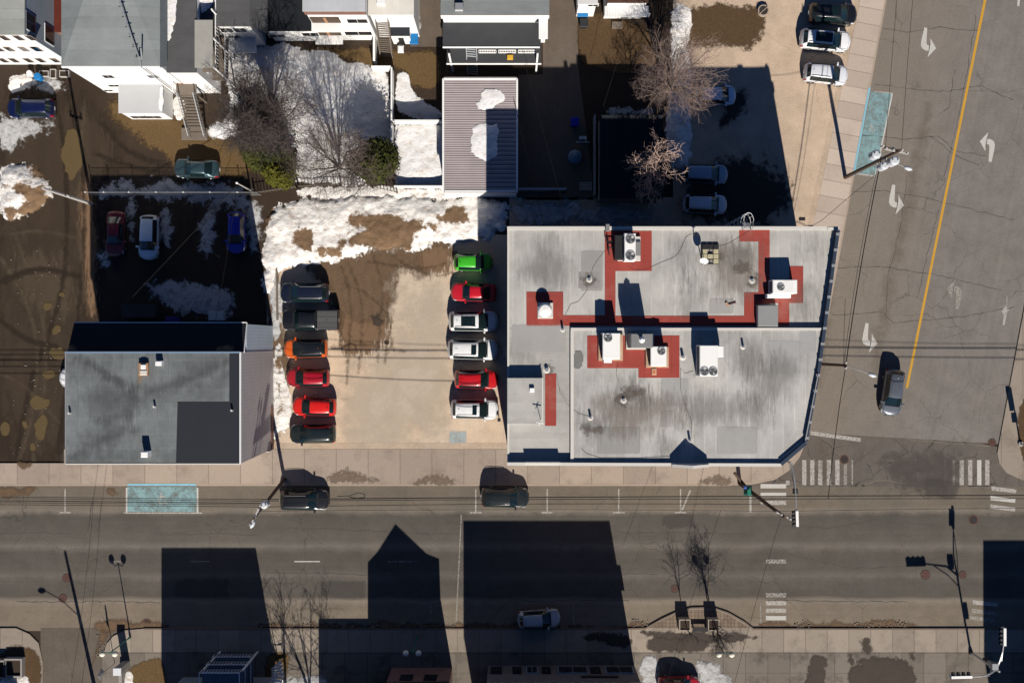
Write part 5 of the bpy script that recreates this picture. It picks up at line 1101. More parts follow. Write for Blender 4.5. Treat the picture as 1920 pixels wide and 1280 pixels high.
m = MB(); A = P(340,262,.3); B = P(388,240,.3); m.box(A.x,A.y,.05,B.x,B.y,.28); m.build('bottom_landing', m_wood, t)
# house G, far left
t, a, b = house('shuttered_house', 'white house with many shuttered windows and blue grey side wall, top left corner', -160,-140,46,65,10.0,m_wwall,roof_mat('pale green grey roof', (.30,.31,.29), 1, .9, .6, .2))
m = MB(); m.box(b.x-.11,a.y+.13,0,b.x-.07,b.y,9.75); m.build('side_wall', m_bwall, t)
yw = a.y+.12
for row, y in enumerate((71,92,113)):
    for k in range(5): 
        px = (-12,8,35,58,85)[k]+row*9 if k < 4 else 0
        if px < 9+row*28+62 and k < 4: wS(t, yw, px, y, .45, 1.2, m_bricks); 
for px, y in ((103,113),(70,92)): wS(t, yw, px, y, .45, 1.2, m_bricks)
for px, y in ((57,43),(92,66)): wE(t, b.x-.07, px, y, 1.5, 1.7)
t, a, b = house('red_roof_shed', 'low building with a rusty red roof wedged between the two northwest houses', 40,-60,140,60,4.2,m_brick,basic('rusty red roof', (.10,.018,.010), .9, .4, .8, 8),cat='shed')
# house I (dark roof with snow)
t, a, b = house('dark_roof_house', 'house with a dark sloping roof, half white with snow, right of the big white house', 372,-120,468,49,6.6,m_wwall,m_tind)
snow([(368,-30),(424,-30),(400,10),(388,24),(376,27),(372,5)], 'white snow on the dark sloping roof', m_snow_clean, h=6.6, z=.02, height=.2, edge=.2, amp=.25, res=.12)
m = MB(); A = P(468,49,6.6); B = P(492,62,4.5); m.add([(b.x,a.y,6.6),(b.x+1.2,a.y-.2,4.9),(b.x+1.2,b.y,4.9),(b.x,b.y,6.6)], [(0,1,2,3)]); m.build('roof_slope', m_tind, t)
for px, y in ((398,56),(425,56),(450,56),(410,68),(440,70)): wS(t, a.y+.12, px, y, 1.1, 1.1)
m = MB(); m.box(a.x+.5,a.y-1.3,2.6,b.x-.4,a.y+.1,2.75); m.build('porch', m_white_trim, t)
# low wing E0 and house E
t, a, b = house('low_white_annex', 'low white building with two windows below a roof coloured black as shade, top centre left', 497,-40,590,58,3.6,m_wwall,basic('shade-black flat roof', (.012,.014,.018), .9, .3),cat='annex')  # roof coloured black to stand for the shade lying here
for px, y in ((520,67),(582,64)): wS(t, a.y+.12, px, y, 1.5, .9)
t, a, b = house('balcony_house', 'white house with brick-red fascia and two recessed balconies at the top centre', 567,-120,685,21,9.0,m_wwall,roof_mat('white grey roof', (.46,.47,.49), 0, 1.4, 1.1, .15))
m = MB(); m.box(a.x+.06,a.y-.02,8.0,b.x-.06,a.y+.1,8.85); m.build('fascia', m_brick, t)
ys = a.y+.12
for px, y, w, h in ((610,37,2.6,1.5),(614,60,2.4,1.8)):
    x, z = onS(ys, px, y); m = MB(); m.box(x-w/2,ys-.08,z-h/2,x+w/2,ys+.0,z+h/2); o = m.build('balcony_opening', basic('dark brown recess', (.07,.045,.03)), t)
    m = MB(); m.box(x-w/2-.1,ys-.9,z-h/2-.1,x+w/2+.1,ys,z-h/2); m.build('balcony_floor', m_white_trim, o); m = MB(); m.box(x-.1,ys-.1,z-h/2,x+.15,ys-.06,z+h/2); m.build('door_post', m_orw, o)
for px, y, w in ((670,39,1.8),(672,62,2.5)): wS(t, ys, px, y, w, 1.0)
m = MB(); m.box(b.x-.35,ys-2.4,0,b.x-.15,ys,1.6); m.build('side_screen', m_white_trim, t)
t2, a2, b2 = house('white_roof_house', 'white-roofed house behind the long wooden stairs, top centre', 690,-120,776,28,7.0,m_wwall,roof_mat('cream roof', (.66,.63,.57), 0, 1.6, .8, .2))
m = MB(); m.pbox(706,-5,722,8,7.0,7.25,0,.04); m.build('skylight', m_white_trim, t2)
m = MB(); m.pbox(730,31,768,66,0,3.0); sh = thing('black_roof_shed', (P(750,60,3).x,P(750,66,3).y,0), 'small shed with black roof right of the wooden stairs', 'shed')
A = P(730,67,3.0); B = P(768,31,3.0); m = MB(); m.box(A.x+.08,A.y+.08,0,B.x-.08,B.y-.05,2.8); m.build('wall', m_wwall, sh); m = MB(); m.box(A.x,A.y,2.8,B.x,B.y,3.0); m.build('roof', m_black, sh)
m = MB(); m.box(A.x+.7,A.y+.03,0,A.x+1.2,A.y+.08,2.0); m.build('door', m_dkm, sh)
top = P(716,28,5.4); bot = P(725,106,.3); stairs('wooden_stairs', 'long straight wooden stairs coming down beside the black-roofed shed', Vector((top.x,top.y,5.4)), Vector((bot.x,bot.y,.1)), 1.15, m_wood, m_wood, 20)
# house D
t, a, b = house('veranda_house', 'grey-roofed house with black porch roofs and white railings, top centre', 826,-140,1030,29,8.6,m_wwall,roof_mat('grey seamed roof', (.21,.225,.225), 1, .8, .6, .3))
m = MB(); m.box(a.x,a.y-.02,7.7,b.x,a.y+.1,8.56); m.build('fascia', m_white_trim, t)
m = MB(); A = P(830,88,6.2); B = P(1012,38,6.2); m.box(A.x,A.y,6.05,B.x,a.y+.1,6.2); m.build('porch_roof', m_asph, t)
m = MB(); m.box(A.x,A.y-.06,5.95,B.x,A.y,6.25); m.build('porch_trim', m_white_trim, t)
m = MB(); A2 = P(838,119,3.4); B2 = P(1014,88,3.4); m.box(A2.x,A2.y,3.2,B2.x,a.y+.1,3.4); m.build('upper_deck', m_asph, t); m = MB(); m.box(A2.x-.05,A2.y-.06,3.12,B2.x+.05,A2.y,3.44); m.build('deck_trim', m_white_trim, t)
for px in (842,1008): 
    p = P(px,90,6.0); m = MB(); m.box(p.x-.08,A2.y+.05,0,p.x+.08,A2.y+.2,6.0); m.build('column', m_white_trim, t)
for i in range(3):
    x0 = P(898+i*37,0,4.0).x; x1 = P(930+i*37,0,4.0).x; yy = A2.y+.9; m = MB(); m.box(x0,yy,4.35,x1,yy+.06,4.45); m.box(x0,yy,3.5,x1,yy+.06,3.6)
    for k in range(11): x = x0+(x1-x0)*k/10; m.box(x-.025,yy,3.6,x+.025,yy+.05,4.35)
    m.build('railing', m_white_trim, t)
m = MB(); m.box(P(843,0,4).x,A2.y+1.6,3.4,P(1008,0,4).x,A2.y+1.7,5.9); m.build('porch_wall', m_white_trim, t)
m = MB(); m.pbox(951,103,962,111,3.4,3.75,0,.03); m.build('yellow_box', basic('yellow plastic', (.55,.33,.03)), t)
m = MB(); p = P(1025,30,8.6); m.box(b.x-.9,a.y-1.8,7.6,b.x-.1,a.y,7.75); m.build('side_eave', m_white_trim, t)
m = MB(); m.pbox(853,5,868,20,8.6,9.0,0,.04); m.build('roof_vent', m_steel, t)
m = MB(); m.pbox(852,3,869,12,8.6,8.65); m.build('vent_flashing', m_black, t)
top = P(884,91,5.2); bot = P(886,139,.3); stairs('metal_stairs', 'pale grey stairs descending from the veranda house deck', Vector((top.x,top.y,5.2)), Vector((bot.x,bot.y,.1)), .95, basic('pale grey steps', (.42,.45,.48)), m_steel, 12)
# house H
t, a, b = house('small_white_house', 'small white house with ribbed porch roof at the top right of the alley', 1138,-100,1216,5,5.0,m_wwall,basic('brown roof', (.09,.045,.03)))
ys = a.y+.12; m = MB(); m.box(a.x-.1,a.y-.9,3.6,b.x+.2,a.y+.1,3.7); m.build('porch_roof', siding('white ribbed sheet', (.72,.72,.72), .25, 0), t)
for px, y, w in ((1149,27,.8),(1209,28,.8)): wS(t, ys-0, px, y, w, .7)
x, z = onS(ys, 1172, 30); m = MB(); m.box(x-.35,ys-.05,.1,x+.35,ys,2.1); m.build('door', m_acg, t); m = MB(); m.box(x-1.2,ys-1.0,0,x-.2,ys-.4,.3); m.build('doorstep', m_wood, t)
t, a, b = house('white_porch_annex', 'small white annex beside the blue bin at the top', 1083,-60,1121,8,4.0,m_wwall,m_wwall,cat='annex'); wS(t, a.y+.12, 1112, 9, .9, .6)
# shaded shed with ribbed roof
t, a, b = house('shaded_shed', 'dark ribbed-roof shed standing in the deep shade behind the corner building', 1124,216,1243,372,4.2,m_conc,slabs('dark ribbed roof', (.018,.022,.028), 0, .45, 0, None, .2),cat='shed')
m = MB(); m.box(P(1112,0).x,P(0,370).y,0,P(1114,0).x,P(0,222).y,1.8); tag(m.build('board_fence', m_steel, None, origin=P(1113,300)), 'thin pale board fence at the right side of the shaded alley', 'fence')
# southern buildings
def slab_building(name, label, x0, x1, yg, h, wall, depth=11, over=0):
    a = P(x0,yg); b = P(x1,yg); t = thing(name, (a.x,a.y,0), label, 'building')
    m = MB(); m.box(a.x,a.y-depth,0,b.x,a.y,h-.2); m.build('wall', wall, t); m = MB(); m.box(a.x-over,a.y-depth-over,h-.2,b.x+over,a.y+over,h); m.build('roof', m_asph, t); return t, a, b
t, a, b = slab_building('blue_deck_building', 'building at the bottom left with stacked blue grey balconies', 344,521,1268,8.9,m_bwall)
for k, z in enumerate((1.9,3.9,5.9)):
    x0, x1 = P(414,0).x, P(484,0).x; y1 = P(0,1214).y; m = MB(); m.box(x0,a.y,z-.12,x1,y1-k*.1,z); o = m.build('balcony', basic('blue grey deck', (.10,.14,.19), .8, .2), t)
    m = MB(); m.bar((x0,y1-k*.1,z+.9),(x1,y1-k*.1,z+.9),.06); m.bar((x1,a.y,z+.9),(x1,y1-k*.1,z+.9),.06); m.bar((x0,a.y,z+.9),(x0,y1-k*.1,z+.9),.06)
    for q in range(14): m.bar((x0+(x1-x0)*q/13,y1-k*.1,z),(x0+(x1-x0)*q/13,y1-k*.1,z+.9),.03)
    m.build('railing', m_white_trim, o)
for x in (414,484): p = P(x,1216); m = MB(); m.box(p.x-.07,p.y-.3,0,p.x+.07,p.y-.16,5.8); m.build('post', m_white_trim, t)
c0 = P(497,1262); t2 = thing('curved_stairs', (c0.x,c0.y,0), 'white curved outdoor stairs beside the blue grey balconies', 'stairs')
for k in range(13):
    an = R(-70+k*9); z = 3.0-k*.21; m = MB(); pts = [(c0.x+math.cos(q)*r, c0.y+math.sin(q)*r) for q, r in ((an-.07,.9),(an-.07,2.1),(an+.07,2.1),(an+.07,.9))]; m.prism(pts, z-.05, z); m.build('step', m_white_trim, t2)
m = MB(); m.tube([(c0.x+math.cos(R(-74+k*9))*2.1, c0.y+math.sin(R(-74+k*9))*2.1, 3.9-k*.21) for k in range(14)], .035, 6); m.build('handrail', m_steel, t2)
# gabled brick house
a = P(735,1250); b = P(848,1250); t = thing('gabled_brick_house', (a.x,a.y,0), 'brick house with a flared gable whose pointed shadow falls on the street', 'house')
m = MB(); m.box(a.x,a.y-9,0,b.x,a.y,7.0); m.build('wall', brick('pinkish brick', (.24,.13,.115), (.2,.18,.17)), t)
prof = [(715,4.6),(723,7.2),(744,7.9),(787,9.85),(836,7.8),(858,7.45),(846,4.2)]
m = MB(); vs = [(P(x,0).x, a.y+.05, z) for x, z in prof]+[(P(x,0).x, a.y-9.2, z) for x, z in prof]; k = len(prof)
m.add(vs, [tuple(range(k)), tuple(range(2*k-1,k-1,-1))]+[(i,i+k,(i+1)%k+k,(i+1)%k) for i in range(k)]); m.build('flared_gable', m_shing, t, recalc=True)
for px, y in ((762,1270),(807,1270)):
    x, z = onS(a.y, px, y); window(t, 'window', (x-.55,a.y,z-.8), (x+.55,a.y,z+.8), (0,1), m_window, m_dkm)
A = P(619,1285); B = P(677,1285); t3 = thing('low_shop_wing', (A.x,A.y,0), 'low wing beside the brick house, in shade at the bottom edge', 'building')
m = MB(); m.box(A.x,A.y-7,0,P(735,0).x-.05,A.y,4.5); m.build('wall', m_conc, t3); m = MB(); m.box(A.x,A.y-7,4.5,P(712,0).x,A.y,4.65); m.build('roof', m_asph, t3)
t, a, b = slab_building('grey_shop_building', 'long grey building with blue-framed shop windows at the bottom centre', 915,1189,1246,9.95,brick('grey brick', (.16,.15,.165), (.2,.2,.2)))
for x0, x1, bl in ((922,940,0),(962,976,0),(988,1006,1),(1016,1030,0),(1046,1098,1),(1106,1122,0),(1134,1182,1)):
    X0, X1 = P(x0,0).x, P(x1,0).x; window(t, 'shop_window', (X0,a.y,.9), (X1,a.y,2.6), (0,1), m_window, basic('pale blue frame', (.22,.33,.42)) if bl else m_dkm, d=.12)
m = MB(); m.box(P(1085,0).x,a.y,3.3,P(1152,0).x,a.y+.08,3.8); m.build('sign_board', m_dkm, t)
for x in range(930,1190,42): X = P(x,0).x; window(t, 'window', (X-.6,a.y,5.2), (X+.6,a.y,6.8), (0,1)); 
slab_building('shaded_corner_building', 'building beyond the bottom right corner, casting the square shadow across the crossing', 1891,2300,1292,10.3,m_brick)
t, a, b = slab_building('lower_left_house', 'white house edge with dark steps at the lower left corner', -60,40,1306,3.2,m_wwall)
# ---------- street furniture, poles, wires, fences ----------
m_pole = basic('brown wooden pole', (.075,.05,.035), .9, .3, 1, 14, bump=.2); m_poleg = basic('pale grey pole', (.42,.40,.38), .85, .2, 1, 14)
m_green = basic('green lamp post paint', (.015,.16,.12), .5, .2, 2, 10); m_globe = NT('milky globe').done((.72,.70,.55), .3, 0, .2, .5)
m_cable = basic('black cable', (.012,.011,.011), .8, .1); m_can = basic('transformer grey', (.50,.53,.56), .4, .12, 3, 12)
m_porc = basic('insulator porcelain', (.45,.44,.42), .3, .2, 3, 12)
def pole_part(t, base, top, r0, r1, mat, name='pole'):
    m = MB(); m.tube([base, base.lerp(top, .5), top], [r0, (r0+r1)/2, r1], 12); return m.build(name, mat, t)
def street_lamp(t, a, b, hd=.45):
    a = Vector(a); b = Vector(b); m = MB(); mid = a.lerp(b, .5)+Vector((0,0,.25)); m.tube([a, mid, b], .035, 6); ar = m.build('lamp_arm', m_steel, t)
    d = Vector((b.x-a.x,b.y-a.y,0)).normalized(); m = MB(); m.tube([b-d*.1,b+d*.1,b+d*.4,b+d*.65],[.07,.17,.19,.06],10); m.build('lamp_head', m_can, t, smooth=True)
def arm(t, c, d, L, ins=3, mat=None):
    c = Vector(c); d = Vector(d).normalized(); m = MB(); m.bar(c-d*L/2, c+d*L/2, .12); a = m.build('crossarm', mat or m_poleg, t)
    for k in range(ins):
        p = c-d*L/2+d*L*(k+.15)/(ins-.7); m = MB(); m.tube([p+Vector((0,0,.05)), p+Vector((0,0,.35))], [.11,.08], 8); m.build('insulator', m_porc, a)
def can(t, c, r=.32, h=.9):
    c = Vector(c); m = MB(); m.tube([c-Vector((0,0,h/2)), c+Vector((0,0,h/2)), c+Vector((0,0,h/2+.08))], [r, r, r*.6], 16); o = m.build('transformer', m_can, t)
    for s_ in (1,-1): m = MB(); m.tube([c+Vector((s_*r*.5,0,h/2+.02)), c+Vector((s_*r*.6,.05,h/2+.35))], .05, 6); m.build('bushing', m_porc, o)
# avenue pole with three transformers
b0 = P(1584,333,0); tp = P(1687,282,13.9); t = thing('utility_pole', (b0.x,b0.y,0), 'tall brown utility pole with three grey transformers at the blue avenue stall', 'utility pole')
pole_part(t, b0, tp, .19, .13, m_pole)
d = Vector((1,-.22,0)); arm(t, P(1680,284,13.2), d, 2.0, 4); arm(t, P(1672,279,12.4), d, 1.9, 3, m_pole)
q = b0.lerp(tp, .80)
can(t, P(1640,291,11.0), .38, 1.0); can(t, P(1674,303,11.2), .40, 1.0); can(t, P(1655,312,11.0), .36, 1.0)
m = MB(); m.bar(P(1640,291,10.9), P(1674,303,11.1), .08); m.bar(q, P(1655,312,10.9), .08); m.build('bracket', m_steel, t)
street_lamp(t, b0.lerp(tp,.72), P(1697,314,9.8))
# street pole beside the lot
b1 = P(534,897,0); t1 = P(475,972,12); t = thing('utility_pole', (b1.x,b1.y,0), 'leaning dark pole with one transformer and a lamp, beside the parked black SUV', 'utility pole')
pole_part(t, b1, t1, .18, .12, m_pole); can(t, P(497,945,9.2), .33, .9); arm(t, P(478,968,11.6), Vector((.5,1,0)), 1.7, 3); arm(t, P(484,958,10.6), Vector((.5,1,0)), 1.3, 3, m_pole)
street_lamp(t, b1.lerp(t1,.7), P(476,977,9.5))
# corner pole
b2 = P(1386,905,0); t2 = P(1472,970,12); t = thing('utility_pole', (b2.x,b2.y,0), 'dark brown pole with a green signal cluster by the left-hand crosswalk', 'utility pole')
pole_part(t, b2, t2, .20, .14, m_pole); arm(t, P(1468,966,11.6), Vector((1,-.5,0)), 1.4, 4)
m = MB(); q = P(1377,886,3.2); m.tube([q, b2.lerp(t2,.22)], .14, 8); m.build('stub', m_pole, t)
for k in range(4): m = MB(); z = 3.6+k*.28; q = P(1402,919,z); m.box(q.x-.35+.1*k,q.y-.45,z-.12,q.x+.35-.05*k,q.y+.45-.12*k,z+.12); m.build('signal_box', m_green, t)
m = MB(); q = P(1397,913,4.5); m.ball((q.x,q.y,4.5),.18,6,10); m.build('signal_lens', NT('blue lens').done((.05,.10,.35),.2), t)
# traffic signals on curved masts
def signal_head(t, a, b, z, wd=.3):
    a = Vector((*P(*a,z).xy, z)); b = Vector((*P(*b,z).xy, z)); d = (b-a).normalized(); m = MB(); m.bar(a, b, wd*.8, .5); o = m.build('signal_head', m_acw, t)
    s_ = Vector((-d.y,d.x,0))
    if s_.x > 0 and abs(s_.x) > .5: s_ = -s_
    if s_.y < 0 and abs(s_.y) > .5: s_ = -s_
    L = (b-a).length
    for k in range(4):
        c = a+d*L*(k+.5)/4; m = MB(); m.tube([c+s_*wd*.4, c+s_*(wd*.5+.22)], [.15,.16], 10, cap=False); m.build('visor', m_dkm, o)
        m = MB(); m.tube([c+s_*wd*.48, c+s_*(wd*.5+.03)], .12, 10); m.build('lens', NT_lens, o)
NT_lens = NT('amber lens').done((.55,.30,.06), .2, 0, .2)
b3 = P(1450,853,0); t = thing('traffic_signal', (b3.x,b3.y,0), 'galvanised mast with a curved arm and white signal head beside the chamfered roof corner', 'traffic signal')
pole_part(t, b3, Vector((b3.x,b3.y,6.4)), .12, .09, m_steel)
m = MB(); m.tube([Vector((b3.x,b3.y,6.3)), P(1489,893,6.7), P(1492,925,6.9), P(1493,957,6.9)], [.09,.07,.06,.05], 8); m.tube([Vector((b3.x,b3.y,5.6)), P(1487,900,6.2), P(1491,925,6.8)], .04, 6); m.build('mast_arm', m_steel, t)
signal_head(t, (1493,956), (1494,986), 6.8); m = MB(); q = P(1492,922,6.7); m.box(q.x-.2,q.y-.15,6.4,q.x+.15,q.y+.3,6.9); m.build('bracket', m_dkm, t)
b4 = P(1820,1222,.12); t = thing('traffic_signal', (b4.x,b4.y,.12), 'galvanised signal mast with two heads at the lower right crossing', 'traffic signal')
m = MB(); m.tube([(b4.x,b4.y,.1),(b4.x,b4.y,.45)],[.24,.16],14); m.build('footing', m_dkm, t); m = MB(); tp = Vector((b4.x,b4.y,5.9)); m.tube([b4, tp], [.11,.09], 10); m.build('pole', m_steel, t)
m = MB(); m.tube([tp-Vector((0,0,.6)), P(1873,1243,6.1), P(1880,1222,6.6), P(1882,1208,6.7)], [.08,.07,.06,.05], 8); m.tube([tp-Vector((0,0,1.4)), P(1878,1238,6.0), P(1881,1215,6.6)], .04, 6); m.build('mast_arm', m_steel, t)
m = MB(); m.tube([tp-Vector((0,0,.6)), P(1857,1262,6.0), P(1840,1267,6.2), P(1820,1268,6.3)], [.08,.07,.06,.05], 8); m.tube([tp-Vector((0,0,1.4)), P(1855,1266,5.6), P(1835,1268,6.2)], .04, 6); m.build('mast_arm', m_steel, t)
signal_head(t, (1882,1176), (1882,1209), 6.8); signal_head(t, (1782,1268), (1821,1267), 6.4)
m = MB(); m.box(b4.x+.1,b4.y-.2,2.4,b4.x+.45,b4.y+.2,3.3); m.build('walk_signal', m_dkm, t); m = MB(); q = P(1864,1250,6.0); m.box(q.x-.25,q.y-.2,5.5,q.x+.3,q.y+.35,6.2); m.build('bracket', m_steel, t)
b5 = P(1913,832,.12); t = thing('traffic_signal', (b5.x,b5.y,.12), 'signal post at the right edge beside the avenue sidewalk', 'traffic signal')
m = MB(); m.cyl((b5.x,b5.y), .25, .1, .3, 12); m.build('footing', m_conc, t); pole_part(t, b5, Vector((b5.x,b5.y,4.0)), .08, .07, m_steel)
m = MB(); m.cbox(b5.x-.45,b5.y-.15,2.5,b5.x-.08,b5.y+.2,3.9,.04); m.build('signal_head', m_dkm, t); m = MB(); m.cbox(b5.x-.4,b5.y-.15,1.7,b5.x+.1,b5.y+.15,2.2,.03); m.build('walk_signal', m_dkm, t)
# light pole at the east side of the corner building
b6 = P(1528,682,.12); t6 = P(1586,685,9.9); t = thing('light_pole', (b6.x,b6.y,.12), 'brown pole with a long lamp arm beside the east wall of the corner building', 'light pole')
pole_part(t, b6, Vector((t6.x,t6.y,9.9)), .17, .12, m_pole); street_lamp(t, (t6.x,t6.y,9.6), P(1630,701,9.9)); arm(t, (t6.x,t6.y,9.7), (0,1,0), .6, 2, m_pole)
b7 = P(172,382,0); t7 = P(80,353,10); t = thing('utility_pole', (b7.x,b7.y,0), 'pale grey pole standing at the corner of the shaded yard', 'utility pole')
pole_part(t, b7, t7, .17, .12, m_poleg); arm(t, b7.lerp(t7,.6), (.8,-.2,0), 1.3, 2, m_dkm)
b8 = P(470,357,0); t8 = P(444,343,5); t = thing('service_post', (b8.x,b8.y,0), 'small post with wires at the east end of the wire fence', 'post')
pole_part(t, b8, t8, .08, .06, m_poleg); m = MB(); m.ball(tuple(t8), .12, 5, 8); m.build('cap', m_white_trim, t)
b9 = P(181,1302,0); t9 = Vector((b9.x-.7,b9.y+.1,9.8)); t = thing('utility_pole', (b9.x,b9.y,0), 'dark pole just below the frame whose long lamp shadow crosses the street', 'utility pole')
pole_part(t, b9, t9, .2, .13, m_pole); street_lamp(t, b9.lerp(t9,.55), (b9.x-3.3,b9.y,7.2))
# twin-globe lamps: one built, two copied
b = Vector((0,0,0)); t = bpy.data.objects.new('twin_globe_lamp', None); COL.objects.link(t); WL[t.name] = Vector((0,0,0)); lamp = t
m = MB(); m.tube([(0,0,0),(0,0,.5),(0,0,.6),(0,0,5.0)], [.11,.09,.06,.045], 10); m.build('post', m_green, t)
m = MB(); m.tube([(-.58,0,5.0),(-.35,0,4.75),(0,0,4.9),(.35,0,4.75),(.58,0,5.0)], .035, 6); m.build('arm', m_green, t)
for s_ in (-.58,.58):
    m = MB(); m.ball((s_,0,5.25), .27, 10, 16); g_ = m.build('globe', m_globe, t, smooth=True); m = MB(); m.tube([(s_,0,4.95),(s_,0,5.03)], [.08,.13], 10); m.build('collar', m_green, g_)
for i, (x, y, l) in enumerate(((245,1193,'twin globe lamp by the pale block pillar at the lower left'),(783,1192,'twin globe lamp in shade before the gabled brick house'),(1338,1194,'twin globe lamp beside the right-hand tree planter'))):
    o = lamp if i == 0 else copy_tree(lamp); p = P(x,y); o.location = (p.x,p.y,.12); tag(o, l, 'street lamp', 'twin globe street lamps on the south sidewalk')
p = P(238,1243); t = thing('block_pillar', (p.x,p.y,.1), 'pale block pillar casting a dark shadow beside the lower left lamp', 'pillar')
m = MB(); m.cbox(p.x-.33,p.y-.3,.1,p.x+.33,p.y+.3,2.35,.04); m.build('shaft', m_conc, t); m = MB(); m.cbox(p.x-.38,p.y-.35,2.35,p.x+.38,p.y+.35,2.5,.03); m.build('cap', basic('white cap stone', (.62,.64,.66), .8, .1), t)
m = MB(); w0 = P(233,1262); m.box(w0.x-.2,w0.y-3,.1,w0.x+.1,p.y-.4,.9); m.build('low_wall', m_conc, t)
p = P(216,1242); t = thing('warning_sign', (p.x,p.y,.1), 'diamond sign on a thin post at the lower left corner', 'sign')
m = MB(); m.tube([(p.x,p.y,.1),(p.x,p.y,4.0)],.035,6); m.build('post', m_steel, t); m = MB(); m.add([(p.x-.04,p.y,2.5),(p.x-.04,p.y-.55,3.2),(p.x-.04,p.y,4.0),(p.x-.04,p.y+.55,3.2),(p.x-.08,p.y,2.5),(p.x-.08,p.y-.55,3.2),(p.x-.08,p.y,4.0),(p.x-.08,p.y+.55,3.2)],[(0,1,2,3),(7,6,5,4),(0,4,5,1),(1,5,6,2),(2,6,7,3),(3,7,4,0)]); m.bar((p.x-.04,p.y,2.5),(p.x-.5,p.y,3.3),.02)
m.build('panel', m_steel, t, recalc=True)
# tree planters
PL = []
for i, (x, l) in enumerate(((1284,'square wooden planter with a thin sapling, left of the pair'),(1338,'square wooden planter with a bushier sapling, right of the pair'))):
    p = P(x,1171,1.0); t = thing('tree_planter', (p.x,p.y,.13), l, 'planter', 'tree planters on the kerb bump-out'); PL.append(p); w = .54
    m = MB()
    for q in ((-w,-w,w,-w+.08),(-w,w-.08,w,w),(-w,-w+.08,-w+.08,w-.08),(w-.08,-w+.08,w,w-.08)): m.box(p.x+q[0],p.y+q[1],.13,p.x+q[2],p.y+q[3],1.08)
    m.build('box', basic('planter wood', (.38,.33,.27), .9, .2, 2, 10), t); m = MB(); m.box(p.x-w+.09,p.y-w+.09,.15,p.x+w-.09,p.y+w-.09,.98); m.build('soil', m_dirt, t)
p = P(1311,1176); t = thing('shadow_block', (p.x,p.y,.13), 'low dark block standing in for the shadow between the two tree planters', 'shadow_block')  # added dark block in place of the shadow between the planters
m = MB(); m.box(p.x-.75,p.y-.2,.55,p.x+.75,p.y+.2,.62); m.build('block_top', m_dkm, t)
for s_ in (-.6,.6): m = MB(); m.box(p.x+s_-.05,p.y-.18,.13,p.x+s_+.05,p.y+.18,.55); m.build('leg', m_dkm, t)

# wires
def wire(pts, label, sag=.5, r=.026, group=None, kind='overhead wires'):
    pp = [P(*q) for q in pts]; out = []
    for a, b in zip(pp, pp[1:]):
        n = 14
        for k in range(n): u = k/n; v = a.lerp(b, u); v.z -= sag*4*u*(1-u); out.append(v)
    out.append(pp[-1]); m = MB(); m.tube(out, r, 5); o = m.build('overhead_wire', m_cable, None, origin=out[0]); tag(o, label, 'wire', group)
GWR = 'overhead wires along the street'
for k, (y0, y1, h0, l) in enumerate(((928,936,9.4,'first'),(931,939,9.2,'second'),(936,943,9.0,'third'),(940,946,8.7,'fourth'),(944,950,8.4,'fifth'))):
    wire([(-900,y0-4,h0),(492+k*2,y1,h0)], l+' street wire from the top, left of the leaning pole', .3, .026 if k != 2 else .04, GWR)
wire([(490,936,9.4),(1408,930,9.4),(2700,927,9.4)], 'thick street wire running from the leaning pole past the crossing', .25, .045, GWR)
wire([(492,939,9.1),(1412,935,9.1),(2700,936,9.1)], 'thinner street wire just below the thick one', .35, .03, GWR)
wire([(496,950,8.5),(1440,945,8.5)], 'lowest drooping street wire between the leaning and corner poles', .9, .028, GWR)
wire([(484,958,11),(1460,958,11),(2700,950,11)], 'upper street wire running above the kerb parking lane', .9, .018, GWR)
wire([(632,930,9.2),(655,929,9.2),(672,923,9.3),(684,926,9.3),(684,932,9.2),(668,934,9.2),(655,931,9.2)], 'looped coil of spare cable on the street wire', 0, .035)
wire([(1736,-500,13.2),(1660,283,13.2)], 'left avenue wire running north from the transformer pole', .8, .018); wire([(1765,-500,13.2),(1690,288,13.2)], 'right avenue wire running north from the transformer pole', .8, .018)
wire([(1652,300,10.5),(1586,684,9.7)], 'thick avenue wire from the transformer pole to the lamp pole', .5, .045); wire([(1648,302,9.6),(1582,684,9.2)], 'thin avenue wire beside the thick one', .7, .02)
wire([(1586,684,9.7),(1553,934,9.3)], 'avenue wire from the lamp pole down to the street wires', .3, .035); wire([(1582,684,9.4),(1585,560,9.6)], 'short double wire at the lamp pole', .1, .02)
wire([(1645,326,8.6),(1540,414,11),(1524,423,11.8)], 'guy wire from the transformer pole to the roof corner', .3, .02)
wire([(445,345,5),(204,602,9.6)], 'long diagonal wire from the fence post to the black shingle roof', .3, .022); wire([(445,345,5),(404,600,9.6)], 'steep pale wire from the fence post to the shingle roof', .3, .02); wire([(430,360,5),(318,503,2)], 'short wire from the fence post into the shaded yard', .2, .02)
wire([(985,120,6.2),(1067,424,11.8)], 'long wire from the veranda house to the corner building roof', .5, .02); wire([(963,186,3.6),(1020,424,11.8)], 'wire from the ribbed garage to the corner building roof', .4, .02); wire([(1170,78,5),(1131,200,4)], 'thin wire above the brown lawn', .2, .016)
for x0, x1, l in ((168,140,'left'),(180,160,'right')): wire([(x0+15,870,9.2) if 0 else (175 if l=='left' else 190, 940,9), (x1-10,1302,9)], l+' wire crossing the street near the lower left pole', .5, .016)
wire([(1352,955,9),(1235,1330,9)], 'wire crossing the street left of the planters', .5, .016); wire([(1465,968,11),(1365,1330,9)], 'wire from the corner pole over the right planter', .5, .018)

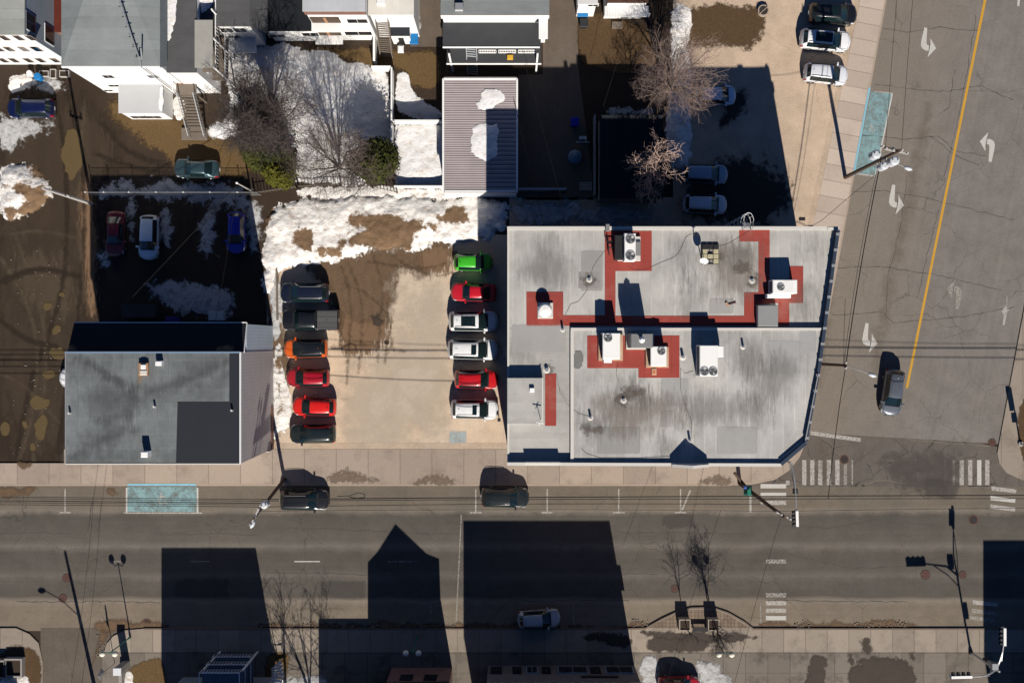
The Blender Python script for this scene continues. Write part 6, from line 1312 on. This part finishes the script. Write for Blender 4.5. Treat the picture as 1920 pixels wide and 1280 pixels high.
# fences
t = thing('wire_fence', (P(172,366).x,P(0,366).y,0), 'long wire mesh fence with pale posts behind the shaded yard', 'fence'); yf = P(0,366).y; z = 1.9
for x in (176,210,256,306,356,405,455): m = MB(); X = P(x,0).x; m.tube([(X,yf,0),(X,yf,2.0)],.04,6); po = m.build('post', m_steel, t); m = MB(); m.ball((X,yf,2.05),.07,4,8); m.build('cap', m_white_trim, po)
m = MB(); X0, X1 = P(176,0).x, P(490,0).x; n = 120
for zz in (.1,z): m.tube([(X0,yf,zz),(X1,yf,zz)],.02,5)
for k in range(n): x = X0+(X1-X0)*k/n; dx = (X1-X0)/n*6; m.tube([(x,yf,.1),(min(x+dx,X1),yf,z)],.006,3); m.tube([(min(x+dx,X1),yf+.01,.1),(x,yf+.01,z)],.006,3)
m.build('mesh', m_steel, t)
def panel_fence(name, label, pts, h, mat, w=.08, post=2.4, slats=None):
    pp = [P(x,y) for x, y in pts]; t = thing(name, (pp[0].x,pp[0].y,0), label, 'fence')
    for a, b in zip(pp, pp[1:]):
        m = MB(); 
        if slats:
            n = max(2,int((b-a).length/slats)); d = (b-a).normalized()*slats*.32
            for k in range(n): c = a.lerp(b,(k+.5)/n); m.bar(c+Vector((0,0,.05))-d, c-d+Vector((0,0,h)), .07, .03); 
            m.bar(a+Vector((0,0,h*.8)), b+Vector((0,0,h*.8)), .05)
        else: m.bar(a+Vector((0,0,h/2)), b+Vector((0,0,h/2)), w, h); m.bar(a+Vector((0,0,h+.02)), b+Vector((0,0,h+.02)), w*1.8, .06)
        m.build('panel', mat, t)
        n = max(1,int((b-a).length/post))
        for k in range(n+1): c = a.lerp(b,k/n); m = MB(); m.box(c.x-.07,c.y-.07,0,c.x+.07,c.y+.07,h+.08); m.build('post', mat, t)
    return t
panel_fence('white_fence','tall white fence between the snowy yard and the dry lawn',[(702,134),(738,134),(738,236),(737,300)],1.7,m_white_trim)
panel_fence('white_fence','white fence along the top of the snow square beside the ribbed garage',[(740,233),(833,233)],1.6,m_white_trim)
panel_fence('white_fence','low white fence along the bottom of the snow square',[(742,352),(833,352)],.9,m_white_trim)
panel_fence('picket_fence','low grey picket fence under the evergreen trees',[(478,364),(560,352),(640,347),(700,352),(745,362)],1.0,m_wood,slats=.3)
m = MB(); q = [P(519,468),P(521,600)]; m.bar(q[0]+Vector((0,0,.15)), q[1]+Vector((0,0,.15)), .18, .3); tag(m.build('timber_edge', m_wood, None, origin=q[0]), 'pale timber edging beside the top of the west car row', 'edging')
# small things in the yards
def tub(px, py, s, h, mat, name, label, cat, z=0, lid=None):
    p = P(px,py,h); t = thing(name, (p.x,p.y,z), label, cat); m = MB(); m.tube([(p.x,p.y,z),(p.x,p.y,z+h*.9)],[s*.55,s*.66],4 if lid else 12); m.build('body', mat, t)
    m = MB(); (m.cbox(p.x-s*.5,p.y-s*.5,z+h*.9,p.x+s*.5,p.y+s*.5,z+h,.03) if lid else m.tube([(p.x,p.y,z+h*.88),(p.x,p.y,z+h)],[s*.7,s*.55],12)); m.build('lid', lid or mat, t); return t
m_blub = basic('blue plastic', (.01,.16,.42), .5, .2, 2, 10); m_blkb = basic('black plastic', (.02,.022,.024), .5, .2, 2, 10)
def wbin(px, py, mat, label, w=.75, d=.75, z=0):
    p = P(px,py,1.1); t = thing('wheeled_bin', (p.x,p.y,z), label, 'bin'); m = MB()
    a = w/2*.8; vs = [(p.x-a,p.y-a,z+.05),(p.x+a,p.y-a,z+.05),(p.x+a,p.y+a,z+.05),(p.x-a,p.y+a,z+.05),(p.x-w/2,p.y-d/2,z+1.0),(p.x+w/2,p.y-d/2,z+1.0),(p.x+w/2,p.y+d/2,z+1.0),(p.x-w/2,p.y+d/2,z+1.0)]
    m.add(vs, [(3,2,1,0),(4,5,6,7),(0,1,5,4),(1,2,6,5),(2,3,7,6),(3,0,4,7)]); m.build('body', mat, t); m = MB(); m.cbox(p.x-w/2-.03,p.y-d/2-.05,z+1.0,p.x+w/2+.03,p.y+d/2,z+1.08,.04); m.bar((p.x-w/2,p.y+d/2+.05,z+1.0),(p.x+w/2,p.y+d/2+.05,z+1.0),.05); m.build('lid', mat, t)
    for s_ in (-1,1): m = MB(); m.tube([(p.x+s_*w*.4-.03,p.y+d/2-.1,z+.12),(p.x+s_*w*.4+.03,p.y+d/2-.1,z+.12)],.12,10); m.build('wheel', m_tyre, t)
wbin(1093,22,m_blub,'blue wheeled bin beside the alley at the top',.95,.85); wbin(1095,42,m_blkb,'black wheeled bin just below the blue one at the alley'); wbin(776,72,m_blub,'blue wheeled bin right of the black-roofed shed',.75,1.0); wbin(775,50,m_blkb,'black wheeled bin behind the blue one at the shed',.8,.9); wbin(1078,228,basic('deep blue plastic', (.01,.02,.35)),'deep blue wheeled bin in the dark alley')
tub(69,143,.55,.9,m_blub,'barrel','blue barrel beside the small garden boxes','barrel'); tub(54,137,.42,.7,m_white_trim,'barrel','white pail beside the blue barrel','pail')
for x, y, w, d_, l in ((85,140,18,11,'left'),(102,140,11,17,'middle'),(123,140,18,12,'right')):
    p = P(x,y); t = thing('garden_box', (p.x,p.y,0), l+' one of three small pale-framed garden boxes', 'garden box', 'garden boxes by the shuttered house'); m = MB(); a, b_ = w/2/S, d_/2/S
    m.box(p.x-a,p.y-b_,0,p.x+a,p.y-b_+.06,.35); m.box(p.x-a,p.y+b_-.06,0,p.x+a,p.y+b_,.35); m.box(p.x-a,p.y-b_+.06,0,p.x-a+.06,p.y+b_-.06,.35); m.box(p.x+a-.06,p.y-b_+.06,0,p.x+a,p.y+b_-.06,.35); m.build('frame', m_poleg, t); m = MB(); m.box(p.x-a+.07,p.y-b_+.07,0,p.x+a-.07,p.y+b_-.07,.25); m.build('soil', m_dirt, t)
p = P(751,90,.9); t = thing('grill', (p.x,p.y,0), 'small white grill with a black hood by the straight wooden stairs', 'grill'); m = MB(); m.cbox(p.x-.28,p.y-.4,.5,p.x+.28,p.y+.25,.95,.12); m.build('lid', m_white_trim, t); m = MB(); m.cbox(p.x-.2,p.y+.25,.5,p.x+.2,p.y+.8,.9,.08); m.build('hood', m_blkb, t)
for s_ in (-.2,.2): m = MB(); m.tube([(p.x+s_,p.y,0),(p.x+s_,p.y,.5)],.03,6); m.build('leg', m_dkm, t)
p = P(1093,258,.8); t = thing('table', (p.x,p.y,0), 'pale blue table in the dark alley', 'table'); m = MB(); m.box(p.x-.35,p.y-.15,.7,p.x+.35,p.y+.15,.75); m.box(p.x-.65,p.y-.42,.4,p.x+.65,p.y-.3,.45); m.build('top', m_can, t)
for s_ in (-.3,.3): m = MB(); m.box(p.x+s_-.03,p.y-.35,0,p.x+s_+.03,p.y+.1,.7); m.build('leg', m_steel, t)
p = P(1098,350); t = thing('pallet', (p.x,p.y,0), 'pale slatted pallet at the end of the dark alley', 'pallet'); m = MB()
for k in range(5): m.box(p.x-.6,p.y-.35+k*.16,.1,p.x+.6,p.y-.25+k*.16,.14)
m.build('boards', m_poleg, t)
p = P(1078,295); t = thing('tarp_heap', (p.x,p.y,0), 'blue grey tarp over a heap in the dark alley', 'tarp'); m = MB(); m.tube([(p.x,p.y,0),(p.x+.05,p.y,.4),(p.x-.05,p.y+.1,.7),(p.x,p.y,.8)],[.75,.62,.35,.02],9); m.build('cover', basic('blue grey tarp', (.16,.24,.34), .7, .3, 3, 8), t)
for x, y, w, d_, h_, mt, l in ((260,583,3.2,1.2,1.2,m_asph,'long dark storage box behind the shingle roof'),(405,592,1.4,.8,.9,m_can,'pale blue box behind the shingle roof'),(322,602,1.2,.8,.9,basic('indigo cover', (.03,.02,.16)),'indigo covered box behind the shingle roof')):
    p = P(x,y,h_); t = thing('storage_box', (p.x,p.y,0), l, 'box'); m = MB(); m.box(p.x-w/2,p.y-d_/2,0,p.x+w/2,p.y+d_/2,h_-.1); m.build('body', mt, t); m = MB(); m.cbox(p.x-w/2-.04,p.y-d_/2-.04,h_-.1,p.x+w/2+.04,p.y+d_/2+.04,h_,.03); m.build('lid', mt, t)
p = P(936,785); t = thing('meter_post', (p.x,p.y,0), 'small dark post beside the lowest white SUV', 'post'); m = MB(); m.tube([(p.x,p.y,0),(p.x,p.y,1.2)],.05,6); m.build('post', m_dkm, t); m = MB(); m.cbox(p.x-.15,p.y-.15,1.1,p.x+.15,p.y+.15,1.4,.04); m.build('head', m_dkm, t)
for x, y, l in ((32,1247,'wider of two small walled beds at the lower left corner'),(8,1250,'narrow walled bed at the very lower left edge')):
    p = P(x,y); t = thing('garden_bed', (p.x,p.y,.1), l, 'garden bed'); w_ = .85 if x == 32 else .5; m = MB()
    m.box(p.x-w_,p.y-.9,.1,p.x-w_+.15,p.y+.9,.8); m.box(p.x+w_-.15,p.y-.9,.1,p.x+w_,p.y+.9,.8); m.box(p.x-w_+.15,p.y+.75,.1,p.x+w_-.15,p.y+.9,.8); m.box(p.x-w_+.15,p.y-.9,.1,p.x+w_-.15,p.y-.75,.8); m.build('wall', m_conc, t)
    m = MB(); m.box(p.x-w_+.16,p.y-.74,.1,p.x+w_-.16,p.y+.74,.6); m.build('soil', m_dirt, t)
# litter and stones
random.seed(5)
m = MB()
for x0, x1, y0, y1, n_ in ((1600,1700,1163,1176,60),(480,860,1165,1177,90),(1185,1215,1160,1177,40),(700,790,440,475,70),(540,640,430,480,60),(20,120,470,860,80),(180,200,1190,1230,20),(1490,1520,1162,1176,30)):
    for k in range(n_):
        p = P(random.uniform(x0,x1), random.uniform(y0,y1)); s_ = random.uniform(.02,.07); m.tube([(p.x,p.y,0),(p.x+s_*.3,p.y,s_+.02),(p.x,p.y,s_*1.6+.02)],[s_,s_*.9,s_*.2],5)
tag(m.build('gravel', basic('pale stones', (.34,.30,.25), .9, .4, 5, 20)), 'loose pale stones scattered along gutters and mud', 'gravel', None, 'stuff')
# ---------- trees ----------
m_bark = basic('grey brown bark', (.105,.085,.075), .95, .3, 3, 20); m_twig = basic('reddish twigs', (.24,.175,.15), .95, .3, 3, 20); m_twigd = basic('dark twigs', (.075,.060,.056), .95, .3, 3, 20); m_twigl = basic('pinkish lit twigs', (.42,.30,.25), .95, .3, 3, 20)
def bare_tree(name, label, px, py, H, spread, seed, r0=.16, n1=9, n2=7, n3=6, n4=5, twig=None, group=None, z0=0, up=.55, trunk=.25, bark=None, tilt=(0,0), rt=.008, lobes=None):
    rnd = random.Random(seed); b = P(px,py); t = thing(name, (b.x,b.y,z0), label, 'tree', group)
    T = MB(); K = MB()
    def seg(mb, p, d, L, ra, rb, n, sides, wob):
        pts = [p.copy()]; dd = d.copy()
        for k in range(n):
            dd = (dd+Vector((rnd.uniform(-wob,wob),rnd.uniform(-wob,wob),rnd.uniform(-wob*.6,wob*.6)))).normalized(); pts.append(pts[-1]+dd*L/n)
        mb.tube(pts, [ra+(rb-ra)*k/n for k in range(n+1)], sides, cap=False); return pts, dd
    p0 = Vector((b.x,b.y,z0-.05)); tr, td = seg(T, p0, Vector((tilt[0],tilt[1],1)).normalized(), H*trunk, r0, r0*.8, 3, 8, .06)
    hL = H*(1-trunk)
    for i in range(n1):
        an = 2*math.pi*(i+rnd.random()*.8)/n1; sp = spread*rnd.uniform(.35,1.0); zz = hL*rnd.uniform(.7,1.0)*(1.15-.35*sp/spread)
        d = Vector((math.cos(an)*sp,math.sin(an)*sp,zz)); L = d.length*.85; d.normalize()
        d0 = (d+Vector((0,0,up*.3))).normalized(); st0 = tr[-1].lerp(tr[-2], rnd.random()*.8)
        pts, dd = seg(T, st0, d0, L, r0*.5, .02, 7, 6, .11)
        for j in range(n2):
            u = .22+.75*(j+rnd.random())/n2; k = min(int(u*7),6); q = pts[k].lerp(pts[k+1], u*7-k if u*7-k < 1 else 1)
            ax = (pts[k+1]-pts[k]).normalized(); o = ax.orthogonal(); o.rotate(Matrix.Rotation(rnd.random()*6.28,3,ax)); d2 = (ax*.8+o*.75+Vector((0,0,.12))).normalized()
            L2 = L*(.55-.32*u)*rnd.uniform(.7,1.2)+.25; p2, _ = seg(K, q, d2, L2, max(rt*2.2,r0*.12), rt*1.3, 4, 4, .16)
            for m_ in range(n3):
                u3 = .15+.85*(m_+rnd.random())/n3; k3 = min(int(u3*4),3); q3 = p2[k3].lerp(p2[k3+1], min(1,u3*4-k3)); ax = (p2[k3+1]-p2[k3]).normalized(); o = ax.orthogonal(); o.rotate(Matrix.Rotation(rnd.random()*6.28,3,ax))
                d3 = (ax*.8+o*.8+Vector((0,0,.1))).normalized(); L3 = L2*(.6-.3*u3)*rnd.uniform(.7,1.3)+.12; p3, _ = seg(K, q3, d3, L3, rt*1.3, rt, 3, 3, .2)
                for w_ in range(n4):
                    u4 = (w_+rnd.random())/n4; k4 = min(int(u4*3),2); q4 = p3[k4].lerp(p3[k4+1], min(1,u4*3-k4)); ax = (p3[k4+1]-p3[k4]).normalized(); o = ax.orthogonal(); o.rotate(Matrix.Rotation(rnd.random()*6.28,3,ax))
                    d4 = (ax*.7+o*.8).normalized(); K.tube([q4, q4+d4*(L3*.5+.06)*rnd.uniform(.6,1.3)], [rt*.9, rt*.6], 3, cap=False)
    T.build('trunk', bark or m_bark, t); K.build('crown', twig or m_twig, t); return t
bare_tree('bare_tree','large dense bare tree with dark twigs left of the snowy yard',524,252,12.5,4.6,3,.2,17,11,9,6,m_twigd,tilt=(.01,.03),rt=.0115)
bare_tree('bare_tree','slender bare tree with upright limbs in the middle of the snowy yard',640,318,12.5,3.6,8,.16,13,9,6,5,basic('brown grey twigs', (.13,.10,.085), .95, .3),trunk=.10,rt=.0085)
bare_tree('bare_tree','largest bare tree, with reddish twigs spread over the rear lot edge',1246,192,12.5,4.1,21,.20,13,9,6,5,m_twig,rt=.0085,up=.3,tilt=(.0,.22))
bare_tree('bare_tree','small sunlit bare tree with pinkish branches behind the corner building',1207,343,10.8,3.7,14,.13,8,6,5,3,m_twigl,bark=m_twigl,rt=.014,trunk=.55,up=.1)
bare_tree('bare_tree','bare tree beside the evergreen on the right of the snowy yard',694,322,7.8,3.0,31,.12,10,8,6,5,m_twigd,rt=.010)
bare_tree('sapling','thin sapling in the left planter',1284,1171,5.6,.9,41,.045,5,4,3,2,m_twigd,rt=.006,trunk=.3,group='saplings in the planters',z0=.9)
bare_tree('sapling','bushier sapling in the right planter',1338,1171,5.9,1.5,43,.07,8,6,5,4,m_twigd,rt=.007,trunk=.25,group='saplings in the planters',z0=.9)
for i, (x, y, s_, l) in enumerate(((548,1345,50,'left'),(592,1352,51,'middle'),(640,1372,52,'right'))): bare_tree('bare_tree',l+' bare tree below the frame, casting branch shadows on the street',x,y,10.5+i*.4,3.2,s_,.17,6,4,3,2,m_twigd,rt=.011)
def ever_mat(name, c, c2): 
    n = NT(name); r = n.node('ShaderNodeObjectInfo').outputs['Random']; g_ = n.node('ShaderNodeNewGeometry').outputs['Random Per Island']
    return n.done(n.mix(n.math('MULTIPLY', n.noise(.9, 4), 1.0), n.mix(g_, sc(c,.5), sc(c,1.3)), n.mix(g_, sc(c2,.5), sc(c2,1.3))), .85, spec=.15)
m_everg = ever_mat('cedar foliage', (.030,.042,.010), (.065,.064,.012)); m_everd = ever_mat('dark conifer foliage', (.022,.030,.010), (.045,.048,.014)); m_every = ever_mat('yellow green cedar foliage', (.050,.058,.008), (.10,.09,.012))
def evergreen(name, label, px, py, H, R_, mat, seed, n=5200, lean=(0,0)):
    rnd = random.Random(seed); b = P(px,py); t = thing(name, (b.x,b.y,0), label, 'tree'); m = MB(); m.tube([(b.x,b.y,0),(b.x,b.y,H*.9)],[.14,.03],8); m.build('trunk', m_bark, t); m = MB()
    lob = [(rnd.uniform(0,6.28), rnd.uniform(.35,1.0)*R_*.55, rnd.uniform(.2,.85), rnd.uniform(.35,.6)*R_) for _ in range(13)]
    for k in range(n):
        a, rr, zf, lr = lob[rnd.randrange(13)]; c = Vector((b.x+math.cos(a)*rr*(1.15-zf*.7), b.y+math.sin(a)*rr*(1.15-zf*.7), H*zf)); v = Vector((rnd.gauss(0,1),rnd.gauss(0,1),rnd.gauss(0,1))).normalized()
        q = c+Vector((v.x*lr,v.y*lr,v.z*lr*1.5))*rnd.uniform(.55,1.05); q.z = max(q.z,.15); out = (v+Vector((0,0,.6))+Vector((rnd.uniform(-.5,.5),rnd.uniform(-.5,.5),rnd.uniform(-.5,.5)))).normalized(); s_ = out.orthogonal(); s_.rotate(Matrix.Rotation(rnd.random()*6.28,3,out)); L = rnd.uniform(.12,.26); w = L*.34; s2 = out.cross(s_)
        m.add([q, q+s_*L*.5+s2*w+out*.03, q+s_*L+out*.08, q+s_*L*.5-s2*w+out*.03], [(0,1,2,3)])
    m.build('crown', mat, t); return t
evergreen('cedar','yellow green cedar at the lower left of the snowy yard',532,332,4.6,2.0,m_every,61)
evergreen('cedar','olive green cedar behind the yellow green one',494,300,4.8,1.7,m_everg,62)
evergreen('cedar','small dark cedar beside the wooden stairs lawn',476,278,4.0,1.1,m_everd,63,3000)
evergreen('cedar','dark round evergreen right of the slender bare tree',708,316,5.4,2.9,m_everg,64,10500)
evergreen('cedar','dark green cedar in the shade of the large bare tree',528,306,4.4,2.0,m_everd,65,5000)
